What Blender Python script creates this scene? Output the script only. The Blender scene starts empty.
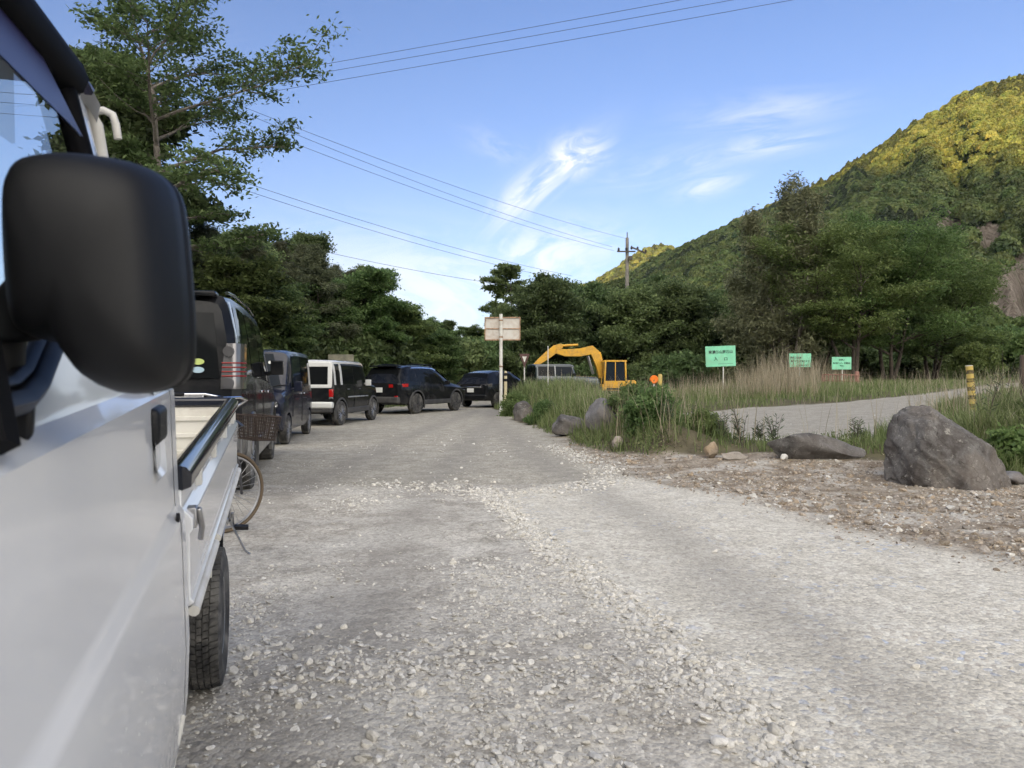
import bpy, bmesh, math, random
import numpy as np
from mathutils import Vector, Matrix, Euler
R = math.radians
PI = math.pi
scene = bpy.context.scene
C = scene.collection
EYE, FPX, CX, HY = 1.25, 730.0, 512.0, 378.0      # eye height, focal length in px, principal column, horizon row

# ------------------------------------------------------------------ camera, world, sun, exposure
cam_d = bpy.data.cameras.new('camera')
cam = bpy.data.objects.new('camera', cam_d)
C.objects.link(cam)
cam.location = (0, 0, EYE)
cam.rotation_euler = (R(90) - math.atan(6 / FPX), 0, 0)
cam_d.sensor_width = 36
cam_d.lens = 36 * FPX / 1024
cam_d.clip_start = .02
cam_d.clip_end = 12000
cam_d.dof.use_dof = True
cam_d.dof.focus_distance = 12
cam_d.dof.aperture_fstop = 8.0
scene.camera = cam

SUN_EL, SUN_AZ = R(9), R(-20)       # light travels +Y, turned to +X by 20 degrees: the sun stands low behind the camera
L = Vector((math.sin(-SUN_AZ) * math.cos(SUN_EL), math.cos(SUN_AZ) * math.cos(SUN_EL), -math.sin(SUN_EL)))
sun_d = bpy.data.lights.new('sun', 'SUN')
sun = bpy.data.objects.new('sun', sun_d)
C.objects.link(sun)
sun_d.energy = 5.0
sun_d.angle = R(.5)
sun_d.color = (1, .62, .21)
sun.rotation_euler = L.to_track_quat('-Z', 'Y').to_euler()

world = bpy.data.worlds.new('World')
scene.world = world
world.use_nodes = True


class NT:
    """a small wrapper round a node tree"""
    def __init__(s, tree):
        s.t = tree
    def n(s, typ, ins=None, **kw):
        nd = s.t.nodes.new(typ)
        for k, v in kw.items():
            setattr(nd, k, v)
        for k, v in (ins or {}).items():
            s.put(nd, k, v)
        return nd
    def put(s, nd, k, v):
        sock = nd.inputs[k]
        if isinstance(v, bpy.types.Node):
            v = v.outputs[0]
        if isinstance(v, bpy.types.NodeSocket):
            s.t.links.new(v, sock)
        else:
            if hasattr(sock.default_value, '__len__') and isinstance(v, (tuple, list)) and len(v) == 3 and len(sock.default_value) == 4:
                v = (*v, 1)
            sock.default_value = v
    def m(s, op, a, b=None, c=None, clamp=False):
        nd = s.n('ShaderNodeMath', operation=op, use_clamp=clamp)
        for i, v in enumerate((a, b, c)):
            if v is not None:
                s.put(nd, i, v)
        return nd.outputs[0]
    def mix(s, f, a, b, blend='MIX'):
        nd = s.n('ShaderNodeMix', data_type='RGBA', blend_type=blend)
        s.put(nd, 0, f); s.put(nd, 6, a); s.put(nd, 7, b)
        return nd.outputs[2]
    def ramp(s, f, stops):
        nd = s.n('ShaderNodeValToRGB')
        cr = nd.color_ramp
        while len(cr.elements) < len(stops):
            cr.elements.new(.5)
        for e, (p, col) in zip(cr.elements, stops):
            e.position = p
            e.color = (*col, 1) if len(col) == 3 else col
        s.put(nd, 0, f)
        return nd.outputs[0]
    def mapr(s, v, a, b, c=0., d=1., smooth=True):
        nd = s.n('ShaderNodeMapRange', interpolation_type='SMOOTHSTEP' if smooth else 'LINEAR')
        for i, x in enumerate((v, a, b, c, d)):
            s.put(nd, i, x)
        return nd.outputs[0]
    def noise(s, vec, scale, detail=4, rough=.55, dist=0., dims='3D'):
        nd = s.n('ShaderNodeTexNoise', noise_dimensions=dims)
        s.put(nd, 'Vector', vec)
        s.put(nd, 'Scale', scale); s.put(nd, 'Detail', detail); s.put(nd, 'Roughness', rough); s.put(nd, 'Distortion', dist)
        return nd.outputs[0]


def build_world():
    t = NT(world.node_tree)
    bg = world.node_tree.nodes['Background']
    sky = t.n('ShaderNodeTexSky', sky_type='NISHITA', sun_disc=False)
    sky.sun_elevation = SUN_EL
    sky.sun_rotation = math.atan2(-L.x, -L.y)
    sky.altitude = 300
    sky.air_density = 1.0
    sky.dust_density = .6
    sky.ozone_density = 1.6
    tc = t.n('ShaderNodeTexCoord')
    sep = t.n('ShaderNodeSeparateXYZ', {0: tc.outputs['Generated']})
    x, y, z = sep.outputs
    front = t.m('GREATER_THAN', y, .05)
    ys = t.m('MAXIMUM', y, .05)
    u = t.m('DIVIDE', x, ys)
    v = t.m('DIVIDE', z, ys)
    total = None
    # wisps of cirrus: (centre u, v, half length, half width, angle, amount, stretch)
    for (cu, cv, a, b, ang, amt, sx, sy) in (
            (.032, .262, .098, .025, 40, .95, 9, 26),
            (.085, .302, .045, .028, 24, 1.3, 14, 26),
            (-.02, .315, .05, .020, -25, .22, 14, 44),
            (-.09, .12, .30, .075, -6, .7, 6, 18),
            (.04, .165, .12, .05, 8, .8, 9, 20),
            (-.16, .10, .18, .08, 0, .9, 7, 16),
            (.345, .362, .11, .026, 7, .42, 6, 40),
            (.345, .318, .09, .02, 10, .5, 6, 50),
            (.225, .29, .12, .028, 12, .35, 7, 30),
            (.27, .262, .05, .014, 14, .6, 10, 50),
            (-.55, .42, .14, .04, 15, .2, 6, 30)):
        ca, sa = math.cos(R(ang)), math.sin(R(ang))
        du, dv = t.m('SUBTRACT', u, cu), t.m('SUBTRACT', v, cv)
        p = t.m('ADD', t.m('MULTIPLY', du, ca), t.m('MULTIPLY', dv, sa))
        q = t.m('SUBTRACT', t.m('MULTIPLY', dv, ca), t.m('MULTIPLY', du, sa))
        vec = t.n('ShaderNodeCombineXYZ', {0: t.m('MULTIPLY', p, sx), 1: t.m('MULTIPLY', q, sy), 2: cu * 31 + cv * 17}).outputs[0]
        nz = t.noise(vec, 1.0, 7, .62, 1.1)
        d2 = t.m('ADD', t.m('POWER', t.m('ABSOLUTE', t.m('DIVIDE', p, a)), 2), t.m('POWER', t.m('ABSOLUTE', t.m('DIVIDE', q, b)), 2))
        g = t.m('EXPONENT', t.m('MULTIPLY', d2, -1.3))
        w = t.m('MULTIPLY', t.m('MULTIPLY', g, t.mapr(nz, .32, .64)), amt)
        total = w if total is None else t.m('MAXIMUM', total, w)
    # a pale veil low over the horizon
    veil = t.m('MULTIPLY', t.m('EXPONENT', t.m('MULTIPLY', t.m('MAXIMUM', z, 0.), -7.0)), .48)
    total = t.m('MULTIPLY', t.m('MAXIMUM', total, 0.), front)
    blue = t.mix(1.0, sky.outputs[0], (.66, .71, 1.00), 'MULTIPLY')
    base = t.mix(veil, blue, (3.0, 3.4, 4.1))
    col = t.mix(t.m('MINIMUM', total, .92), base, (4.4, 4.5, 4.7))
    # unseen bright cloud cover, added behind and above the viewer as fill light
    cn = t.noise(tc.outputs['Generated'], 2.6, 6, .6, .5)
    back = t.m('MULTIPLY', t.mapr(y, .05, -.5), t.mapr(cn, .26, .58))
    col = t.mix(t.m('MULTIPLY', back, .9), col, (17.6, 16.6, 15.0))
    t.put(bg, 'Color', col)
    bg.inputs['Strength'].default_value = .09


build_world()
vs = scene.view_settings
vs.view_transform = 'Standard'
vs.look = 'None'
vs.exposure = 1.5
vs.gamma = 1.0
vs.use_curve_mapping = False
scene.cycles.max_bounces = 6
scene.cycles.transparent_max_bounces = 12
scene.cycles.caustics_reflective = False
scene.cycles.caustics_refractive = False
scene.cycles.use_denoising = True

# ------------------------------------------------------------------ helpers
RNG = np.random.default_rng(7)


def X(px, Y):
    """world x of picture column px at depth Y"""
    return (px - CX) / FPX * Y


def Zp(py, Y):
    """world z of picture row py at depth Y"""
    return EYE + (HY - py) / FPX * Y


def tag(o, label=None, cat=None, group=None, kind=None):
    if label: o['label'] = label
    if cat: o['category'] = cat
    if group: o['group'] = group
    if kind: o['kind'] = kind
    return o


def thing(name, label, cat, loc=(0, 0, 0), rotz=0., group=None):
    o = bpy.data.objects.new(name, None)
    o.empty_display_size = .2
    C.objects.link(o)
    o.location = loc
    o.rotation_euler = (0, 0, rotz)
    return tag(o, label, cat, group)


def copy_tree(root, loc, rotz, scale=1., label=None, group=None):
    r = root.copy()
    C.objects.link(r)
    r.location = loc
    r.rotation_euler = (0, 0, rotz)
    r.scale = (scale, scale, scale) if not hasattr(scale, '__len__') else scale
    if label: r['label'] = label
    if group: r['group'] = group
    for ch in list(root.children):
        c = ch.copy()
        C.objects.link(c)
        c.parent = r
        for g in list(ch.children):
            d = g.copy()
            C.objects.link(d)
            d.parent = c
    return r


def mesh_np(name, V, F, smooth=False):
    """mesh from a vertex array (n,3) and a face array (m,k)"""
    V = np.asarray(V, np.float32)
    F = np.asarray(F, np.int32)
    me = bpy.data.meshes.new(name)
    n, (m, k) = len(V), F.shape
    me.vertices.add(n)
    me.vertices.foreach_set('co', V.ravel())
    me.loops.add(m * k)
    me.loops.foreach_set('vertex_index', F.ravel())
    me.polygons.add(m)
    me.polygons.foreach_set('loop_start', np.arange(0, m * k, k, dtype=np.int32))
    me.polygons.foreach_set('loop_total', np.full(m, k, np.int32))
    if smooth:
        me.polygons.foreach_set('use_smooth', np.ones(m, bool))
    me.update()
    return me


def vattr(me, name, vals):
    a = me.attributes.new(name, 'FLOAT', 'POINT')
    a.data.foreach_set('value', np.asarray(vals, np.float32))


def obj(name, me, mats, parent=None, loc=None):
    o = bpy.data.objects.new(name, me)
    C.objects.link(o)
    if not isinstance(mats, (list, tuple)):
        mats = [mats]
    if not len(me.materials):
        for m in mats:
            me.materials.append(m)
    if parent is not None:
        o.parent = parent
    if loc is not None:
        o.location = loc
    return o


class MB:
    """collects shapes that become ONE mesh object"""
    def __init__(s):
        s.v, s.f, s.m = [], [], []
        s.mi = 0
    def add(s, vs_, fs):
        b = len(s.v)
        s.v += [tuple(v) for v in vs_]
        s.f += [tuple(i + b for i in f) for f in fs]
        s.m += [s.mi] * len(fs)
        return s
    def box(s, c, size, rot=None, taper=1.):
        hx, hy, hz = [a / 2 for a in size]
        pts = [Vector((x * hx * (taper if z > 0 else 1), y * hy * (taper if z > 0 else 1), z * hz)) for z in (-1, 1) for y in (-1, 1) for x in (-1, 1)]
        if rot is not None:
            M = Euler(rot).to_matrix()
            pts = [M @ p for p in pts]
        c = Vector(c)
        return s.add([p + c for p in pts], [(0, 2, 3, 1), (4, 5, 7, 6), (0, 1, 5, 4), (2, 6, 7, 3), (0, 4, 6, 2), (1, 3, 7, 5)])
    def tube(s, pts, r, n=8, cap=True):
        pts = [Vector(p) for p in pts]
        k = len(pts)
        rr = r if hasattr(r, '__len__') else [r] * k
        rings = []
        up = None
        for i, p in enumerate(pts):
            d = (pts[min(i + 1, k - 1)] - pts[max(i - 1, 0)])
            d = d.normalized() if d.length > 1e-9 else Vector((0, 0, 1))
            if up is None or abs(up.dot(d)) > .95:
                up = Vector((0, 0, 1)) if abs(d.z) < .9 else Vector((1, 0, 0))
            a = d.cross(up).normalized()
            b = d.cross(a).normalized()
            up = -b
            rings.append([p + (a * math.cos(2 * PI * j / n) + b * math.sin(2 * PI * j / n)) * rr[i] for j in range(n)])
        fs = []
        for i in range(k - 1):
            for j in range(n):
                j2 = (j + 1) % n
                fs.append((i * n + j, i * n + j2, (i + 1) * n + j2, (i + 1) * n + j))
        if cap:
            fs.append(tuple(range(n)))
            fs.append(tuple((k - 1) * n + j for j in reversed(range(n))))
        return s.add([v for g in rings for v in g], fs)
    def lathe(s, prof, axis='x', c=(0, 0, 0), n=32, closed=False):
        """prof: (position along the axis, radius)"""
        c = Vector(c)
        vs_ = []
        for (a, r) in prof:
            for j in range(n):
                t = 2 * PI * j / n
                p = (a, r * math.cos(t), r * math.sin(t))
                if axis == 'y': p = (p[1], p[0], p[2])
                if axis == 'z': p = (p[1], p[2], p[0])
                vs_.append(c + Vector(p))
        fs = []
        k = len(prof)
        for i in range(k if closed else k - 1):
            for j in range(n):
                j2 = (j + 1) % n
                i2 = (i + 1) % k
                fs.append((i * n + j, i * n + j2, i2 * n + j2, i2 * n + j))
        if not closed:
            fs.append(tuple(reversed(range(n))))
            fs.append(tuple((k - 1) * n + j for j in range(n)))
        return s.add(vs_, fs)
    def prism(s, poly, d, origin=(0, 0, 0), ax=(1, 0, 0), ay=(0, 0, 1)):
        """polygon in the ax/ay plane, pushed d along ax x ay"""
        ax, ay, o = Vector(ax), Vector(ay), Vector(origin)
        nz = ax.cross(ay).normalized() * d
        a = [o + ax * p[0] + ay * p[1] for p in poly]
        n = len(poly)
        return s.add(a + [p + nz for p in a], [tuple(reversed(range(n))), tuple(range(n, 2 * n))] + [(i, (i + 1) % n, (i + 1) % n + n, i + n) for i in range(n)])
    def grid(s, fn, nu, nv):
        vs_ = [fn(i / nu, j / nv) for i in range(nu + 1) for j in range(nv + 1)]
        w = nv + 1
        return s.add(vs_, [(i * w + j, i * w + j + 1, (i + 1) * w + j + 1, (i + 1) * w + j) for i in range(nu) for j in range(nv)])
    def loft(s, rings, closed=True, caps=True):
        n = len(rings[0])
        fs = []
        for i in range(len(rings) - 1):
            for j in range(n if closed else n - 1):
                j2 = (j + 1) % n
                fs.append((i * n + j, i * n + j2, (i + 1) * n + j2, (i + 1) * n + j))
        if caps:
            fs.append(tuple(reversed(range(n))))
            fs.append(tuple((len(rings) - 1) * n + j for j in range(n)))
        return s.add([v for r in rings for v in r], fs)
    def mesh(s, name, smooth=35, fix=True):
        me = bpy.data.meshes.new(name)
        me.from_pydata([tuple(v) for v in s.v], [], s.f)
        if fix:
            bm = bmesh.new()
            bm.from_mesh(me)
            for f, mi in zip(bm.faces, s.m):
                f.material_index = mi
            bmesh.ops.recalc_face_normals(bm, faces=bm.faces)
            bm.to_mesh(me)
            bm.free()
        else:
            me.polygons.foreach_set('material_index', np.array(s.m, np.int32))
        if smooth:
            me.polygons.foreach_set('use_smooth', np.ones(len(me.polygons), bool))
            me.set_sharp_from_angle(angle=R(smooth))
        return me
    def build(s, name, mats, parent=None, smooth=35, bevel=0., loc=None, seg=2):
        o = obj(name, s.mesh(name, smooth), mats, parent, loc)
        if bevel:
            md = o.modifiers.new('bevel', 'BEVEL')
            md.width = bevel
            md.segments = seg
            md.limit_method = 'ANGLE'
            md.angle_limit = R(38)
            md.harden_normals = False
        return o


def bake(o):
    """apply the modifiers of o to its own mesh"""
    dg = bpy.context.evaluated_depsgraph_get()
    me = bpy.data.meshes.new_from_object(o.evaluated_get(dg))
    o.modifiers.clear()
    o.data = me
    return o


# ------------------------------------------------------------------ value noise in numpy
def _hash(ix, iy, seed):
    h = (ix.astype(np.int64) * 374761393 + iy.astype(np.int64) * 668265263 + seed * 974634713) & 0xffffffff
    h = ((h ^ (h >> 13)) * 1274126177) & 0xffffffff
    return ((h ^ (h >> 16)) & 0xffff) / 65535.


def vnoise(x, y, seed=0):
    x, y = np.asarray(x, float), np.asarray(y, float)
    ix, iy = np.floor(x), np.floor(y)
    fx, fy = x - ix, y - iy
    fx, fy = fx * fx * (3 - 2 * fx), fy * fy * (3 - 2 * fy)
    a, b = _hash(ix, iy, seed), _hash(ix + 1, iy, seed)
    c, d = _hash(ix, iy + 1, seed), _hash(ix + 1, iy + 1, seed)
    return (a * (1 - fx) + b * fx) * (1 - fy) + (c * (1 - fx) + d * fx) * fy


def fbm(x, y, octv=4, seed=0, gain=.5):
    t, a, n = 0., 1., 0.
    for i in range(octv):
        t = t + a * (vnoise(np.asarray(x) * 2 ** i, np.asarray(y) * 2 ** i, seed + i * 17) - .5)
        n += a
        a *= gain
    return t / n * 2


def sstep(a, b, x):
    t = np.clip((np.asarray(x, float) - a) / (b - a), 0, 1)
    return t * t * (3 - 2 * t)


# ------------------------------------------------------------------ materials
MATS = {}


def mat(name, col, rough=.6, metal=0., var=.0, vscale=3., bump=0., bscale=40., coat=0., spec=.5, dirt=None, dscale=2.5, low=None):
    """principled with soft colour variation, optional dust and bump"""
    if name in MATS:
        return MATS[name]
    m = bpy.data.materials.new(name)
    m.use_nodes = True
    t = NT(m.node_tree)
    b = m.node_tree.nodes['Principled BSDF']
    tc = t.n('ShaderNodeTexCoord').outputs['Object']
    c = (*col, 1)
    out = c
    if var:
        nz = t.noise(tc, vscale, 5, .6)
        out = t.mix(t.mapr(nz, .3, .7), tuple(v * (1 - var) for v in col), tuple(min(1, v * (1 + var)) for v in col))
    r = rough
    if dirt:
        dcol, amt = dirt
        nd = t.noise(tc, dscale, 7, .65, .6)
        f = t.m('MULTIPLY', t.mapr(nd, .38, .72), amt)
        out = t.mix(f, out, (*dcol, 1))
        r = t.m('ADD', rough, t.m('MULTIPLY', f, .5), clamp=True)
    if low:                       # road dust thrown up over the lower panels
        lcol, z0, z1, amt = low
        zz = t.n('ShaderNodeSeparateXYZ', {0: tc}).outputs[2]
        n4 = t.noise(tc, 7, 7, .7, .3)
        f = t.m('MULTIPLY', t.m('MULTIPLY', t.mapr(zz, z1, z0), t.mapr(n4, .25, .75)), amt)
        sp = t.m('MULTIPLY', t.mapr(t.noise(tc, 75, 3, .6), .66, .72), t.mapr(zz, z1 + .25, z0, 0., .7))
        f = t.m('MAXIMUM', f, sp)
        out = t.mix(f, out, (*lcol, 1))
        r = t.m('ADD', r, t.m('MULTIPLY', f, .55), clamp=True)
    t.put(b, 'Base Color', out)
    t.put(b, 'Roughness', r)
    b.inputs['Metallic'].default_value = metal
    b.inputs['Specular IOR Level'].default_value = spec
    b.inputs['Coat Weight'].default_value = coat
    b.inputs['Coat Roughness'].default_value = .04
    if bump:
        nb = t.noise(tc, bscale, 4, .6)
        bn = t.n('ShaderNodeBump', {'Height': nb, 'Strength': bump, 'Distance': .02})
        t.put(b, 'Normal', bn.outputs[0])
    MATS[name] = m
    return m


def glass_mat(name, tint, mixf):
    """window glass: part see-through, part mirror"""
    if name in MATS:
        return MATS[name]
    m = bpy.data.materials.new(name)
    m.use_nodes = True
    t = NT(m.node_tree)
    out = m.node_tree.nodes['Material Output']
    m.node_tree.nodes.remove(m.node_tree.nodes['Principled BSDF'])
    tr = t.n('ShaderNodeBsdfTransparent', {'Color': (*tint, 1)})
    gl = t.n('ShaderNodeBsdfGlossy', {'Color': (1, 1, 1, 1), 'Roughness': .02})
    fr = t.n('ShaderNodeFresnel', {'IOR': 1.5})
    f = t.m('MULTIPLY', fr.outputs[0], mixf, clamp=True)
    mx = t.n('ShaderNodeMixShader', {0: f, 1: tr.outputs[0], 2: gl.outputs[0]})
    t.put(out, 'Surface', mx.outputs[0])
    MATS[name] = m
    return m


def leaf_mat(name, cols, rough=.55, trans=.3, obj_var=.25, hue=None):
    """foliage: colour from a per-leaf tint, turned a little from plant to plant"""
    if name in MATS:
        return MATS[name]
    m = bpy.data.materials.new(name)
    m.use_nodes = True
    t = NT(m.node_tree)
    nt = m.node_tree
    b = nt.nodes['Principled BSDF']
    out = nt.nodes['Material Output']
    at = t.n('ShaderNodeAttribute', attribute_name='tint').outputs['Fac']
    col = t.ramp(at, [(i / (len(cols) - 1), c) for i, c in enumerate(cols)])
    oi = t.n('ShaderNodeObjectInfo').outputs['Random']
    hsv = t.n('ShaderNodeHueSaturation', {'Color': col})
    t.put(hsv, 'Value', t.mapr(oi, 0, 1, 1 - obj_var, 1 + obj_var, False))
    t.put(hsv, 'Hue', t.mapr(t.m('FRACT', t.m('MULTIPLY', oi, 7.31)), 0, 1, .5 - .022, .5 + .016, False))
    t.put(hsv, 'Saturation', .92)
    t.put(b, 'Base Color', hsv.outputs[0])
    b.inputs['Roughness'].default_value = rough
    b.inputs['Specular IOR Level'].default_value = .3
    tl = t.n('ShaderNodeBsdfTranslucent', {'Color': hsv.outputs[0]})
    mx = t.n('ShaderNodeMixShader', {0: trans, 1: b.outputs[0], 2: tl.outputs[0]})
    t.put(out, 'Surface', mx.outputs[0])
    MATS[name] = m
    return m


# ------------------------------------------------------------------ the lie of the land
def sdf_poly(x, y, poly):
    """signed distance to a polygon, negative inside"""
    x, y = np.asarray(x, float), np.asarray(y, float)
    d = np.full(x.shape, 1e18)
    ins = np.zeros(x.shape, bool)
    n = len(poly)
    for i in range(n):
        (x0, y0), (x1, y1) = poly[i], poly[(i + 1) % n]
        ex, ey = x1 - x0, y1 - y0
        t = np.clip(((x - x0) * ex + (y - y0) * ey) / (ex * ex + ey * ey), 0, 1)
        d = np.minimum(d, (x - x0 - ex * t) ** 2 + (y - y0 - ey * t) ** 2)
        c = (y0 > y) != (y1 > y)
        with np.errstate(divide='ignore', invalid='ignore'):
            xi = x0 + (y - y0) * ex / (ey if ey else 1e-12)
        ins ^= c & (x < xi)
    d = np.sqrt(d)
    return np.where(ins, -d, d)


VEG = [(-.75, 31), (-.35, 26), (.25, 21), (.9, 15.8), (1.35, 13), (1.9, 11.1), (3.0, 10.7), (4.0, 10.5), (5.2, 10.0), (5.9, 8.9), (7.5, 8.5), (12, 8), (40, 8),
       (300, 20), (300, 160), (8, 160), (6, 70), (1.5, 42), (0, 36)]
ROAD2 = [(4.3, 11.5), (5.6, 11.6), (6.6, 12.6), (8.4, 14.8), (11.2, 19.2), (17.4, 26), (30, 38), (60, 58), (60, 63), (29, 42), (20, 31.5), (14, 24.6), (10, 21.9),
         (6.6, 20.9), (4.5, 20.5), (3.6, 19), (3.6, 15), (3.9, 12.5)]
BROWN = [(.75, 15.8), (1.15, 11.8), (1.45, 9.9), (2.4, 6.9), (3.2, 4.6), (4.2, 2.5), (9, 1), (30, 5), (30, 8.8), (5.9, 9.2), (5.2, 10.4), (1.9, 11.5), (1.0, 15.9)]
FINE = [(-.15, 7.4), (.33, 5), (.66, 3.77), (.92, 2.34), (1.2, .5), (5.5, .5), (3.6, 4.3), (2.7, 6.4), (1.6, 9.3), (1.0, 9.2), (.3, 8.5)]
ISLE = [(-.75, 31), (-.35, 26), (.25, 21), (.9, 15.8), (1.35, 13), (1.9, 11.1), (3.0, 10.7), (3.6, 10.7), (3.5, 13), (3.2, 19), (3.4, 24), (2.5, 34), (.5, 38)]


def bank_x(y):
    """where the wooded bank beside the parked cars begins"""
    y = np.asarray(y, float)
    return np.where(y < 24, -7.8, -7.8 + (y - 24) * .40)


def ground_z(x, y):
    x, y = np.asarray(x, float), np.asarray(y, float)
    w = 2.9 - y
    soft = np.where(w > -.6, (w + np.sqrt(w * w + .09)) * .5, 0.)
    z = -.057 * np.minimum(soft, 6.) * sstep(14, 5, np.abs(x))
    # ground climbing to the right and away
    z = z + 1.15 * (1 - np.exp(-np.maximum(x - 1.2, 0) * .07)) * sstep(8.3, 11.5, y) * sstep(-60, 0, y)
    # heap of soil under the grass between the two roads
    di = -sdf_poly(x, y, ISLE)
    z = z + .34 * sstep(0, 1.3, di) + .18 * sstep(16, 26, y) * sstep(0, 1.2, di)
    # verge behind the big boulder
    dv = -sdf_poly(x, y, VEG)
    d2 = sdf_poly(x, y, ROAD2)
    z = z + .12 * sstep(0, 1.2, dv) * sstep(0., 1.2, d2)
    # dug-out yard where the excavator stands
    z = z - .75 * sstep(2.5, 5.0, x) * sstep(14, 9, x) * sstep(32, 36, y) * sstep(62, 50, y)
    # bank on the left
    b = np.maximum(bank_x(y) - x, 0)
    z = z + 9. * (1 - np.exp(-b * .035)) * sstep(-40, 6, y) * sstep(140, 60, y)
    return z


def rough_z(x, y):
    near = sstep(30, 8, np.hypot(x, y))
    dv = -sdf_poly(x, y, VEG)
    return near * (.016 * fbm(x * 1.1, y * 1.1, 3, 3) + .008 * fbm(x * 5, y * 5, 2, 9)) + .06 * fbm(x * .5, y * .5, 3, 5) * sstep(.1, 1.5, dv) * sstep(0.2, 1, sdf_poly(x, y, ROAD2))


def GZ(x, y):
    return float(ground_z(np.array([x]), np.array([y]))[0] + rough_z(np.array([x]), np.array([y]))[0])


def axis_pts(lo, hi, step, far_lo, far_hi, grow=1.16):
    mid = list(np.arange(lo, hi + 1e-6, step))
    a, s_ = [], step
    p = lo
    while p > far_lo:
        s_ *= grow
        p -= s_
        a.append(max(p, far_lo))
    b, s_ = [], step
    p = mid[-1]
    while p < far_hi:
        s_ *= grow
        p += s_
        b.append(min(p, far_hi))
    return np.array(a[::-1] + mid + b)


def ground_material():
    m = bpy.data.materials.new('gravel_ground')
    m.use_nodes = True
    t = NT(m.node_tree)
    b = m.node_tree.nodes['Principled BSDF']
    pos = t.n('ShaderNodeTexCoord').outputs['Object']
    def at(nm):
        return t.n('ShaderNodeAttribute', attribute_name=nm).outputs['Fac']
    big = t.noise(pos, .7, 6, .6, .4)
    mid = t.noise(pos, 3.5, 6, .65)
    fin = t.noise(pos, 38, 5, .7)
    vor = t.n('ShaderNodeTexVoronoi', {'Vector': pos, 'Scale': 34.0, 'Randomness': 1.0})
    vor2 = t.n('ShaderNodeTexVoronoi', {'Vector': pos, 'Scale': 85.0, 'Randomness': 1.0})
    def edge(a, w=.35):           # mask roughened by noise
        return t.mapr(t.m('ADD', a, t.m('MULTIPLY', t.m('SUBTRACT', t.m('ADD', t.m('MULTIPLY', big, .5), t.m('MULTIPLY', mid, .5)), .5), 1.3)), .5 - w, .5 + w)
    # worn grey gravel
    base = t.mix(t.mapr(mid, .3, .7), (.285, .265, .228), (.455, .43, .385))
    base = t.mix(t.m('MULTIPLY', t.mapr(big, .46, .66), .65), base, (.56, .54, .49))
    # the even road further on
    far = t.mix(t.mapr(mid, .32, .7), (.29, .27, .225), (.40, .375, .32))
    base = t.mix(edge(at('even'), .3), base, far)
    fine = t.mix(t.mapr(mid, .3, .72), (.45, .424, .365), (.56, .53, .468))
    chip = t.m('MULTIPLY', t.mapr(t.n('ShaderNodeSeparateColor', {0: vor.outputs['Color']}).outputs[0], .90, .96), t.mapr(t.noise(pos, 1.4, 3, .5), .45, .65))
    fine = t.mix(t.m('MULTIPLY', chip, .75), fine, (.33, .38, .48))
    base = t.mix(edge(at('fine'), .3), base, fine)
    br = t.mix(t.mapr(mid, .34, .68), (.165, .128, .09), (.34, .30, .245))
    br = t.mix(t.m('MULTIPLY', t.mapr(t.noise(pos, 1.9, 5, .6), .48, .62), .8), br, (.42, .395, .35))
    base = t.mix(edge(at('brown'), .4), base, br)
    # single grains
    g1 = t.n('ShaderNodeSeparateColor', {0: vor.outputs['Color']}).outputs[1]
    g2 = t.n('ShaderNodeSeparateColor', {0: vor2.outputs['Color']}).outputs[1]
    grain = t.m('ADD', t.m('MULTIPLY', g1, .5), t.m('MULTIPLY', g2, .5))
    base = t.mix(.85, base, t.mix(t.mapr(grain, .1, .9, smooth=False), (.34, .34, .34), (.72, .72, .72)), 'OVERLAY')
    rut = at('rut')
    base = t.mix(t.m('MULTIPLY', rut, .45), base, (.24, .225, .20))
    soil = t.mix(t.mapr(mid, .3, .7), (.065, .055, .035), (.13, .115, .07))
    soil = t.mix(t.m('MULTIPLY', t.mapr(big, .42, .6), .6), soil, (.115, .105, .055))
    base = t.mix(edge(at('veg'), .3), base, soil)
    t.put(b, 'Base Color', base)
    b.inputs['Roughness'].default_value = .92
    b.inputs['Specular IOR Level'].default_value = .25
    h = t.m('ADD', t.m('MULTIPLY', vor.outputs['Distance'], -1.0), t.m('MULTIPLY', fin, .7))
    h = t.m('ADD', h, t.m('MULTIPLY', vor2.outputs['Distance'], -.5))
    bn = t.n('ShaderNodeBump', {'Height': h, 'Strength': .5, 'Distance': .012})
    t.put(b, 'Normal', bn.outputs[0])
    return m


GROUND_MAT = ground_material()
RUTS = [([(-2.3, 2), (-2.4, 8), (-2.2, 16), (-1.6, 24), (-.9, 34)], .30), ([(-.75, 2), (-.95, 8), (-.75, 16), (-.6, 22)], .28), ([(1.7, 1.5), (1.2, 6), (.55, 10), (-.1, 16), (-.8, 24)], .3)]


def zone_fields(x, y):
    jx, jy = x + .35 * fbm(x * .9, y * .9, 3, 21), y + .5 * fbm(x * .9, y * .9, 3, 22)
    veg = sstep(.25, -.25, sdf_poly(jx, jy, VEG)) * sstep(-.2, .3, sdf_poly(jx, jy, ROAD2))
    bank = sstep(-.2, .6, bank_x(y) - jx)
    veg = np.maximum(veg, np.where((y > 4), bank, 0))
    brown = sstep(.5, -.5, sdf_poly(jx, jy, BROWN))
    fine = sstep(.3, -.3, sdf_poly(jx, jy, FINE))
    even = np.maximum(sstep(8.0, 9.2, jy), sstep(.3, -.3, sdf_poly(jx, jy, ROAD2)))
    rut = np.zeros_like(x)
    for pl, w in RUTS:
        px = np.interp(y, [p[1] for p in pl], [p[0] for p in pl])
        rut = np.maximum(rut, np.exp(-((jx * .35 + x * .65 - px) / w) ** 2) * sstep(1, 3, y) * sstep(36, 26, y))
    rut = np.maximum(rut, .75 * sstep(.3, -.5, sdf_poly(jx, jy, ROAD2)))
    return veg, brown, fine, even, rut


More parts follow.
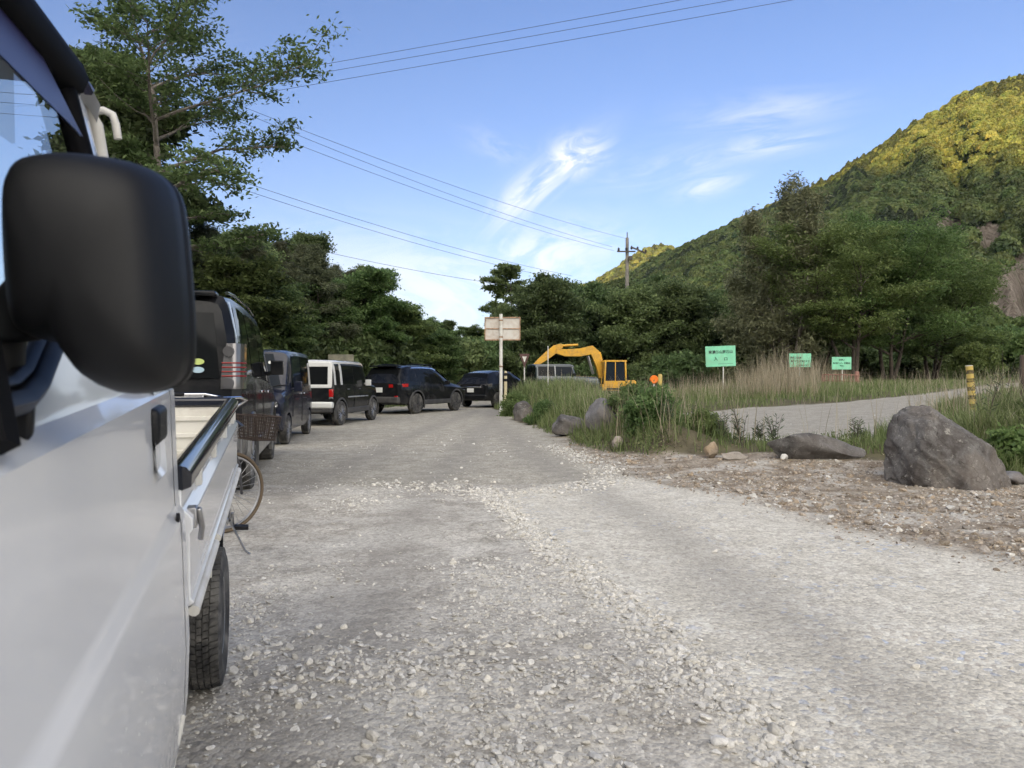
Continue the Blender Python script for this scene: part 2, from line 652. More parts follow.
def build_ground():
    xs = axis_pts(-9, 13, .13, -2500, 2500)
    ys = axis_pts(1.2, 24, .13, -2500, 4000)
    gx, gy = np.meshgrid(xs, ys)
    x, y = gx.ravel(), gy.ravel()
    z = ground_z(x, y) + rough_z(x, y)
    far = np.hypot(x, y)
    z = np.where(far > 900, z - .4, z)
    nx, ny = len(xs), len(ys)
    idx = np.arange(nx * ny).reshape(ny, nx)
    F = np.stack([idx[:-1, :-1], idx[:-1, 1:], idx[1:, 1:], idx[1:, :-1]], -1).reshape(-1, 4)
    veg, brown, fine, even, rut = zone_fields(x, y)
    cx, cy = x[F].mean(1), y[F].mean(1)
    vf = veg[F].mean(1) > .5
    in2 = sdf_poly(cx, cy, ROAD2) < 0
    outer = (cx > 45) | (cx < -40) | (cy < -40) | (cy > 75)
    kind = np.where(in2, 2, np.where(vf | outer, 0, 1))
    V = np.stack([x, y, z], -1)
    for k, nm in ((0, 'ground'), (1, 'gravel_road'), (2, 'branch_road')):
        f = F[kind == k]
        use, inv = np.unique(f, return_inverse=True)
        me = mesh_np(nm, V[use], inv.reshape(-1, 4), True)
        for an, a in (('veg', np.maximum(veg, (far > 60) * 1.)), ('brown', brown), ('fine', fine), ('even', even), ('rut', rut)):
            vattr(me, an, a[use])
        tag(obj(nm, me, GROUND_MAT), kind='structure')


build_ground()

# ------------------------------------------------------------------ hills
SKY_PX = [-600, 200, 400, 500, 560, 600, 620, 660, 700, 760, 800, 830, 870, 910, 950, 980, 1024, 1100, 1300, 1600, 2200]
SKY_PY = [372, 368, 350, 330, 304, 285, 274, 249, 233, 204, 188, 172, 146, 120, 95, 80, 71, 53, 32, 90, 300]
RZ_PX = [-600, 400, 600, 800, 1024, 1300, 2200]
RZ = [1100, 950, 800, 620, 520, 470, 420]
HY0 = 115.


def hill_h(x, y, noise=True):
    px = CX + FPX * x / np.maximum(y, 1.)
    zr = np.interp(px, RZ_PX, RZ)
    hr = np.interp(px, SKY_PX, [HY - v for v in SKY_PY]) / FPX * zr - 8.
    t = np.clip((y - HY0) / (zr - HY0), 0, 3)
    h = hr * np.where(t <= 1, .15 * t + .85 * t ** 1.4, 1 - .75 * (t - 1))
    if noise:
        k = np.clip(t * 3, 0, 1) * np.clip((1.02 - t) * 4, .12, 1)
        u = px / 62. + t * .9
        spur = (1 - np.abs(fbm(u, t * 1.3, 3, 31))) - .72
        h = h + k * (hr * .16 * spur + 7 * fbm(x / 42., y / 42., 3, 37))
    return h + .5


def on_hill(px, py, y0=120., y1=900.):
    """the point of the hill seen at picture point px, py"""
    ys = np.linspace(y0, y1, 1600)
    xs = (px - CX) / FPX * ys
    f = hill_h(xs, ys) - (EYE + (HY - py) / FPX * ys)
    i = int(np.argmax(f > 0))
    return (float(xs[i]), float(ys[i]), float(hill_h(xs[i:i + 1], ys[i:i + 1])[0])) if (f > 0).any() else None


ROCKS = [(945, 220, 12, 14), (961, 234, 8, 10), (985, 235, 17, 14), (1022, 230, 10, 10), (1008, 296, 22, 26), (1040, 284, 38, 40), (1075, 262, 40, 46), (994, 312, 22, 13)]


def rock_mask(x, y, z):
    """rock faces where the slope has slipped, as patches on the hill"""
    px = CX + FPX * x / np.maximum(y, 1.)
    py = HY - FPX * (z - EYE) / np.maximum(y, 1.)
    j = 9 * fbm(x / 12., y / 12., 4, 51)
    m = np.zeros_like(x)
    for cx, cy, a, b in ROCKS:
        d = ((px - cx + j) / a) ** 2 + ((py - cy + j) / b) ** 2
        m = np.maximum(m, sstep(1.25, .8, d))
    return m


def hill_material():
    m = bpy.data.materials.new('hillside')
    m.use_nodes = True
    t = NT(m.node_tree)
    b = m.node_tree.nodes['Principled BSDF']
    pos = t.n('ShaderNodeTexCoord').outputs['Object']
    n1 = t.noise(pos, .09, 7, .65, .5)
    n2 = t.noise(pos, .5, 6, .7)
    wood = t.mix(t.mapr(n2, .3, .7), (.025, .04, .014), (.07, .09, .03))
    st = t.n('ShaderNodeMapping', {'Vector': pos, 'Scale': (.35, .35, .05), 'Rotation': (0, R(20), R(30))})
    n3 = t.noise(st.outputs[0], 1.0, 7, .7, 1.2)
    rock = t.ramp(n3, [(.28, (.11, .09, .075)), (.45, (.25, .205, .165)), (.6, (.38, .33, .28)), (.75, (.31, .22, .135))])
    rock = t.mix(t.m('MULTIPLY', t.mapr(n1, .52, .66), .6), rock, (.08, .10, .035))
    at = t.n('ShaderNodeAttribute', attribute_name='rock').outputs['Fac']
    t.put(b, 'Base Color', t.mix(t.mapr(at, .3, .6), wood, rock))
    b.inputs['Roughness'].default_value = .95
    b.inputs['Specular IOR Level'].default_value = .1
    bn = t.n('ShaderNodeBump', {'Height': t.m('ADD', n2, n3), 'Strength': 1.0, 'Distance': 2.5})
    t.put(b, 'Normal', bn.outputs[0])
    return m


HILL_MAT = hill_material()


def ray_grid_hill(name, pxs, ys):
    gp, gy = np.meshgrid(pxs, ys)
    y = gy.ravel()
    x = (gp.ravel() - CX) / FPX * y
    z = hill_h(x, y)
    rk = rock_mask(x, y, z)
    z = z + rk * (5 * fbm(x / 9., z / 9., 3, 61) + 2.2 * fbm(x / 3., z / 3., 2, 63) - 1.5)
    n, k = len(pxs), len(ys)
    idx = np.arange(n * k).reshape(k, n)
    F = np.stack([idx[:-1, :-1], idx[:-1, 1:], idx[1:, 1:], idx[1:, :-1]], -1).reshape(-1, 4)
    me = mesh_np(name, np.stack([x, y, z], -1), F, True)
    vattr(me, 'rock', rk)
    return tag(obj(name, me, HILL_MAT), kind='structure')


ray_grid_hill('hill', np.concatenate([np.linspace(-600, 380, 40), np.linspace(390, 1180, 200), np.linspace(1200, 2200, 40)]), np.concatenate([np.linspace(HY0, 560, 130), np.linspace(570, 1500, 70)]))

FAR_PX = [300, 480, 560, 590, 605, 622, 640, 655, 668, 690, 720, 800, 1000]
FAR_PY = [372, 330, 292, 280, 272, 260, 249, 243, 243, 250, 262, 290, 350]


def far_h(x, y):
    px = CX + FPX * x / np.maximum(y, 1.)
    hr = np.interp(px, FAR_PX, [HY - v for v in FAR_PY]) / FPX * 1450 - 8
    t = (y - 950) / 500.
    return hr * np.where(t <= 1, np.clip(t, 0, 1) ** 1.2, 1 - .6 * (t - 1)) + np.clip(t * 3, 0, 1) * np.clip(1.05 - t, 0, 1) * 30 * fbm(px / 25., t * 2, 3, 77)


def build_far_hill():
    pxs, ys = np.linspace(300, 1000, 120), np.linspace(950, 1900, 60)
    gp, gy = np.meshgrid(pxs, ys)
    y = gy.ravel()
    x = (gp.ravel() - CX) / FPX * y
    n, k = len(pxs), len(ys)
    idx = np.arange(n * k).reshape(k, n)
    F = np.stack([idx[:-1, :-1], idx[:-1, 1:], idx[1:, 1:], idx[1:, :-1]], -1).reshape(-1, 4)
    me = mesh_np('hill', np.stack([x, y, far_h(x, y)], -1), F, True)
    vattr(me, 'rock', x * 0)
    tag(obj('hill', me, HILL_MAT), kind='structure')


build_far_hill()


def build_shading_ridge():
    """the ridge behind the viewer that keeps the valley in shade; its crest is found from where its shadow ends on the hill"""
    edge = [(770, 190), (800, 189), (820, 181), (840, 173), (858, 167), (880, 165), (902, 168), (925, 173), (945, 179), (958, 184), (972, 183), (985, 177), (1000, 171), (1024, 168), (1060, 165), (1120, 150)]
    YB = -1700.
    prof = []
    for px, py in edge:
        p = on_hill(px, py)
        if p is None:
            continue
        k = (p[1] - YB) / L.y
        prof.append((p[0] - L.x * k, p[2] - (14 if px < 900 else 7) - L.z * k))
    prof.sort()
    xs = [prof[0][0] - 1500, prof[0][0] - 500, prof[0][0] - 90] + [p[0] for p in prof] + [prof[-1][0] + 300, prof[-1][0] + 1600]
    zs = [prof[0][1] - 10, prof[0][1] + 30, prof[0][1] + 12] + [p[1] for p in prof] + [prof[-1][1] + 15, prof[-1][1] - 20]
    px = np.linspace(xs[0], xs[-1], 420)
    top = np.interp(px, xs, zs)
    rows = [(380, 0), (250, .35), (120, .70), (40, .93), (0, 1), (-60, .9), (-300, .3), (-480, 0)]
    V, n = [], len(px)
    for dy, f in rows:
        jit = 12 * fbm(px / 60., np.full(n, dy / 60.), 3, 91) * (0 if f in (0, 1) else 1)
        V.append(np.stack([px, np.full(n, YB + dy), top * f + jit - (1 if f == 0 else 0)], -1))
    V = np.concatenate(V)
    idx = np.arange(len(V)).reshape(len(rows), n)
    F = np.stack([idx[:-1, :-1], idx[1:, :-1], idx[1:, 1:], idx[:-1, 1:]], -1).reshape(-1, 4)
    me = mesh_np('hill', V, F, True)
    vattr(me, 'rock', np.zeros(len(V)))
    tag(obj('hill', me, HILL_MAT), kind='structure')


build_shading_ridge()


# ------------------------------------------------------------------ scattering of what nobody could count
def scatter(name, P, rot, scl, idx, protos, label=None, cat=None, kind='stuff'):
    col = bpy.data.collections.new(name + '_kinds')
    for p in protos:
        if p.name not in col.objects:
            col.objects.link(p)
    me = bpy.data.meshes.new(name)
    n = len(P)
    me.vertices.add(n)
    me.vertices.foreach_set('co', np.asarray(P, np.float32).ravel())
    for nm, typ, arr, key in (('rot', 'FLOAT_VECTOR', rot, 'vector'), ('scl', 'FLOAT_VECTOR', scl, 'vector'), ('idx', 'INT', idx, 'value')):
        a = me.attributes.new(nm, typ, 'POINT')
        a.data.foreach_set(key, np.asarray(arr, np.int32 if typ == 'INT' else np.float32).ravel())
    o = bpy.data.objects.new(name, me)
    C.objects.link(o)
    ng = bpy.data.node_groups.new(name, 'GeometryNodeTree')
    ng.interface.new_socket('Geometry', in_out='INPUT', socket_type='NodeSocketGeometry')
    ng.interface.new_socket('Geometry', in_out='OUTPUT', socket_type='NodeSocketGeometry')
    N, Lk = ng.nodes.new, ng.links.new
    gi, go = N('NodeGroupInput'), N('NodeGroupOutput')
    ip, ci = N('GeometryNodeInstanceOnPoints'), N('GeometryNodeCollectionInfo')
    ci.inputs['Collection'].default_value = col
    ci.inputs['Separate Children'].default_value = True
    ci.inputs['Reset Children'].default_value = True
    ip.inputs['Pick Instance'].default_value = True
    def named(nm, typ):
        a = N('GeometryNodeInputNamedAttribute')
        a.data_type = typ
        a.inputs['Name'].default_value = nm
        return a.outputs[0]
    er = N('FunctionNodeEulerToRotation')
    Lk(named('rot', 'FLOAT_VECTOR'), er.inputs[0])
    Lk(gi.outputs[0], ip.inputs['Points'])
    Lk(ci.outputs[0], ip.inputs['Instance'])
    Lk(named('idx', 'INT'), ip.inputs['Instance Index'])
    Lk(er.outputs[0], ip.inputs['Rotation'])
    Lk(named('scl', 'FLOAT_VECTOR'), ip.inputs['Scale'])
    Lk(ip.outputs[0], go.inputs[0])
    o.modifiers.new('scatter', 'NODES').node_group = ng
    return tag(o, label, cat, kind=kind)


def quads(c, a, b):
    """diamond leaves: centres c, half-axis vectors a and b"""
    V = np.stack([c - a, c + b, c + a, c - b], 1).reshape(-1, 3)
    return V, np.arange(len(V)).reshape(-1, 4)


def rand_dirs(n, rng):
    d = rng.normal(size=(n, 3))
    return d / np.linalg.norm(d, axis=1, keepdims=True)


def leaf_mesh(name, c, size, rng, tint, flat=.0, asp=.45, outward=None):
    n = len(c)
    nrm = rand_dirs(n, rng)
    if outward is not None:
        nrm = nrm * .75 + outward
    nrm[:, 2] += flat
    nrm /= np.linalg.norm(nrm, axis=1, keepdims=True) + 1e-9
    a = np.cross(nrm, rand_dirs(n, rng))
    a /= np.linalg.norm(a, axis=1, keepdims=True) + 1e-9
    b = np.cross(nrm, a)
    s = (np.asarray(size) * rng.uniform(.7, 1.3, n))[:, None]
    V, F = quads(c, a * s, b * s * asp)
    me = mesh_np(name, V, F)
    vattr(me, 'tint', np.repeat(np.clip(tint, 0, 1), 4))
    return me


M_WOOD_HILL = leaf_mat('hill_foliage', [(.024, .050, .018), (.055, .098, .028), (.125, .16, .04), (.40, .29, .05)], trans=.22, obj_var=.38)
M_WOOD_PINE = leaf_mat('hill_pine_foliage', [(.014, .028, .012), (.03, .05, .018), (.055, .075, .025)], trans=.15, obj_var=.3)


def hill_crown(seed, pine=False):
    rng = np.random.default_rng(seed)
    n = 620
    d = rand_dirs(n, rng)
    d[:, 2] = np.abs(d[:, 2]) * 1.0 - .25
    lob = rand_dirs(9, rng)
    lob[:, 2] = np.abs(lob[:, 2])
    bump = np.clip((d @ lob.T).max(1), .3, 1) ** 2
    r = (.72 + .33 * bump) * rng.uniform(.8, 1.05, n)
    if pine:
        h = np.clip(d[:, 2], -.2, 1)
        c = d * r[:, None] * np.stack([3.2 * (1 - .75 * h), 3.2 * (1 - .75 * h), np.full(n, 6.)], -1)
    else:
        c = d * r[:, None] * np.array([4.2, 4.2, 4.6])
    c[:, 2] += 2.2
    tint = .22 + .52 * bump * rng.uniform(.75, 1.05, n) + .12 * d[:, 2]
    me = leaf_mesh('crown', c, np.full(n, .56), rng, tint, asp=.75, outward=d * .9)
    o = bpy.data.objects.new('crown_kind', me)
    me.materials.append(M_WOOD_PINE if pine else M_WOOD_HILL)
    return o


HILL_KINDS = [hill_crown(s, s % 4 == 3) for s in range(8)]


def build_hill_wood():
    rng = np.random.default_rng(11)
    n = 68000
    px = rng.uniform(430, 1230, n)
    t = rng.uniform(0, 1.03, n)
    zr = np.interp(px, RZ_PX, RZ)
    y = HY0 + t * (zr - HY0)
    keep = rng.uniform(0, 1, n) < np.clip(y / 560., 0, 1) * 1.0
    px, y = px[keep], y[keep]
    x = (px - CX) / FPX * y
    z = hill_h(x, y)
    k = (rock_mask(x, y, z) < .25) & (rock_mask(x, y, z + 5) < .35)
    # canopy gaps
    x, y, z = x[k], y[k], z[k]
    m = len(x)
    s = .34 + .72 * rng.uniform(0, 1, m) ** 2
    pine = fbm(x / 70., y / 70., 3, 5) > .12
    idx = np.where(pine & (rng.uniform(size=m) < .7), rng.choice([3, 7], m), rng.choice([0, 1, 2, 4, 5, 6], m))
    rot = np.stack([rng.uniform(-.12, .12, m), rng.uniform(-.12, .12, m), rng.uniform(0, 6.28, m)], -1)
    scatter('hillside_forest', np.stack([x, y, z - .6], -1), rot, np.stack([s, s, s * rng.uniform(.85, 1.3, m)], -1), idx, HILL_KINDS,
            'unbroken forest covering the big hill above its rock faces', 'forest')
    n = 5200
    px = rng.uniform(480, 760, n)
    y = 950 + rng.uniform(.0, 1.05, n) * 500
    x = (px - CX) / FPX * y
    s = rng.uniform(.9, 1.9, n)
    scatter('hillside_forest', np.stack([x, y, far_h(x, y) - 1], -1), np.stack([px * 0, px * 0, rng.uniform(0, 6.28, n)], -1), np.stack([s, s, s], -1),
            rng.integers(0, 8, n), HILL_KINDS, 'sunlit forest on the small distant hill behind the utility pole', 'forest')


build_hill_wood()


# ------------------------------------------------------------------ stones
def stone_mat(name, a, b, c=None, inst=.25, stain=.5, bump=.0008):
    if name in MATS:
        return MATS[name]
    m = bpy.data.materials.new(name)
    m.use_nodes = True
    t = NT(m.node_tree)
    bs = m.node_tree.nodes['Principled BSDF']
    pos = t.n('ShaderNodeTexCoord').outputs['Object']
    n1 = t.noise(pos, 2.2, 7, .68, .4)
    n2 = t.noise(pos, 11, 6, .7)
    n3 = t.noise(pos, 60, 4, .7)
    col = t.mix(t.mapr(n1, .34, .64), a, b)
    if c:
        col = t.mix(t.m('MULTIPLY', t.mapr(n2, .56, .70), stain), col, c)
    col = t.mix(t.m('MULTIPLY', t.mapr(n3, .35, .7), .35), col, tuple(v * .55 for v in a))
    if bump > .005:               # cracks and sharp pale lichen on the boulders
        wv = t.n('ShaderNodeVectorMath', {0: pos, 1: t.n('ShaderNodeVectorMath', {0: t.n('ShaderNodeTexNoise', {'Vector': pos, 'Scale': 3.0, 'Detail': 4.0}).outputs['Color'], 1: (.5, .5, .5)}, operation='MULTIPLY').outputs[0]}, operation='ADD').outputs[0]
        ve = t.n('ShaderNodeTexVoronoi', {'Vector': wv, 'Scale': 2.6}, feature='DISTANCE_TO_EDGE').outputs['Distance']
        crack = t.m('MULTIPLY', t.mapr(ve, .022, .004), t.mapr(n2, .42, .60))
        col = t.mix(t.m('MULTIPLY', crack, .8), col, tuple(v * .35 for v in a))
        spk = t.noise(pos, 26, 5, .75)
        col = t.mix(t.m('MULTIPLY', t.mapr(spk, .58, .63), t.m('MULTIPLY', t.mapr(n1, .45, .62), .65)), col, c or b)
        big = t.noise(pos, 1.1, 4, .6)
        col = t.mix(t.m('MULTIPLY', t.mapr(big, .46, .56), .45), col, (.13, .105, .085))
    oi = t.n('ShaderNodeObjectInfo').outputs['Random']
    hs = t.n('ShaderNodeHueSaturation', {'Color': col, 'Value': t.mapr(oi, 0, 1, 1 - inst, 1 + inst * .7, False)})
    t.put(hs, 'Saturation', t.mapr(t.m('FRACT', t.m('MULTIPLY', oi, 13.7)), 0, 1, .5, 1.2, False))
    t.put(bs, 'Base Color', hs.outputs[0])
    bs.inputs['Roughness'].default_value = .9
    bs.inputs['Specular IOR Level'].default_value = .25
    h = t.m('ADD', n2, t.m('MULTIPLY', n3, .35))
    t.put(bs, 'Normal', t.n('ShaderNodeBump', {'Height': h, 'Strength': .8, 'Distance': bump}).outputs[0])
    MATS[name] = m
    return m


M_GRAVEL = stone_mat('pale_gravel', (.46, .44, .40), (.64, .615, .56), inst=.26)
M_GRAVEL_BROWN = stone_mat('brown_gravel', (.22, .17, .12), (.42, .36, .29), inst=.4)
M_BOULDER = stone_mat('dark_boulder', (.06, .052, .048), (.19, .185, .18), (.40, .385, .35), 0, .8, .025)
M_BOULDER_LIGHT = stone_mat('grey_boulder', (.15, .145, .15), (.25, .245, .25), (.36, .35, .33), .1, .5, .02)
M_STONE_TAN = stone_mat('tan_stone', (.30, .22, .14), (.46, .38, .28), (.5, .46, .4), .2, .4, .01)


def rock_mesh(name, seed, sub=2, size=(1, 1, 1), facets=9, rough=.12, cut=.72, smooth=False):
    """a boulder: a ball cut by random planes, then roughened"""
    bm = bmesh.new()
    bmesh.ops.create_icosphere(bm, subdivisions=sub, radius=1)
    V = np.array([v.co for v in bm.verts])
    rng = np.random.default_rng(seed)
    for d in rand_dirs(facets, rng):
        lim = rng.uniform(cut, cut + .25)
        k = V @ d
        V = V - np.maximum(k - lim, 0)[:, None] * d * .92
    n = fbm(V[:, 0] * 2.2 + V[:, 2] * 1.3 + seed, V[:, 1] * 2.2 - V[:, 2], 4, seed)
    n2 = fbm(V[:, 0] * 7 + V[:, 2] * 5, V[:, 1] * 7 - V[:, 2] * 6 + seed, 3, seed + 5)
    V = V * (1 + rough * n + rough * .35 * n2 * (sub > 3))[:, None] * np.array(size)
    for v, c in zip(bm.verts, V):
        v.co = c
    me = bpy.data.meshes.new(name)
    bm.to_mesh(me)
    bm.free()
    if smooth:
        me.polygons.foreach_set('use_smooth', np.ones(len(me.polygons), bool))
    return me


def gravel_kinds(m, n, seed):
    out = []
    for i in range(n):
        me = rock_mesh('stone', seed + i, 2, (1, .7 + .3 * ((i * 37) % 7) / 7, .5 + .3 * ((i * 53) % 5) / 5), 11, .12, .48)
        me.materials.append(m)
        out.append(bpy.data.objects.new('stone_kind', me))
    return out


GK = gravel_kinds(M_GRAVEL, 6, 100)
GB = gravel_kinds(M_GRAVEL_BROWN, 6, 140)
RIDGE = [(-.35, 8.3), (-.12, 7.2), (.12, 6.0), (.33, 5.0), (.66, 3.8), (.80, 3.1), (.92, 2.35), (1.0, 1.8)]
BAND = [(-1.6, 8.6), (-.6, 8.15), (.2, 8.0), (.75, 8.2), (1.15, 8.9), (1.3, 9.8), (1.15, 11.2), (.7, 13.5)]


def along(pl, n, w, rng):
    P = np.array(pl)
    d = np.r_[0, np.cumsum(np.hypot(*np.diff(P, axis=0).T))]
    s = rng.uniform(0, d[-1], n)
    return np.interp(s, d, P[:, 0]) + rng.normal(size=n) * w, np.interp(s, d, P[:, 1]) + rng.normal(size=n) * w


def put_stones(name, x, y, r, kinds, rng, label):
    n = len(x)
    z = ground_z(x, y) + rough_z(x, y)
    rot = np.stack([rng.uniform(-.5, .5, n), rng.uniform(-.5, .5, n), rng.uniform(0, 6.28, n)], -1)
    scatter(name, np.stack([x, y, z + r * rng.uniform(-.12, .28, n)], -1), rot, np.repeat(r[:, None], 3, 1), rng.integers(0, len(kinds), n), kinds, label, 'gravel')


def build_gravel():
    rng = np.random.default_rng(5)
    # spread so that the picture is filled evenly: uniform in bearing, thinning with depth
    n = 125000
    y = 1.35 * (16 / 1.35) ** rng.uniform(0, 1, n) ** .9
    x = (rng.uniform(-560, 560, n)) / FPX * y * 1.05
    veg, brown, fine, even, rut = zone_fields(x, y)
    clump = fbm(x * 1.3, y * 1.3, 4, 71)
    dens = np.clip(.36 + 1.6 * clump, .03, 1)
    dens = dens * (1 - .93 * fine) * (1 - .82 * even) * (1 - .75 * brown) * (1 - veg) * (1 - .45 * rut)
    k = rng.uniform(size=n) < dens
    x, y, c = x[k], y[k], clump[k]
    r = (.0045 + .0098 * rng.uniform(size=len(x)) ** 3 + .020 * rng.uniform(size=len(x)) ** 16 + .003 * np.clip(c, 0, 1)) * (.75 + .05 * y)
    xs, ys, rs = [x], [y], [r]
    for pl, m, w, rr in ((RIDGE, 4000, .075, .020), (BAND, 1300, .17, .024), ([(-1.2, 2.1), (-.4, 2.15), (.3, 2.3)], 700, .18, .022), ([(-1.1, 3.2), (.1, 3.0)], 700, .25, .020)):
        a, b = along(pl, m, w, rng)
        xs.append(a); ys.append(b); rs.append(rr * (.35 + rng.uniform(size=m) ** 2.2 * 1.1))
    x, y, r = np.concatenate(xs), np.concatenate(ys), np.concatenate(rs)
    put_stones('gravel', x, y, r, GK, rng, 'pale loose gravel strewn over the dirt road')
    n = 60000
    y = 3.5 * (15 / 3.5) ** rng.uniform(0, 1, n)
    x = rng.uniform(0, 620, n) / FPX * y
    veg, brown, fine, even, rut = zone_fields(x, y)
    k = rng.uniform(size=n) < np.clip(brown - .05, 0, 1) * (1 - veg) * np.clip(.5 + fbm(x, y, 3, 73), .1, 1)
    x, y = x[k], y[k]
    put_stones('gravel', x, y, (.006 + .015 * rng.uniform(size=len(x)) ** 2.5 + .045 * rng.uniform(size=len(x)) ** 16) * (.7 + .05 * y), GB + GK[:1], rng, 'brown broken stone and debris along the road edge')


build_gravel()


def rock(name, label, loc, size, m, seed, rotz=0., sub=4, group=None, facets=9, cut=.72, sink=.12, rough=.12, tilt=(0, 0)):
    me = rock_mesh(name, seed, sub, size, facets, rough, cut, True)
    me.set_sharp_from_angle(angle=R(40))
    o = obj(name, me, m)
    z = GZ(*loc)
    o.location = (loc[0], loc[1], z + size[2] * (1 - sink) - .0)
    o.rotation_euler = (tilt[0], tilt[1], rotz)
    return tag(o, label, 'rock', group)


def big_boulder():
    """the big boulder: outline of the photograph as a lumpy body, 1.4 m wide and 0.95 m high"""
    rng = np.random.default_rng(3)
    bm = bmesh.new()
    bmesh.ops.create_icosphere(bm, subdivisions=6, radius=1)
    V = np.array([v.co for v in bm.verts])
    planes = [((-.93, -.2, .36), .66), ((-.55, -.25, .80), .74), ((.60, -.1, .78), .56), ((.86, -.1, .48), .68), ((.1, -.88, .45), .62), ((-.5, -.82, .1), .74), ((.6, -.75, .25), .70), ((.0, .8, .6), .66), ((-.1, .05, .99), .80), ((.35, -.55, .76), .63), ((-.75, .6, .2), .8), ((.8, .6, .2), .8)]
    for d, lim in planes:
        d = np.array(d) / np.linalg.norm(d)
        V = V - np.maximum(V @ d - lim, 0)[:, None] * d * .96
    n = fbm(V[:, 0] * 1.8 + V[:, 2], V[:, 1] * 1.8 - V[:, 2] * 1.2, 4, 4)
    n2 = fbm(V[:, 0] * 7 + V[:, 2] * 5, V[:, 1] * 7 - V[:, 2] * 6, 4, 8)
    crack = np.abs(fbm(V[:, 0] * 3 + V[:, 1] * 2, V[:, 2] * 3.5 - V[:, 1], 3, 12))
    V = V * (1 + .09 * n + .05 * n2 - .03 * (crack < .05))[:, None]
    V = V / np.array([np.ptp(V[:, 0]) / 1.36, np.ptp(V[:, 1]) / 1.25, np.ptp(V[:, 2]) / 1.46])
    V[:, 2] -= V[:, 2].max() - .965
    V[:, 0] += .02 - .5 * (V[:, 0].max() + V[:, 0].min())
    V[:, 0] -= .16 * np.clip(V[:, 2], 0, 1)
    for v, c in zip(bm.verts, V):
        v.co = c
    me = bpy.data.meshes.new('boulder')
    bm.to_mesh(me)
    bm.free()
    me.polygons.foreach_set('use_smooth', np.ones(len(me.polygons), bool))
    o = obj('boulder', me, M_BOULDER)
    o.location = (X(950, 8.6), 8.65, GZ(X(950, 8.6), 8.4) - .04)
    tag(o, 'big dark boulder with a pointed top beside the debris at the road edge', 'rock')


big_boulder()
rock('boulder', 'rounded grey boulder sitting in the grass at the road edge', (X(603, 14.2), 14.2), (.35, .30, .40), M_BOULDER_LIGHT, 24, .3, sink=.52, cut=.76, facets=12)
rock('boulder', 'low brownish boulder just left of the rounded grey one', (X(571, 15.6), 15.6), (.46, .35, .28), M_BOULDER, 25, .2, sink=.45, cut=.62, facets=14)
rock('boulder', 'small dark rock half hidden in weeds near the sign post', (X(523, 21.2), 21.2), (.30, .30, .36), M_BOULDER, 28, .9, sink=.4)
rock('flat_rock', 'long flat dark rock lying in front of the branch road', (X(810, 10.25), 10.25), (.78, .34, .30), M_BOULDER, 31, -.06, sink=.62, cut=.46, facets=16)
rock('stone', 'tan upright stone at the foot of the weeds', (X(712, 10.5), 10.5), (.13, .11, .14), M_STONE_TAN, 41, .5, 3, sink=.35, cut=.48, facets=12, rough=.3)
rock('stone', 'flat whitish tan stone beside the upright tan one', (X(733, 10.35), 10.35), (.21, .13, .07), M_STONE_TAN, 44, .1, 3, sink=.35, cut=.45, facets=12, rough=.3)
rock('stone', 'small round cream stone in front of the long flat rock', (X(784, 10.1), 10.1), (.062, .055, .055), M_GRAVEL, 46, .1, 3, sink=.35, cut=.5, facets=12)
rock('stone', 'flat pale stone at the foot of the big boulder right side', (X(1018, 8.5), 8.6), (.22, .16, .08), M_BOULDER_LIGHT, 48, .4, 3, sink=.2, cut=.6)
rock('stone', 'brown stone lying against the foot of the dark shrub', (X(618, 12.2), 12.2), (.13, .1, .12), M_STONE_TAN, 50, 1.4, 3, sink=.3)
rock('stone', 'white stone below the rounded grey boulder', (X(592, 15.2), 15.2), (.10, .07, .12), M_GRAVEL, 52, .6, 3, sink=.25)


def loose_stones():
    rng = np.random.default_rng(17)
    spots = [(497, 648, .020), (372, 742, .026), (318, 634, .02), (352, 690, .016), (560, 640, .022), (588, 652, .02), (640, 672, .024), (720, 745, .028), (693, 668, .017), (612, 688, .015),
             (420, 700, .022), (455, 668, .015), (540, 700, .018), (505, 730, .02), (660, 700, .019), (775, 733, .024), (800, 748, .022), (280, 700, .02), (255, 660, .018), (335, 660, .014), (712, 664, .012), (917, 672, .018)]
    seeds = [rock_mesh('stone', 300 + i, 3, (1, .8, .7), 9, .12, .64) for i in range(5)]
    for i, (px, py, r) in enumerate(spots):
        Y = FPX * EYE / (py - HY) * 1.02
        o = obj('stone', seeds[i % 5], M_GRAVEL)
        x, y = X(px, Y), Y
        o.location = (x, y, GZ(x, y) + r * .35)
        o.scale = (r * 1.15,) * 3
        o.rotation_euler = (rng.uniform(-.4, .4), rng.uniform(-.4, .4), rng.uniform(0, 6))
        tag(o, 'pale fist sized stone lying loose on the gravel road', 'rock', 'larger stones lying loose on the road')


loose_stones()


# ------------------------------------------------------------------ trees and plants
M_BARK = mat('bark', (.075, .06, .048), .95, var=.4, vscale=6, bump=.8, bscale=25)
M_BARK_GREY = mat('grey_bark', (.16, .14, .12), .95, var=.4, vscale=5, bump=.7, bscale=25)
LEAF_DEEP = leaf_mat('deep_green_leaves', [(.050, .082, .028), (.088, .138, .046), (.135, .195, .064), (.185, .245, .085)], trans=.42)
LEAF_MID = leaf_mat('mid_green_leaves', [(.062, .105, .032), (.108, .170, .050), (.16, .23, .068), (.21, .275, .09)], trans=.5)
LEAF_FRESH = leaf_mat('fresh_green_leaves', [(.060, .10, .028), (.11, .175, .046), (.165, .24, .065), (.22, .29, .09)], trans=.5)
LEAF_OLIVE = leaf_mat('olive_leaves', [(.09, .105, .05), (.14, .155, .075), (.19, .205, .10), (.24, .25, .14)], trans=.3)
LEAF_PINE = leaf_mat('pine_needles', [(.040, .052, .028), (.068, .082, .040), (.10, .112, .054), (.13, .13, .07)], trans=.12)


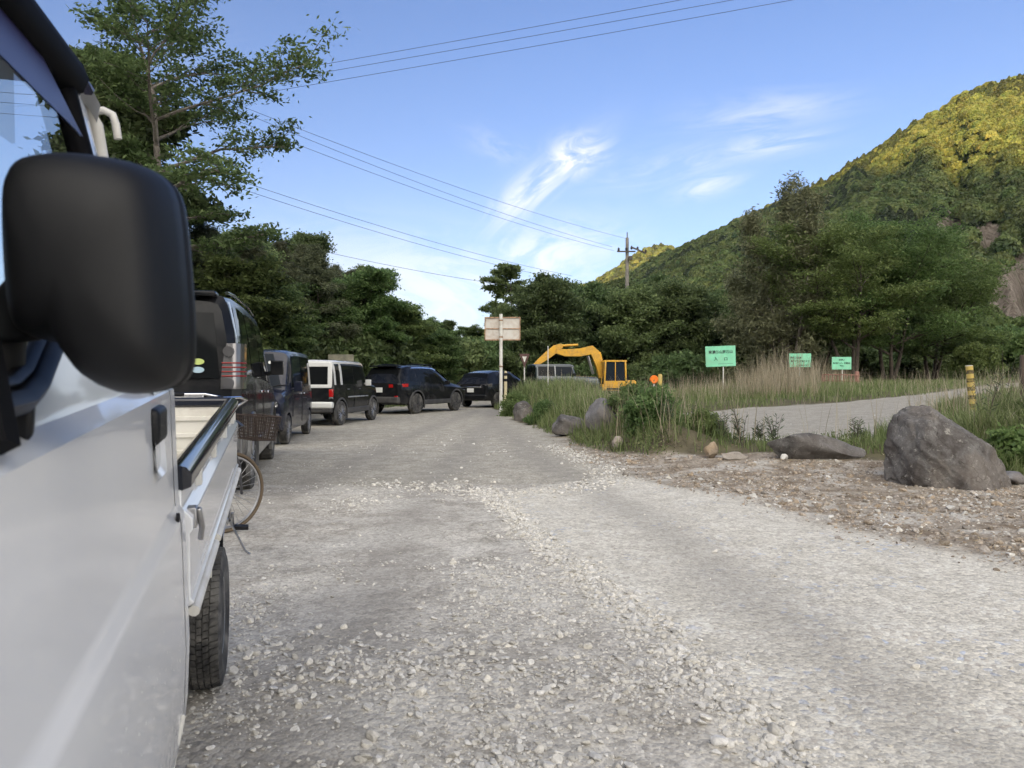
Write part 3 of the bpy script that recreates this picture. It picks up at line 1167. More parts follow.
class Sk:
    """branches as tapered tubes, with places for leaf clusters"""
    def __init__(s, seed):
        s.mb = MB()
        s.cl = []            # (position, size)
        s.rng = np.random.default_rng(seed)
    def limb(s, p0, d, length, r0, r1, n=6, bend=.25, up=0., sides=5):
        p, d = Vector(p0), Vector(d).normalized()
        pts = [p.copy()]
        for i in range(n):
            w = s.rng.normal(size=3) * bend
            d = (d + Vector(w) * .5 + Vector((0, 0, up))).normalized()
            p = p + d * (length / n)
            pts.append(p.copy())
        s.mb.tube(pts, [r0 + (r1 - r0) * (i / n) for i in range(n + 1)], sides, False)
        return pts


def lerp_pts(pts, t):
    f = t * (len(pts) - 1)
    i = min(int(f), len(pts) - 2)
    return pts[i].lerp(pts[i + 1], f - i), (pts[i + 1] - pts[i]).normalized()


def grow(seed, H=9., base=.25, R0=3.5, prof=None, nprim=26, nsec=6, trunk_r=.16, up0=.15, up1=1.0, droop=-.02, lean=(0, 0), stems=1, cr=(.5, .5, .3), sec_len=.42, cl_step=(.45, .75, 1.0), one_side=None, wander=.12):
    """a skeleton: trunk(s), limbs along the crown, side shoots, leaf cluster places"""
    s = Sk(seed)
    rng = s.rng
    prof = prof or (lambda t: math.sin(PI * min(1, .12 + t * .88)) ** .7)
    for k in range(stems):
        a0 = k * 6.28 / stems + .4
        off = Vector((math.cos(a0), math.sin(a0), 0)) * (.0 if stems == 1 else .16 * H * .12)
        ld = Vector((lean[0] + (0 if stems == 1 else math.cos(a0) * .24), lean[1] + (0 if stems == 1 else math.sin(a0) * .24), 1))
        tr = s.limb(off + Vector((0, 0, -.3)), ld, H * (1 if k == 0 else rng.uniform(.8, .97)), trunk_r * (1 if stems == 1 else .7), trunk_r * .12, 10, wander, .03, 9)
        m = nprim if stems == 1 else int(nprim / stems * 1.3)
        for i in range(m):
            t = (i + .5 + rng.uniform(-.3, .3)) / m
            hh = base + (1 - base) * t
            p, td = lerp_pts(tr, min(.995, hh))
            az = i * 2.39996 + rng.uniform(-.4, .4) + k
            ln = R0 * prof(t) * rng.uniform(.72, 1.15)
            if one_side is not None:
                ln *= 1 + one_side[1] * max(-1.1, math.cos(az - one_side[0]))
            el = up0 + (up1 - up0) * t + rng.uniform(-.12, .12)
            d = Vector((math.cos(az) * math.cos(el), math.sin(az) * math.cos(el), math.sin(el)))
            r = max(.012, trunk_r * .42 * (1 - .7 * t) * min(1, ln / R0 + .2))
            b = s.limb(p, d, max(ln, .3), r, r * .2, 6, .2, droop)
            q = max(2, int(nsec * (ln / R0 + .35)))
            for j in range(q):
                u = .16 + .84 * (j + rng.uniform(.2, .8)) / q
                pp, dd = lerp_pts(b, min(.99, u))
                sgn = 1 if j % 2 else -1
                side = dd.cross(Vector((0, 0, 1)))
                side = side.normalized() if side.length > .1 else Vector((1, 0, 0))
                d2 = (dd * .75 + side * sgn * rng.uniform(.5, 1.1) + Vector((0, 0, rng.uniform(-.15, .3)))).normalized()
                l2 = ln * sec_len * rng.uniform(.6, 1.2) * (1.15 - .5 * u)
                g = s.limb(pp, d2, max(l2, .2), r * .3, r * .1, 4, .25, droop, 4)
                for c in cl_step:
                    cp, _ = lerp_pts(g, c)
                    s.cl.append((cp, rng.uniform(.7, 1.2)))
            s.cl.append((b[-1], 1.))
    return s


def crown_from(s, name, per, cr, leaf, rng, flat=.6, asp=.4, tone=0., zshade=0.):
    """leaves round the cluster places"""
    P = np.array([c[0] for c in s.cl])
    W = np.array([c[1] for c in s.cl])
    n = len(P)
    c = np.repeat(P, per, 0)
    w = np.repeat(W, per)
    g = rng.normal(size=(n * per, 3)) * .55
    c = c + g * np.array(cr) * w[:, None]
    ct = np.repeat(rng.uniform(0, 1, n), per)
    tint = .45 + .28 * (ct - .5) + rng.normal(size=n * per) * .14 + tone + .10 * g[:, 2]
    return leaf_mesh(name, c, np.full(n * per, leaf), rng, tint, flat, asp)


def tree_proto(name, label, cat, seed, per, cr, leaf, lm, bark=None, flat=.6, asp=.4, tone=0., group=None, **kw):
    s = grow(seed, **kw)
    rng = np.random.default_rng(seed + 1000)
    t = thing(name, label, cat, (0, 0, 0), 0, group)
    s.mb.build('trunk', bark or M_BARK, t, 60)
    obj('crown', crown_from(s, 'crown', per, cr, leaf, rng, flat, asp, tone), lm, t)
    return t


def place(t, x, y, rz=0., s=1., dz=-.1):
    t.location = (x, y, GZ(x, y) + dz)
    t.rotation_euler = (0, 0, rz)
    t.scale = (s, s, s) if not hasattr(s, '__len__') else s
    return t


BANK_SKY = ([0, 70, 190, 240, 290, 320, 345, 360, 400, 430, 452, 480, 500], [330, 330, 214, 224, 232, 240, 262, 272, 301, 321, 333, 322, 330])
ROW_SKY = ([480, 500, 520, 545, 575, 600, 640, 680, 720, 745, 780], [330, 316, 303, 284, 276, 280, 282, 279, 292, 290, 310])


def place_to_sky(t, H, px, Y, rz, sky, rng, lo=.35, hi=1.5):
    """stand a tree so that its top follows the tree line of the wood"""
    x = X(px, Y)
    z = GZ(x, Y)
    s = (Zp(np.interp(px, *sky), Y) - z) / H * rng.uniform(.90, 1.04)
    if s < lo:
        s = lo
    s = min(s, hi)
    place(t, x, Y, rz, (s * 1.06, s * 1.06, s))


# the two tall trees above the truck
t = tree_proto('broadleaf_tree', 'tall loose tree with long open branches reaching over the parked cars', 'tree', 1, 42, (.40, .40, .14), .082, LEAF_DEEP, M_BARK_GREY, 1.1, .42,
               H=11.6, base=.40, R0=2.75, nprim=24, nsec=7, trunk_r=.20, up0=.12, up1=.95, droop=.01, sec_len=.40, prof=lambda t: .50 + .75 * math.sin(PI * (.06 + .86 * t)), one_side=(0.1, .5))
place(t, X(162, 20), 20., .0, 1.0)
t = tree_proto('broadleaf_tree', 'dense round dark tree right behind the mirror and truck cab', 'tree', 2, 70, (.5, .5, .34), .12, LEAF_DEEP, M_BARK, .7, .45,
               H=9.3, base=.28, R0=1.9, nprim=30, nsec=7, trunk_r=.18, up0=.05, up1=1.0, droop=.0, tone=-.05)
place(t, X(158, 23), 23., 1., 1.1)

# kinds that make up the woods
pine = tree_proto('pine_tree', 'dark brownish green pine with ragged top on the bank behind the parked cars', 'tree', 5, 70, (.36, .36, .26), .13, LEAF_PINE, M_BARK, .2, .16,
                  H=11, base=.25, R0=3.0, nprim=34, nsec=6, trunk_r=.17, up0=.0, up1=.75, droop=.02, prof=lambda t: (1.05 - t) ** .75, group='pines on the wooded bank', sec_len=.38)
oak = tree_proto('broadleaf_tree', 'dark green leafy tree crowded into the wooded bank behind the parked cars', 'tree', 6, 80, (.62, .62, .34), .125, LEAF_DEEP, M_BARK, .6, .5,
                 H=9, base=.12, R0=3.3, nprim=34, nsec=6, trunk_r=.17, up0=-.05, up1=1.0, droop=.0, group='leafy trees on the wooded bank')
maple = tree_proto('broadleaf_tree', 'lighter green spreading tree at the foot of the wooded bank', 'tree', 7, 80, (.60, .60, .20), .115, LEAF_MID, M_BARK, 1.2, .5,
                   H=7, base=.08, R0=3.6, nprim=32, nsec=7, trunk_r=.14, up0=.0, up1=.75, droop=-.01, group='lighter spreading trees on the wooded bank')
dark = tree_proto('broadleaf_tree', 'dark layered tree in the row of trees behind the excavator', 'tree', 8, 74, (.66, .66, .42), .135, LEAF_DEEP, M_BARK, .5, .5,
                  H=9.5, base=.06, R0=3.7, nprim=36, nsec=6, trunk_r=.18, up0=.1, up1=1.15, droop=.01, group='trees behind the excavator')

TR = np.random.default_rng(77)
BANK_PINES = [(262, 27, 1.12, .3), (318, 32, .98, 1.7), (300, 38, 1.28, 2.2), (232, 32, 1.2, 4), (345, 45, 1.02, 3.1), (280, 48, 1.35, 5), (215, 24, .95, .9), (335, 38, .92, 2.0)]
for i, (px, Y, s, rz) in enumerate(BANK_PINES):
    q = pine if i == 0 else copy_tree(pine, (0, 0, 0), 0)
    place_to_sky(q, 11.2, px, Y, rz, BANK_SKY, TR)
BANK_OAKS = [(205, 30, 1.15, 0), (240, 40, 1.25, 1), (175, 27, 1.1, 2), (365, 52, 1.0, 3), (395, 60, 1.02, 1.5), (420, 68, 1.0, 2.5), (300, 60, 1.5, 4), (350, 66, 1.3, 5), (150, 36, 1.2, 6), (75, 34, 1.0, .5),
             (447, 74, .95, 3.6), (400, 80, 1.25, .2), (100, 44, 1.3, 3.4), (255, 56, 1.5, .4)]
for i, (px, Y, s, rz) in enumerate(BANK_OAKS):
    q = oak if i == 0 else copy_tree(oak, (0, 0, 0), 0)
    place_to_sky(q, 9.4, px, Y, rz, BANK_SKY, TR)
BANK_MAPLES = [(385, 42, .86, 0), (425, 48, .80, 1.4), (355, 35, .78, 2.6), (322, 33, .62, 3.7), (262, 25, .60, 4.5), (452, 50, .66, 5.2), (405, 38, .62, .8), (225, 22, .62, 2.2), (472, 56, .70, 1.1), (455, 62, .95, .3), (440, 40, .5, 4.)]
for i, (px, Y, s, rz) in enumerate(BANK_MAPLES):
    q = maple if i == 0 else copy_tree(maple, (0, 0, 0), 0)
    place(q, X(px, Y), Y, rz, min(s, (Zp(np.interp(px, *BANK_SKY), Y) - GZ(X(px, Y), Y)) / 7.4))
ROW = [(560, 64, 1.0, 0), (585, 58, .92, 1), (540, 70, .9, 2), (610, 66, 1.02, 3), (640, 60, .95, 4), (668, 64, 1.0, 5), (695, 60, .92, .6), (720, 66, .98, 1.6), (530, 60, .72, 2.4), (745, 58, .78, 3.3), (500, 74, .82, 4.2),
       (575, 80, 1.15, 5.5), (650, 78, 1.15, .9), (705, 80, 1.1, 1.9), (515, 56, .55, 5.), (626, 54, .68, 2.9), (683, 55, .66, 4.4), (550, 52, .58, .2)]
for i, (px, Y, s, rz) in enumerate(ROW):
    q = dark if i == 0 else copy_tree(dark, (0, 0, 0), 0)
    place_to_sky(q, 9.8, px, Y, rz, ROW_SKY, TR)

t = tree_proto('broadleaf_tree', 'thin open tree standing above the others behind the rusty signboard', 'tree', 12, 26, (.5, .5, .24), .19, LEAF_MID, M_BARK, .8, .5,
               H=10, base=.35, R0=3.0, nprim=20, nsec=5, trunk_r=.14, up0=.2, up1=1.0)
place(t, X(514, 72), 72, .6, .98)

# the tall wispy tree with bare twigs at its top
t = tree_proto('willow_tree', 'tall wispy olive tree with nearly bare twigs at its top', 'tree', 14, 30, (.55, .55, .55), .15, LEAF_OLIVE, M_BARK_GREY, .0, .28,
               H=13.6, base=.10, R0=2.7, nprim=44, nsec=6, trunk_r=.20, up0=.35, up1=1.15, droop=.02, stems=3, prof=lambda t: .95 - .62 * t, wander=.09)
place(t, X(792, 46), 46, .3, .98)
t = tree_proto('willow_tree', 'shorter drooping olive tree left of the wispy one', 'tree', 15, 40, (.6, .6, .6), .16, LEAF_OLIVE, M_BARK_GREY, .0, .28,
               H=7.2, base=.06, R0=2.5, nprim=34, nsec=6, trunk_r=.14, up0=.3, up1=1.1, droop=-.03, stems=2, prof=lambda t: 1 - .5 * t)
place(t, X(762, 50), 50, 2., .98)

# flat-layered trees right of it
LAYER = dict(per=54, cr=(.72, .72, .22), leaf=.098, lm=LEAF_FRESH, bark=M_BARK, flat=1.1, asp=.4, base=.26, R0=3.7, nprim=24, nsec=7, trunk_r=.19, up0=.35, up1=1.15, droop=-.005, stems=3, prof=lambda t: (.35 + 1.0 * math.sin(PI * (.12 + .80 * t)) ** .8) * .85)
locust = tree_proto('locust_tree', 'broad tree with flat feathery layers just right of the wispy tree', 'tree', 16, H=9.4, **LAYER)
place(locust, X(852, 44), 44, .4, .98)
t = tree_proto('locust_tree', 'forked feathery tree in the middle of the grove beyond the branch road', 'tree', 17, H=8.0, **LAYER)
place(t, X(890, 46), 46, 1.9, 1.08)
t = tree_proto('locust_tree', 'lower feathery tree at the right end of the grove', 'tree', 18, H=6.6, **LAYER)
place(t, X(932, 50), 50, 2.4, 1.1)
q = copy_tree(locust, (0, 0, 0), 0, label='feathery tree half hidden behind the wispy tree trunk')
place(q, X(815, 52), 52, 3.2, 1.0)

# fresh green growth at the right and the dark bushes under the trees
fresh = tree_proto('shrub', 'light green bushy growth at the foot of the hill', 'shrub', 20, 60, (.5, .5, .34), .14, LEAF_FRESH, M_BARK, .6, .5,
                   H=3.0, base=.03, R0=1.9, nprim=26, nsec=5, trunk_r=.05, up0=.1, up1=1.2, stems=3, group='light green bushes at the foot of the hill')
for i, (px, Y, s, rz) in enumerate([(985, 62, 1.3, 0), (1012, 68, 1.5, 1), (962, 66, 1.3, 2), (1040, 58, 1.2, 3), (1070, 66, 1.6, 4), (935, 70, 1.5, 5), (905, 72, 1.5, .7), (870, 74, 1.5, 1.7), (1100, 72, 1.6, 2.7), (1000, 80, 2.1, .3), (950, 84, 2.1, 3.3), (1045, 82, 2.2, 5.), (830, 76, 1.4, .1)]):
    q = fresh if i == 0 else copy_tree(fresh, (0, 0, 0), 0)
    place(q, X(px, Y), Y, rz, s)
q = copy_tree(fresh, (0, 0, 0), 0, label='small pale green bush beside the far bend of the branch road')
if 'group' in q: del q['group']
place(q, X(976, 44), 44, 2.2, (.62, .62, .72))
bush = tree_proto('shrub', 'dark undergrowth bush beneath the trees', 'shrub', 21, 60, (.45, .45, .34), .15, LEAF_DEEP, M_BARK, .5, .5,
                  H=2.4, base=.03, R0=1.7, nprim=22, nsec=5, trunk_r=.05, up0=.1, up1=1.2, stems=3, group='dark bushes under the trees')
UNDER = [(520, 50, .8), (545, 55, 1), (570, 50, .8), (598, 56, 1), (625, 50, .75), (655, 54, 1), (682, 50, .85), (708, 55, 1), (735, 52, .9), (770, 56, .9), (800, 58, 1), (835, 60, 1.), (868, 60, .9), (895, 62, .9), (925, 60, .8), (475, 48, .8), (492, 52, .9),
         (345, 33, .75), (372, 36, .8), (400, 42, .85), (430, 45, .85), (300, 27, .7), (458, 46, .8), (262, 23, .7), (235, 20, .65), (200, 17, .6)]
for i, (px, Y, s) in enumerate(UNDER):
    q = bush if i == 0 else copy_tree(bush, (0, 0, 0), 0)
    place(q, X(px, Y), Y, i * 1.3, s * 1.15)

# shrubs in the grass beside the road
weed = tree_proto('shrub', 'dark leafy shrub at the road edge right of the grey boulder', 'shrub', 23, 34, (.16, .16, .16), .055, LEAF_MID, M_BARK, .3, .4,
                  H=1.0, base=.04, R0=.62, nprim=26, nsec=5, trunk_r=.018, up0=.2, up1=1.2, stems=3)
place(weed, X(652, 12.6), 12.6, .3, .72)
for px, Y, s, lb in ((704, 12.0, .5, 'low leafy shrub behind the tan upright stone'), (632, 14.2, .72, 'taller green shrub behind the dark leafy one'), (516, 24.0, .8, 'green shrub around the foot of the signboard post'),
                     (545, 19.5, .6, 'weedy shrub above the low brownish boulder')):
    q = copy_tree(weed, (0, 0, 0), 0, label=lb)
    place(q, X(px, Y), Y, px * .1, s)
cover = tree_proto('shrub', 'broad-leaved light green shrub right of the big boulder', 'shrub', 24, 40, (.15, .15, .15), .055, LEAF_FRESH, M_BARK, .5, .65,
                   H=.75, base=.03, R0=.62, nprim=22, nsec=5, trunk_r=.016, up0=.2, up1=1.2, stems=3)
place(cover, X(1016, 9.3), 9.35, .3, .62)
q = copy_tree(cover, (0, 0, 0), 0, label='second light green shrub at the edge of the frame behind the boulder')
place(q, X(1052, 10.6), 10.6, 2.3, .7)


# ------------------------------------------------------------------ grass
def grass_mat(name, cols, trans=.3):
    return leaf_mat(name, cols, .6, trans, 0.)


M_GRASS = grass_mat('green_grass', [(.085, .115, .035), (.14, .185, .055), (.20, .245, .08), (.29, .29, .15), (.44, .39, .26)])
M_DRY = grass_mat('dry_grass', [(.16, .13, .08), (.27, .225, .14), (.37, .31, .205), (.47, .41, .29), (.15, .165, .06)])


def blades(name, x, y, h, w, rng, m, tint, lean=.45, label=None, cat='grass', curl=.6):
    n = len(x)
    z = ground_z(x, y) + rough_z(x, y) - .02
    az = rng.uniform(0, 6.28, n)
    ln = lean * rng.uniform(.1, 1.0, n)
    dx, dy = np.cos(az) * ln, np.sin(az) * ln
    fx, fy = -np.sin(az + rng.normal(size=n) * .6), np.cos(az + rng.normal(size=n) * .6)
    lev = [0, .4, .75, 1.]
    wid = [1., .85, .5, .05]
    V = []
    for l, k in zip(lev, wid):
        bend = l * l * curl + l * (1 - curl)
        px, py, pz = x + dx * h * bend, y + dy * h * bend, z + h * (l - .32 * ln * l * l)
        for sg in (-1, 1):
            V.append(np.stack([px + sg * fx * w * k, py + sg * fy * w * k, pz], -1))
    V = np.stack(V, 1)
    b = np.arange(n)[:, None] * 8
    F = np.concatenate([b + np.array([[2 * i, 2 * i + 1, 2 * i + 3, 2 * i + 2]]) for i in range(3)], 1).reshape(-1, 4)
    me = mesh_np(name, V.reshape(-1, 3), F, True)
    vattr(me, 'tint', np.repeat(np.clip(tint, 0, 1), 8))
    return tag(obj(name, me, m), label, cat, kind='stuff')


def veg_points(n, rng, y0, y1, px0, px1, edge=.15, powr=1.):
    y = y0 * (y1 / y0) ** rng.uniform(0, 1, n) ** powr
    x = (rng.uniform(px0, px1, n) - CX) / FPX * y
    jx, jy = x + .3 * fbm(x * 1.1, y * 1.1, 3, 121), y + .3 * fbm(x * 1.1, y * 1.1, 3, 122)
    k = (sdf_poly(jx, jy, VEG) < -edge) & (sdf_poly(x, y, ROAD2) > .1)
    return x[k], y[k]


def build_grass():
    rng = np.random.default_rng(31)
    # green grass of the strip between the roads
    x, y = veg_points(125000, rng, 8.3, 40, 440, 1080, .05)
    c = fbm(x * .6, y * .6, 3, 131)
    k = rng.uniform(size=len(x)) < np.clip(.62 + 1.0 * c, .12, 1)
    x, y, c = x[k], y[k], c[k]
    isl = -sdf_poly(x, y, ISLE)
    h = (.20 + .26 * rng.uniform(size=len(x)) ** 1.5 + .2 * np.clip(c, 0, 1)) * (.75 + .45 * sstep(0, .9, isl) + .45 * sstep(15, 25, y) * sstep(0, 1, isl))
    h = h * np.where((x / y > .54) & (y > 12.5), .5, 1)
    h = h * np.where((x > 3.2) & (x < 5.4) & (y < 12), .75, 1)
    blades('grass', x, y, h, (.0028 + .00038 * y), rng, M_GRASS, .34 + .2 * c + rng.normal(size=len(x)) * .16, .7, 'green and straw coloured grass of the strip between the two roads')
    # tall dry reeds round the green signs
    n = 25000
    px = rng.uniform(600, 862, n)
    y = 24 * (46 / 24) ** rng.uniform(0, 1, n)
    x = (px - CX) / FPX * y
    k = (sdf_poly(x, y, ROAD2) > .6) & (sdf_poly(x, y, VEG) < -.4) & ~((px > 820) & (y < 36.8))
    c = fbm(x * .35, y * .35, 3, 141)
    heavy = np.exp(-((px - 785) / 44.) ** 2) + .26 * np.exp(-((px - 690) / 60.) ** 2) + .4 * np.exp(-((px - 835) / 25.) ** 2)
    k &= rng.uniform(size=n) < np.clip(heavy * (.55 + .7 * c), 0, 1) * .62
    x, y, heavy = x[k], y[k], heavy[k]
    blades('reeds', x, y, (.7 + 1.05 * rng.uniform(size=len(x)) ** 1.3) * (.5 + .55 * np.clip(heavy, 0, 1)) * (1 + .5 * fbm(x * .8, y * .8, 3, 143)), .0075, rng, M_DRY, .45 + rng.normal(size=len(x)) * .22, .38, 'tall dry straw coloured reeds around the green signs', 'reeds')
    # dry stalks among the green
    x, y = veg_points(3000, rng, 11, 36, 500, 1060, .3)
    blades('reeds', x, y, .55 + .45 * rng.uniform(size=len(x)), .005, rng, M_DRY, .5 + rng.normal(size=len(x)) * .2, .4, 'scattered dry stalks standing in the green grass', 'reeds')
    # meadow beyond the branch road and the foot of the grove
    n = 34000
    px = rng.uniform(560, 1060, n)
    y = 24 * (75 / 24) ** rng.uniform(0, 1, n)
    x = (px - CX) / FPX * y
    k = (sdf_poly(x, y, ROAD2) > .2) & (sdf_poly(x, y, VEG) < -.3)
    x, y = x[k], y[k]
    c = fbm(x * .15, y * .15, 3, 151)
    blades('grass', x, y, (.20 + .34 * rng.uniform(size=len(x)) ** 2) * np.where(x / y > .47, .45, 1) * (1 + .6 * c), .010, rng, M_GRASS, .42 + .25 * c + rng.normal(size=len(x)) * .14, .6, 'mown and wild green grass beyond the branch road')
    # grass and weeds at the foot of the wooded bank
    n = 16000
    y = 10 * (60 / 10) ** rng.uniform(0, 1, n)
    x = bank_x(y) - rng.uniform(-.1, 1, n) ** 2 * 6
    blades('grass', x, y, .2 + .35 * rng.uniform(size=n), .012, rng, M_GRASS, .3 + rng.normal(size=n) * .15, .6, 'weeds and grass at the foot of the wooded bank')


build_grass()


def build_litter():
    rng = np.random.default_rng(91)
    # dry leaves and straw lying on the debris strip and under the edge of the weeds
    n = 26000
    y = 3.4 * (18 / 3.4) ** rng.uniform(0, 1, n)
    x = rng.uniform(-20, 600, n) / FPX * y
    veg, brown, fine, even, rut = zone_fields(x, y)
    c = fbm(x * 1.6, y * 1.6, 3, 161)
    k = rng.uniform(size=n) < np.clip(np.clip(brown, 0, 1) * (.25 + 1.1 * c) + .5 * veg * sstep(1.2, .1, -sdf_poly(x, y, VEG)), 0, 1)
    x, y = x[k], y[k]
    m = len(x)
    P = np.stack([x, y, ground_z(x, y) + rough_z(x, y) + .008], -1)
    me = leaf_mesh('leaf_litter', P, np.full(m, .022) * (.7 + .06 * y), rng, .45 + rng.normal(size=m) * .3, 2.2, .22)
    tag(obj('leaf_litter', me, leaf_mat('dry_litter', [(.09, .055, .03), (.19, .125, .07), (.32, .24, .14), (.45, .38, .26)], trans=.1, obj_var=0.)), 'dry leaves and straw littering the debris along the weeds', 'litter', kind='stuff')
    # low leafy weeds hiding the foot of the grass
    n = 90000
    x, y = veg_points(n, rng, 8.6, 24, 480, 1060, -.05)
    d = -sdf_poly(x, y, VEG)
    c = fbm(x * 1.4, y * 1.4, 4, 171)
    k = rng.uniform(size=len(x)) < np.clip(.15 + 1.5 * c, 0, 1) * sstep(2.6, .2, d)
    x, y, c = x[k], y[k], c[k]
    m = len(x)
    P = np.stack([x, y, ground_z(x, y) + rough_z(x, y) + rng.uniform(0, 1, m) ** 1.5 * (.07 + .22 * np.clip(c, 0, 1))], -1)
    me = leaf_mesh('ground_cover', P, np.full(m, .020) * (.7 + .03 * y), rng, .5 + .3 * c + rng.normal(size=m) * .2, 1.0, .5)
    tag(obj('ground_cover', me, leaf_mat('low_weed_leaves', [(.05, .075, .025), (.10, .14, .045), (.16, .205, .07), (.22, .245, .11)], trans=.4, obj_var=0.)), 'low leafy weeds creeping out at the foot of the grass', 'weeds', kind='stuff')


build_litter()


def tall_weed(name, label, px, Y, h, leaves, m, seed, leafl=.07, group=None):
    """a single stem with long narrow leaves round it"""
    rng = np.random.default_rng(seed)
    x, y = X(px, Y), Y
    t = thing(name, label, 'plant', (x, y, GZ(x, y) - .02), 0, group)
    ns = 7
    P, S = [], MB()
    for k in range(ns):
        a = rng.uniform(0, 6.28)
        hh = h * rng.uniform(.6, 1)
        pts = [Vector((math.cos(a) * .22 * hh * u * u + .03 * math.cos(a), math.sin(a) * .22 * hh * u * u + .03 * math.sin(a), hh * u)) for u in (0, .3, .6, .85, 1)]
        S.tube(pts, [.005, .0045, .004, .003, .0015], 4, False)
        for j in range(leaves):
            p, d = lerp_pts(pts, .15 + .84 * j / leaves)
            b = rng.uniform(0, 6.28)
            P.append((p, Vector((math.cos(b), math.sin(b), rng.uniform(.25, .9))).normalized(), leafl * (1.25 - .7 * j / leaves)))
    S.build('stem', MATS.get('bark'), t, 60)
    c = np.array([p + d * l for p, d, l in P])
    a = np.array([d * l for p, d, l in P])
    b = np.cross(a, rand_dirs(len(P), rng))
    b = b / np.linalg.norm(b, axis=1, keepdims=True) * (np.linalg.norm(a, axis=1, keepdims=True) * .16)
    V, F = quads(c, a, b)
    me = mesh_np('leaves', V, F)
    vattr(me, 'tint', np.repeat(np.clip(.5 + rng.normal(size=len(P)) * .2, 0, 1), 4))
    obj('leaves', me, m, t)
    return t


M_MUG = leaf_mat('grey_green_leaves', [(.05, .07, .035), (.09, .12, .06), (.14, .17, .09)], trans=.3, obj_var=.15)
for i, (px, Y, h, lb) in enumerate([(742, 11.2, .62, 'upright spiky weed behind the flat whitish stone'), (668, 12.0, .55, 'spiky weed at the edge of the dark leafy shrub'), (722, 11.6, .5, 'spreading weed left of the upright spiky one'), (775, 11.3, .62, 'tall thin weed behind the left end of the long flat rock'),
                                    (856, 11.0, .40, 'low weed at the right end of the long flat rock'), (690, 13.4, .6, 'weed standing between the shrubs of the strip'), (760, 11.9, .42, 'small weed in the grass behind the long flat rock')]):
    tall_weed('weed', lb, px, Y, h, 12, M_MUG, 500 + i, .06)
for i, (px, Y, h, lb) in enumerate([(985, 10.6, 1.15, 'tall thin weed behind the big boulder'), (1003, 11.5, 1.2, 'tall thin weed beside the striped post')]):
    tall_weed('weed', lb, px, Y, h, 9, M_MUG, 520 + i, .06)


def tussock(label, px, Y, h, n, seed):
    rng = np.random.default_rng(seed)
    x, y = X(px, Y), Y
    xs, ys = x + rng.normal(size=n) * .16, y + rng.normal(size=n) * .16
    o = blades('grass_tussock', xs, ys, h * rng.uniform(.5, 1.05, n), .006, rng, M_GRASS, .45 + rng.normal(size=n) * .25, .95, label, 'grass', .85)
    del o['kind']


for i, (px, Y, h, lb) in enumerate([(985, 10.2, .75, 'arching grass tussock behind the big boulder'), (1012, 11.2, .85, 'tall grass tussock right of the striped post'), (948, 14.5, .55, 'grass tussock left of the striped post'), (1035, 9.9, .8, 'grass tussock behind the light green shrubs')]):
    tussock(lb, px, Y, h, 420, 600 + i)


# ------------------------------------------------------------------ the white kei truck
M_WHITE = mat('white_paint', (.69, .70, .715), .16, coat=.6, dirt=((.56, .55, .53), .05), dscale=1.2, low=((.50, .47, .41), .35, .95, .55))
M_WHITE_DULL = mat('dull_white_metal', (.62, .61, .57), .5, dirt=((.40, .37, .32), .5), dscale=6.)
M_BLACK_PL = mat('black_plastic', (.0075, .0078, .009), .46, bump=.12, bscale=900, spec=.26)
M_BLACK = mat('black_trim', (.008, .008, .010), .5, spec=.25)
M_SEAL = mat('black_seal', (.004, .004, .005), .7, spec=.08)
M_GLOSS_BLACK = mat('gloss_black_trim', (.012, .013, .018), .12, coat=.5)
M_DARK_GAP = mat('dark_gap', (.006, .006, .006), .9)
M_RUBBER = mat('tyre_rubber', (.018, .018, .019), .8, dirt=((.26, .25, .23), .55), dscale=9., bump=.2, bscale=120)
M_RUBBER_FAR = mat('dusty_tyre', (.022, .022, .022), .85, dirt=((.22, .21, .19), .6), dscale=5.)
M_STEEL = mat('steel', (.45, .45, .46), .35, metal=1., dirt=((.2, .18, .15), .4), dscale=8)
M_CHROME = mat('chrome', (.75, .75, .77), .08, metal=1.)
M_VISOR = mat('smoked_visor', (.035, .032, .085), .30, spec=.3)
M_SEAT = mat('grey_seat_cloth', (.06, .06, .065), .9, bump=.3, bscale=300)
M_CREAM = mat('cream_bed_paint', (.66, .64, .58), .5, dirt=((.36, .32, .26), .45), dscale=5.)
GLASS_CLEAR = glass_mat('clear_glass', (.93, .96, .96), 1.0)
TW = 1.475
TRUCK_PITCH = math.atan(.057)
TRUCK_YAW = math.atan(.316)


def cab_inset(h):
    return float(np.interp(h, [.30, .37, .52, .66, .86, 1.02, 1.30, 1.325, 1.40, 1.62, 1.90, 1.955], [.085, .055, .012, 0, .002, .010, .028, .050, .068, .120, .180, .205]))


def arch_bottom(s, c=-.58, r=.325, z0=.275, lo=.33):
    d = r * r - (s - c) ** 2
    return max(lo, z0 + math.sqrt(d)) if d > 0 else lo


def window_sill(s):
    return 1.35 + .065 * float(sstep(-.94, -.72, s))


def crease_h(s):
    return 1.028 + .01 * s


def side_pt(s, h, out=0., side=1):
    """a point on the cab side, side +1 the driver's, -1 the far one"""
    w = -cab_inset(h) + out
    return (w, s, h) if side > 0 else (-TW - w, s, h)


def strip_grid(mb, cols, rows_fn, side):
    rings = []
    for s in cols:
        rings.append([side_pt(s, h, o, side) for h, o in rows_fn(s)])
    n = len(rings[0])
    mb.add([p for r in rings for p in r], [(i * n + j, i * n + j + 1, (i + 1) * n + j + 1, (i + 1) * n + j) for i in range(len(rings) - 1) for j in range(n - 1)])


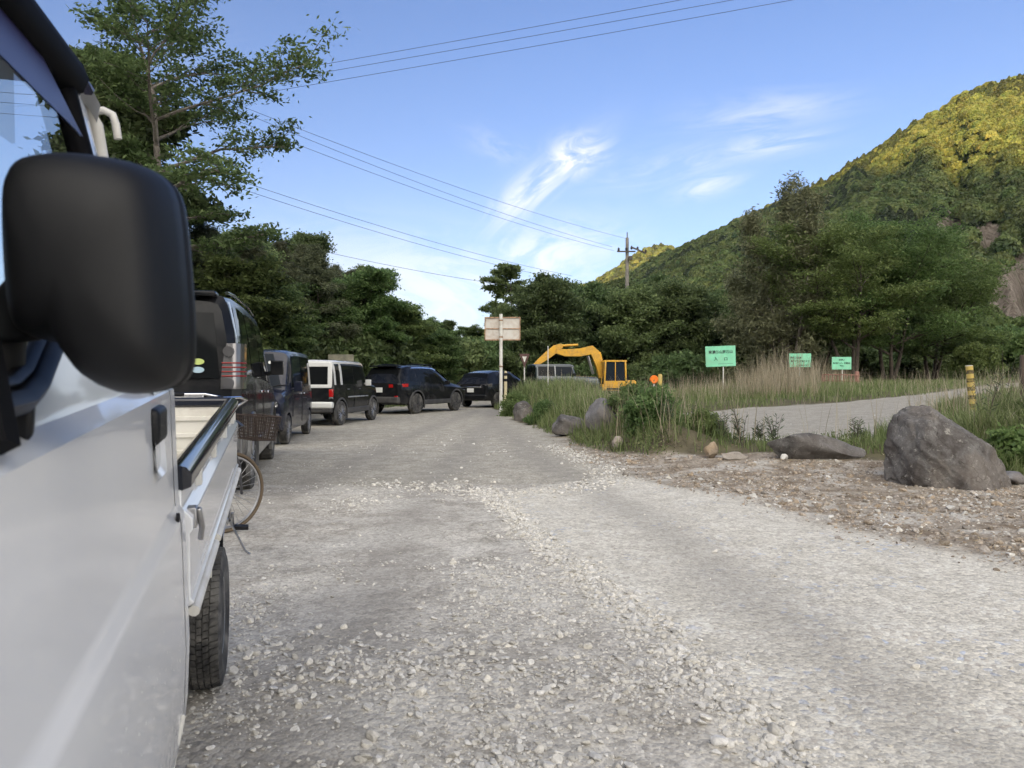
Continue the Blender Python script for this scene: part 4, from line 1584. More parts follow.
def panel_rows(s):
    b, c, t = arch_bottom(s), crease_h(s), 1.30
    sill = window_sill(s)
    r = [(b + (.66 - b) * f, 0.) for f in (0, .12, .3, .55, .8)] if b < .6 else [(b + (.70 - b) * f, 0.) for f in (0, .2, .4, .6, .8)]
    lo = r[-1][0]
    r += [(max(lo + .01, .72), 0.), (c - .09, .0), (c - .022, .001), (c - .006, .0), (c + .006, -.007), (c + .03, -.008), (c + .10, -.006), (t - .02, 0.), (t, 0.), (t + .008, -.010), (t + .018, -.016), (t + .03, -.012), (sill, -.002)]
    return r


def build_truck():
    gz = GZ(X(222, 2.95), 2.95)
    t = thing('pickup_truck', 'white small flatbed truck filling the left edge, seen past its black door mirror', 'truck', (-.213 - .316 * 1.73, 1.73, -.072))
    t.rotation_euler = Euler((TRUCK_PITCH, 0, TRUCK_YAW), 'XYZ')

    # cab skin: rear corner strip, door, front corner (both sides)
    body = MB()
    door_cols = list(np.linspace(-1.20, -.075, 46))
    for side in (1, -1):
        strip_grid(body, [-.066, -.045, -.02, -.006, 0.0], lambda s: [(h, o - (.012 if s > -.005 else 0)) for h, o in panel_rows(s)], side)
        strip_grid(body, [-1.34, -1.30, -1.26, -1.23, -1.21], lambda s: [(h, o - .16 * max(0, (-1.21 - s) / .13) ** 2) for h, o in panel_rows(s)], side)
    # front face and windscreen surround
    fw = lambda h: [side_pt(-1.34, h, -.16, 1), side_pt(-1.34, h, -.16, -1)]
    hs = [.33, .45, .6, .8, 1.0, 1.2, 1.30]
    for a, b in zip(hs[:-1], hs[1:]):
        p, q = fw(a), fw(b)
        body.add([p[0], p[1], q[1], q[0]], [(0, 1, 2, 3)])
    # roof: rounded shell
    sec = [(.168, 1.93), (.185, 1.962), (.225, 1.995), (.30, 2.015), (.5, 2.028), (TW / 2, 2.032)]
    full = [(-u, h) for u, h in sec] + [(-TW + u, h) for u, h in reversed(sec[:-1])]
    rings = []
    for s, dz, k in ((-1.02, -.10, .96), (-.97, -.04, .985), (-.9, -.012, 1), (-.5, 0, 1), (-.1, 0, 1), (.02, -.012, .995), (.05, -.05, .97)):
        rings.append([((-TW / 2) + (w + TW / 2) * k, s, h + dz) for w, h in full])
    body.loft(rings, closed=False, caps=False)
    # cab back wall, with an opening for the rear window
    def wall(a, b, c, d):
        body.add([a, b, c, d], [(0, 1, 2, 3)])
    zb, z0, z1, z2 = .40, 1.32, 1.945, 1.985
    wl = lambda h: -cab_inset(min(h, 1.95)) - .012
    for s in (.0,):
        wall((wl(zb), s, zb), (-TW - wl(zb), s, zb), (-TW - wl(z0), s, z0), (wl(z0), s, z0))
        wall((wl(z1), s, z1), (-TW - wl(z1), s, z1), (-TW - wl(z2) , s, z2), (wl(z2), s, z2))
        wall((wl(z0), s, z0), (-.078, s, z0), (-.207, s, z1), (wl(z1), s, z1))
        wall((-TW - wl(z0), s, z0), (-TW + .078, s, z0), (-TW + .207, s, z1), (-TW - wl(z1), s, z1))
    # pillars: rear (white outer edge) and front
    for side in (1, -1):
        for (s0, s1, t0, t1, o) in ((-.235, -.002, -.235, -.002, -.004),):
            body.grid(lambda u, v: side_pt(s0 + (s1 - s0) * u, 1.30 + .665 * v, o - .01 * (u > .9), side), 4, 8)
        body.grid(lambda u, v: side_pt(-1.34 + .07 * u + .34 * v, 1.30 + .65 * v, -.02 - .14 * (1 - u) * (1 - v), side), 3, 8)
    body.build('cab_body', M_WHITE, t, 32)

    # the dark inside of the seams and the inner side of the doors
    for side in (1, -1):
        gap = MB()
        gap.grid(lambda u, v: side_pt(-.085 + .03 * u, .40 + .89 * v, -.016, side), 1, 12)
        gap.grid(lambda u, v: side_pt(-1.33 + 1.33 * u, max(arch_bottom(-1.33 + 1.33 * u) + .02, .36) * (1 - v) + v * 1.28, -.05, side), 30, 6)
        gap.grid(lambda u, v: ((-.03, -.58 + .36 * math.cos(PI * u), .27 + .36 * math.sin(PI * u)) if v < .5 else (-.30, -.58 + .36 * math.cos(PI * u), .27 + .36 * math.sin(PI * u))) if side > 0 else
                 ((-TW + .03, -.58 + .36 * math.cos(PI * u), .27 + .36 * math.sin(PI * u)) if v < .5 else (-TW + .30, -.58 + .36 * math.cos(PI * u), .27 + .36 * math.sin(PI * u))), 16, 1)
        gap.build('wheel_housing', M_DARK_GAP, t, 40)

    for side in (1, -1):
        d = MB()
        strip_grid(d, door_cols, panel_rows, side)
        door = d.build('door', M_WHITE, t, 30)
        # arch lip
        lip = MB()
        pts = [side_pt(-.58 + .328 * math.cos(a), min(.66, .275 + .328 * math.sin(a)), .002, side) for a in np.linspace(.12, PI - .12, 22)]
        lip.tube(pts, .009, 6)
        lip.build('arch_lip', M_WHITE, door, 60)
        # handle: recess with black lever
        h = MB()
        hz, hs_ = 1.22, -.27
        h.grid(lambda u, v: side_pt(hs_ - .055 + .11 * u, 1.15 + .075 * v, .0035 - .018 * math.sin(PI * u) * math.sin(PI * v), side), 8, 6)
        hd = h.build('handle_recess', M_WHITE, door, 60)
        h = MB()
        c = side_pt(hs_, 1.25, .012, side)
        h.box((c[0] - .012 * side, c[1], c[2]), (.026, .105, .070))
        h.build('handle', M_BLACK_PL, door, 40, .012, seg=3)
        k = MB()
        k.lathe([(0, .010), (.006, .010), (.007, .007)], 'x', side_pt(-.11, 1.03, -.002, side), 14) if side > 0 else None
        if side > 0:
            k.build('lock', M_BLACK, door)
        # three thin ribs low down at the rear edge
        r = MB()
        for q in range(3):
            r.tube([side_pt(-.125 + .022 * q, .60 - .012 * q, .002, side), side_pt(-.155 + .022 * q, .43 + .01 * q, .002, side)], .0035, 5)
        r.build('rib', M_WHITE_DULL, door)
        # window frame, seal, glass, visor
        f = MB()
        fr0, fr1, top = -.25, -1.0, 1.90
        f.tube([side_pt(fr0, window_sill(fr0) - .02, .0, side), side_pt(fr0, 1.6, 0, side), side_pt(fr0 - .012, top, .0, side)], .022, 6)
        f.tube([side_pt(s, top - .005, .006, side) for s in (fr0 + .02, -.4, -.6, -.78)], .036, 8)
        f.tube([side_pt(-.75, top + .01, .0, side), side_pt(-.86, 1.72, 0, side), side_pt(-1.0, 1.45, 0, side), side_pt(-1.05, 1.32, 0, side)], .026, 6)
        f.build('window_frame', M_SEAL, door, 60)
        f = MB()
        f.tube([side_pt(s, window_sill(s) + .004, .006, side) for s in np.linspace(-1.04, fr0, 16)], .014, 6)
        f.tube([side_pt(s, window_sill(s) + .022, .0, side) for s in np.linspace(-1.04, fr0, 16)], .009, 6)
        f.build('weather_strip', M_BLACK, door, 60)
        g = MB()
        def gp(u, v):
            s = -1.04 + (fr0 + 1.04) * u
            tp = min(top, 1.32 + (s + 1.05) * 2.2 + .02)
            lo = window_sill(s)
            return side_pt(s, lo + (max(tp, lo + .005) - lo) * v, -.012, side)
        g.grid(gp, 20, 8)
        g.build('window_glass', GLASS_CLEAR, door, 80)
        v = MB()
        v.grid(lambda a, b: side_pt(-.42 - .42 * a, 1.745 + .125 * b, .010 + .030 * (1 - b), side), 10, 3)
        v.grid(lambda a, b: side_pt(-.42 - .42 * a, 1.745 + .125 * b, .007 + .030 * (1 - b), side), 10, 3)
        v.build('rain_visor', M_VISOR, door, 60)
        gt = MB()
        gt.tube([side_pt(s, 1.948, .008, side) for s in (.02, -.2, -.4, -.6, -.78, -.9)], [.013] * 6, 6)
        gt.build('roof_gutter', M_VISOR, t, 60)

    # windscreen, back window, dashboard, seats, wheel
    g = MB()
    p = [side_pt(-1.32, 1.30, -.06, 1), side_pt(-1.32, 1.30, -.06, -1), side_pt(-1.0, 1.93, -.06, -1), side_pt(-1.0, 1.93, -.06, 1)]
    g.add(p, [(0, 1, 2, 3)])
    g.build('windscreen', GLASS_CLEAR, t)
    g = MB()
    g.add([(-.078, -.004, 1.32), (-TW + .078, -.004, 1.32), (-TW + .207, -.004, 1.945), (-.207, -.004, 1.945)], [(0, 1, 2, 3)])
    g.build('back_window', GLASS_CLEAR, t)
    i = MB()
    i.box((-TW / 2, -1.15, 1.08), (1.25, .28, .40))
    i.build('dashboard', M_BLACK_PL, t, 40, .04)
    for cx in (-.42, -1.05):
        q = MB()
        q.box((cx, -.45, .78), (.48, .48, .16))
        q.box((cx, -.20, 1.05), (.46, .12, .52), (R(-12), 0, 0))
        q.build('seat', M_SEAT, t, 40, .05)
    w = MB()
    w.tube([Vector((-.42, -.93, 1.12)) + Vector((.18 * math.cos(a), .10 * math.sin(a), .15 * math.sin(a))) for a in np.linspace(0, 2 * PI, 25)], .013, 8)
    w.tube([(-.42, -.93, 1.12), (-.42, -1.1, .98)], .025, 8)
    w.build('steering_wheel', M_BLACK_PL, t, 60)
    fl = MB()
    fl.box((-TW / 2, -.66, .40), (TW - .16, 1.3, .04))
    fl.build('cab_floor', M_BLACK, t)

    # lamps and bumper of the unseen front
    for side in (1, -1):
        q = MB()
        c = side_pt(-1.335, .82, -.27, side)
        q.box(c, (.20, .05, .13))
        q.build('headlight', M_CHROME, t, 40, .02)
    q = MB()
    q.box((-TW / 2, -1.34, .47), (TW - .2, .07, .24))
    q.build('front_bumper', M_WHITE_DULL, t, 40, .02)

    # door mirror: the shell outlined as a rounded block with a lobe hanging at its outer side
    M = t.matrix_basis.copy()
    Mi = M.inverted()
    def loc(px, py, Y):
        return Mi @ Vector((X(px, Y), Y, Zp(py, Y)))
    out = [(16, 300), (13, 250), (12, 205), (14, 178), (22, 163), (38, 155), (70, 152), (110, 155), (145, 162), (168, 173), (181, 190), (187, 225), (191, 270), (194, 310), (195, 345), (193, 370), (184, 384), (165, 392), (135, 396), (116, 394), (99, 384), (84, 366), (76, 350), (66, 344), (40, 343), (22, 335)]
    # smooth the outline
    def chaikin(p, k=2):
        for _ in range(k):
            q = []
            for a, b in zip(p, p[1:] + p[:1]):
                q += [(a[0] * .75 + b[0] * .25, a[1] * .75 + b[1] * .25), (a[0] * .25 + b[0] * .75, a[1] * .25 + b[1] * .75)]
            p = q
        return p
    out = [(103 + (a - 104) * .885, 270 + (b - 270) * .99) for a, b in chaikin(out, 1)]
    Y0 = .76
    cxo, cyo = 104, 270
    mm = MB()
    rings = []
    for k, dy in ((.93, .045), (.985, .035), (1., .024), (.986, .022), (.986, .017), (1., .015), (.99, .0), (.955, -.02), (.90, -.038), (.81, -.052), (.66, -.062), (.42, -.068), (.2, -.070)):
        rings.append([M @ (Mi @ Vector((X(cxo + (a - cxo) * k, Y0), Y0, Zp(cyo + (b - cyo) * k, Y0)))) + Vector((0, dy, 0)) for a, b in out])
    rings = [[Mi @ p for p in r] for r in rings]
    mm.loft(rings)
    mir = mm.build('door_mirror', M_BLACK_PL, t, 55)
    mg = MB()
    gl = [Mi @ (Vector((X(cxo + (a - cxo) * .9, Y0), Y0, Zp(cyo + (b - cyo) * .9, Y0))) + Vector((0, .0475, 0))) for a, b in out]
    mg.add(gl, [tuple(range(len(gl)))])
    mg.build('mirror_glass', mat('mirror_glass', (.9, .9, .9), .02, metal=1.), mir, 0)
    st = MB()
    def wp(px, py, Y):
        return Mi @ Vector((X(px, Y), Y, Zp(py, Y)))
    # upper arm flaring out of the shell, upright stalk and the foot on the door
    st.loft([[wp(46, 250, .755), wp(46, 340, .755), wp(46, 340, .80), wp(46, 250, .80)], [wp(16, 268, .75), wp(16, 343, .75), wp(16, 343, .80), wp(16, 268, .80)], [wp(-8, 295, .75), wp(-8, 345, .75), wp(-8, 345, .80), wp(-8, 295, .80)], [wp(-45, 300, .76), wp(-45, 345, .76), wp(-45, 345, .80), wp(-45, 300, .80)]])
    st.tube([wp(0, 325, .78), wp(2, 360, .78), wp(1, 400, .785), wp(-2, 420, .79)], [.026, .022, .021, .022], 12)
    st.build('mirror_arm', M_BLACK_PL, mir, 60, .006)
    ft = MB()
    ft.loft([[wp(-60, 398, .76), wp(26, 390, .76), wp(32, 394, .80), wp(-60, 400, .84)], [wp(-60, 420, .75), wp(34, 408, .755), wp(36, 408, .80), wp(-60, 420, .85)], [wp(-60, 468, .755), wp(33, 440, .76), wp(34, 438, .80), wp(-60, 470, .85)]])
    ft.build('mirror_foot', M_BLACK_PL, mir, 50, .008, seg=3)

    # ---- load bed
    L0, L1 = .03, 1.95
    bed = MB()
    bed.box((-TW / 2, (L0 + L1) / 2, .76), (TW - .05, L1 - L0, .05))
    for w in (-.35, -1.12):
        bed.box((w, .98, .58), (.07, 1.95, .12))
    for s in (.25, .75, 1.25, 1.75):
        bed.box((-TW / 2, s, .69), (TW - .1, .06, .08))
    bed.build('bed_floor', M_CREAM, t)
    fl = MB()
    for q in range(11):
        fl.box((-.13 - q * .121, (L0 + L1) / 2, .788), (.07, L1 - L0 - .06, .008))
    fl.build('floor_rib', M_CREAM, t)
    # headboard and white guard frame behind the cab
    hb = MB()
    hb.box((-TW / 2, .025, .95), (TW - .06, .03, .36))
    hb.build('headboard', M_WHITE, t, 40, .006)
    gf = MB()
    zt = 1.985
    gf.tube([(-.095, .06, .85), (-.125, .06, 1.4), (-.19, .06, zt - .10), (-.23, .06, zt - .03), (-.29, .06, zt), (-TW + .25, .06, zt), (-TW + .19, .06, zt - .02), (-TW + .16, .06, zt - .08), (-TW + .095, .06, 1.4), (-TW + .075, .06, .85)], .016, 10)
    gf.tube([(-.11, .06, 1.5), (-TW + .11, .06, 1.5)], .012, 8)
    gf.build('guard_frame', M_WHITE_DULL, t, 60)
    for (w, z, sg) in ((-.185, 1.93, 1), (-TW + .185, 1.93, -1)):
        hk = MB()
        hk.tube([(w - .02 * sg, .06, z - .02), (w + .012 * sg, .06, z - .012), (w + .030 * sg, .06, z - .020), (w + .036 * sg, .06, z - .040), (w + .040 * sg, .06, z - .072)], .0085, 8)
        hk.build('rope_hook', M_WHITE_DULL, t, 60)
    for sg, w in ((1, -.20), (-1, -TW + .20)):
        rh = MB()
        rh.tube([(w, -.62, 1.985), (w + .01 * sg, -.62, 2.045), (w + .02 * sg, -.58, 2.06), (w + .02 * sg, -.52, 2.055), (w + .01 * sg, -.49, 2.035), (w, -.48, 1.99)], .0085, 7)
        rh.build('roof_hook', M_WHITE_DULL, t, 60)

    prof = [(-.005, .782), (-.028, .782), (-.028, .80), (-.042, .80), (-.042, 1.075), (-.020, 1.075), (-.020, 1.018), (.004, .992), (.004, .965), (-.003, .955), (-.003, .80), (.006, .79)]
    for side in (1, -1):
        g = MB()
        rings = []
        for s in (L0 + .005, L0 + .02, .5, 1.0, 1.5, L1 - .02, L1):
            rings.append([(w if side > 0 else -TW - w, s, h) for w, h in prof])
        g.loft(rings)
        gate = g.build('side_gate', M_WHITE, t, 30, .003)
        cp = MB()
        rings = [[((w) if side > 0 else -TW - w, s, h) for w, h in ((-.050, 1.070), (-.055, 1.095), (-.048, 1.112), (-.028, 1.120), (-.008, 1.114), (.004, 1.098), (.002, 1.068), (-.018, 1.060))] for s in (L0 + .002, L1 + .005)]
        cp.loft(rings)
        cp.build('top_rail', M_GLOSS_BLACK, gate, 50)
        for s in (.33, .80, 1.28, 1.76):
            q = MB()
            x0 = .0 if side > 0 else -TW
            sg = 1 if side > 0 else -1
            q.box((x0 - .012 * sg, s, 1.045), (.018, .030, .062))
            q.build('rope_cleat', M_WHITE_DULL, gate, 40, .004)
        q = MB()
        x0, sg = (0., 1) if side > 0 else (-TW, -1)
        q.box((x0 - .006 * sg, L0 + .055, .985), (.03, .035, .05))
        q.tube([(x0 + .012 * sg, L0 + .055, 1.005), (x0 + .018 * sg, L0 + .07, .955), (x0 + .012 * sg, L0 + .09, .92)], .008, 6)
        q.build('gate_latch', M_STEEL, gate, 50, .003)
        q = MB()
        q.tube([(x0 + .004 * sg, L0 + .01, .768), (x0 + .004 * sg, L0 + .60, .768)], .0135, 10)
        q.tube([(x0 + .004 * sg, L0 + .66, .768), (x0 + .004 * sg, L1 - .02, .768)], .0135, 10)
        q.build('hinge_rail', M_WHITE_DULL, gate, 60)
    # tailgate
    tg = MB()
    tg.box((-TW / 2, L1 + .018, .93), (TW - .02, .03, .30))
    tail = tg.build('tailgate', M_CREAM, t, 40, .006)
    q = MB()
    q.box((-TW / 2, L1 + .018, 1.095), (TW - .02, .05, .045))
    q.build('top_rail', M_GLOSS_BLACK, tail, 40, .012)
    q = MB()
    for h in (.86, .94, 1.02):
        q.box((-TW / 2, L1 - .001, h), (TW - .12, .012, .022))
    q.build('stiffener', M_CREAM, tail, 40, .003)
    # wheel aprons, mud flaps, lamps
    for side in (1, -1):
        x0, sg = (0., 1) if side > 0 else (-TW, -1)
        q = MB()
        q.box((x0 - .115 * sg, .96, .655), (.16, .012, .20))
        q.box((x0 - .115 * sg, 1.28, .745), (.16, .64, .012))
        q.build('wheel_apron', M_CREAM, t, 40, .003)
        q = MB()
        q.box((x0 - .13 * sg, 1.62, .44), (.17, .008, .42))
        q.build('mud_flap', M_BLACK, t, 40)
        q = MB()
        q.box((x0 - .22 * sg, L1 - .02, .64), (.22, .05, .09))
        q.build('tail_lamp', mat('red_lamp', (.35, .01, .01), .15, coat=.5), t, 40, .008)
    # wheels
    for s, w, front in ((1.34, -.018, 0), (1.34, -TW + .018, 0), (-.58, -.075, 1), (-.58, -TW + .075, 1)):
        sg = 1 if w > -.5 else -1
        wh = bpy.data.objects.new('wheel', None)
        C.objects.link(wh)
        wh.parent = t
        wh.location = (w - .0735 * sg, s, .277)
        q = MB()
        q.lathe([(-.060, .155), (-.0735, .20), (-.0745, .235), (-.066, .262), (-.058, .2685), (.058, .2685), (.066, .262), (.0745, .235), (.0735, .20), (.060, .155)], 'x', (0, 0, 0), 64)
        nb = 62
        for k in range(nb):
            for j, (a, b) in enumerate(((-.0655, -.0365), (-.0325, -.0125), (-.0085, .0085), (.0125, .0325), (.0365, .0655))):
                off = (.0 if j in (0, 2, 4) else .5)
                t0, t1 = 2 * PI * (k + off) / nb, 2 * PI * (k + off + .80) / nb
                sk = .014 * (1 if j < 2 else -1 if j > 2 else 0)
                r0, r1 = .262, .2765
                ra, rb = (r1 - (.006 if j == 0 else 0)), (r1 - (.006 if j == 4 else 0))
                vs_ = []
                for rr in (0, 1):
                    for (xx, tt, top) in ((a, t0, ra), (b, t0, rb), (b, t1, rb), (a, t1, ra)):
                        tt2 = tt + (xx - (a + b) / 2) * sk * 60
                        rad = r0 if rr == 0 else top
                        vs_.append((xx, rad * math.cos(tt2), rad * math.sin(tt2)))
                q.add(vs_, [(4, 5, 6, 7), (0, 1, 5, 4), (1, 2, 6, 5), (2, 3, 7, 6), (3, 0, 4, 7)])
        q.build('tyre', M_RUBBER, wh, 30)
        q = MB()
        q.lathe([(-.055, .150), (.056 , .160), (.062, .157), (.050, .14), (.028, .115), (.034, .07), (.046, .055), (.046, .0)], 'x', (0, 0, 0), 32)
        if sg < 0:
            q.v = [(-a, b, c) for a, b, c in q.v]
        q.build('rim', M_STEEL, wh, 40)
    # axle and chassis
    q = MB()
    q.tube([(-.1, 1.28, .28), (-TW + .1, 1.28, .28)], .035, 10)
    q.box((-TW / 2, .7, .42), (.5, .6, .2))
    q.build('rear_axle', M_BLACK, t)
    return t


build_truck()


# ------------------------------------------------------------------ parked cars
M_TINT = mat('dark_window_glass', (.008, .009, .010), .05, spec=.12)
M_TINT_BLUE = mat('blue_grey_window_glass', (.012, .016, .022), .06, spec=.07)
M_PAINT_BLACK = mat('black_car_paint', (.008, .009, .011), .18, coat=.12, spec=.18, dirt=((.16, .15, .14), .12), dscale=2.)
M_PAINT_NAVY = mat('navy_car_paint', (.008, .011, .024), .2, coat=.25, spec=.3, dirt=((.16, .15, .14), .16), dscale=2.)
M_PAINT_WHITE = mat('white_car_paint', (.60, .61, .60), .2, coat=.8, dirt=((.42, .40, .36), .25), dscale=2.)
M_PAINT_SILVER = mat('silver_car_paint', (.27, .285, .30), .25, coat=.8, dirt=((.30, .28, .25), .3), dscale=2.)
M_CLAD = mat('grey_cladding', (.035, .035, .037), .6, dirt=((.20, .19, .17), .35), dscale=4.)
M_CLAD_SILVER = mat('grey_lower_paint', (.07, .072, .076), .3, coat=.5, dirt=((.18, .17, .15), .4), dscale=4.)
M_LAMP_RED = mat('red_lamp', (.19, .008, .008), .15, coat=.5)
M_LAMP_CLEAR = mat('clear_lamp', (.17, .165, .17), .12, metal=.6, coat=.6)
M_PLATE = mat('number_plate', (.72, .73, .70), .45)
M_PLATE_INK = mat('plate_ink', (.03, .14, .07), .5)
M_ALLOY = mat('alloy_rim', (.30, .30, .31), .35, metal=.8, dirt=((.2, .18, .15), .5), dscale=8)
M_ALLOY_DARK = mat('dark_rim', (.03, .03, .032), .4, metal=.4, dirt=((.16, .15, .13), .4), dscale=8)


def car_shell(name, st, m, parent, cutters, roof_m=None, split_z=None):
    """st: stations (y, zbottom, wmid, zmid, zbelt, wbelt, zroof, wroof, lean), y from the tail forwards"""
    mb = MB()
    rings = []
    for (y, zb, wm, zm, zbe, wb, zr, wr, lean) in st:
        half = [(0, zb), (wm * .80, zb), (wm * .95, zb + .03), (wm * .985, zb + .12), (wm, zm), (wm * .995, zm + (zbe - zm) * .55), (wb, zbe - .03), (wb - .008, zbe), (wb + (wr - wb) * .55, zbe + (zr - zbe) * .58), (wr, zr - (zr - zbe) * .10 - .01), (wr - .035, zr - .02), (wr - .10, zr), (wr * .5, zr + .018), (0, zr + .022)]
        if zr - zbe < .14:
            half = [(0, zb), (wm * .80, zb), (wm * .95, zb + .03), (wm * .985, zb + .12), (wm, zm), (wm * .995, zm + (zbe - zm) * .5), (wm * .98, zbe - .05), (wb, zbe), (wb - .02, zbe + (zr - zbe) * .4), (wb - .05, zbe + (zr - zbe) * .7), (wb - .10, zr - .012), (wb - .18, zr), (wb * .5, zr + .015), (0, zr + .02)]
        full = half + [(-a, b) for a, b in reversed(half[1:-1])]
        rings.append([(a, y + lean * max(0, b - zbe), b) for a, b in full])
    mb.loft(rings)
    o = mb.build(name, m, parent, 28)
    bm = bmesh.new()
    bm.from_mesh(o.data)
    bmesh.ops.triangulate(bm, faces=[f for f in bm.faces if len(f.verts) > 4])
    bm.to_mesh(o.data)
    bm.free()
    for (y, z, r) in cutters:
        c = MB()
        c.lathe([(-2, r), (2, r)], 'x', (0, y, z), 28)
        co = obj('cut', c.mesh('cut', 0), M_DARK_GAP)
        md = o.modifiers.new('arch', 'BOOLEAN')
        md.operation = 'DIFFERENCE'
        md.solver = 'EXACT'
        md.object = co
        bake(o)
        bpy.data.objects.remove(co)
    o.data.polygons.foreach_set('use_smooth', np.ones(len(o.data.polygons), bool))
    o.data.set_sharp_from_angle(angle=R(28))
    return o


def interp_st(st, y):
    ys = [s[0] for s in st]
    return [float(np.interp(y, ys, [s[k] for s in st])) for k in range(9)]


def side_window(st, pts, side, out=.006):
    """four corners (y, v) on the greenhouse side, v from belt 0 to roof 1"""
    def at(y, v):
        s = interp_st(st, y)
        zb, zr, wb, wr = s[4], s[6], s[5], s[7]
        z = zb + (zr - zb) * v
        w = float(np.interp(v, [0, .58, .9, 1], [wb - .008, wb + (wr - wb) * .55, wr, wr - .03]))
        return Vector((side * (w + out), y + s[8] * (z - zb), z))
    (a, b, c, d) = [Vector((p[0], p[1])) for p in pts]
    mb = MB()
    def f(u, v):
        p = (a.lerp(b, u)).lerp(d.lerp(c, u), v)
        return at(p.x, p.y)
    mb.grid(f, 8, 5)
    mb.grid(lambda u, v: f(u, v) - Vector((side * .012, 0, 0)), 8, 5)
    return mb


def wheel(parent, x, y, r, w, m_rim, spokes=5, side=1):
    wh = bpy.data.objects.new('wheel', None)
    C.objects.link(wh)
    wh.parent = parent
    wh.location = (x, y, r)
    q = MB()
    h = w / 2
    q.lathe([(-h * .9, r * .68), (-h, r * .80), (-h * .98, r * .92), (-h * .8, r * .985), (-h * .3, r), (h * .3, r), (h * .8, r * .985), (h * .98, r * .92), (h, r * .80), (h * .9, r * .68)], 'x', (0, 0, 0), 36)
    q.build('tyre', M_RUBBER_FAR, wh, 40)
    q = MB()
    o = h * .8 * side
    q.lathe([(o, r * .69), (o * 1.08, r * .70), (o * 1.05, r * .64), (o * .3, r * .60), (o * .3, 0)], 'x', (0, 0, 0), 28)
    for k in range(spokes):
        a = 2 * PI * k / spokes
        for da in (-.13, .13):
            p0, p1 = (o * .95, .12 * r * math.cos(a + da), .12 * r * math.sin(a + da)), (o * .95, .63 * r * math.cos(a + da * 1.4), .63 * r * math.sin(a + da * 1.4))
            q.tube([p0, p1], [r * .07, r * .055], 6)
    q.lathe([(o * .8, r * .15), (o * 1.05, r * .13), (o * 1.08, 0)], 'x', (0, 0, 0), 16)
    q.build('rim', m_rim, wh, 40)
    return wh


def arch_trim(parent, x, y, z, r, m, side):
    mb = MB()
    pts = [(x, y + r * math.cos(a), max(.18, z + r * math.sin(a))) for a in np.linspace(-.35, PI + .35, 22)]
    rings = []
    for p in pts:
        d = Vector((0, p[1] - y, p[2] - z)).normalized()
        q = Vector(p)
        rings.append([q + d * .055 + Vector((-.03 * side, 0, 0)), q + d * .05 + Vector((.012 * side, 0, 0)), q + Vector((.018 * side, 0, 0)), q + Vector((-.03 * side, 0, 0))])
    mb.loft(rings)
    return mb.build('arch_trim', m, parent, 40)


def box_part(name, m, parent, c, size, bev=.01, rot=None, seg=2):
    q = MB()
    q.box(c, size, rot)
    return q.build(name, m, parent, 40, bev, seg=seg)


def plate(parent, c, ry=0., s=1, face=-1):
    q = MB()
    q.box(c, (.33 * s, .012, .165 * s))
    p = q.build('number_plate', M_PLATE, parent, 40, .003)
    k = MB()
    rng = random.Random(int(c[2] * 1000))
    y = c[1] + face * .0072
    for i in range(5):
        k.box((c[0] - .11 + .053 * i, y, c[2] - .022), (.026, .002, .068))
    k.box((c[0], y, c[2] + .048), (.16, .002, .022))
    return p


def put_car(t, px, Y, heading, dz=0., roll=0.):
    """tail centre at picture column px and depth Y, heading clockwise from straight away"""
    x = X(px, Y)
    t.location = (x, Y, 0)
    hx, hy = math.sin(heading), math.cos(heading)
    z0 = GZ(x + hx * .8, Y + hy * .8)
    z1 = GZ(x + hx * 3.2, Y + hy * 3.2)
    t.location.z = z0 - (z1 - z0) / 2.4 * .8 + dz
    t.rotation_euler = Euler((math.atan2(z1 - z0, 2.4), 0, -heading), 'XYZ')


def seam(parent, pts, m=None, r=.004, name='door_seam'):
    q = MB()
    q.tube(pts, r, 4)
    return q.build(name, m or M_DARK_GAP, parent, 60)


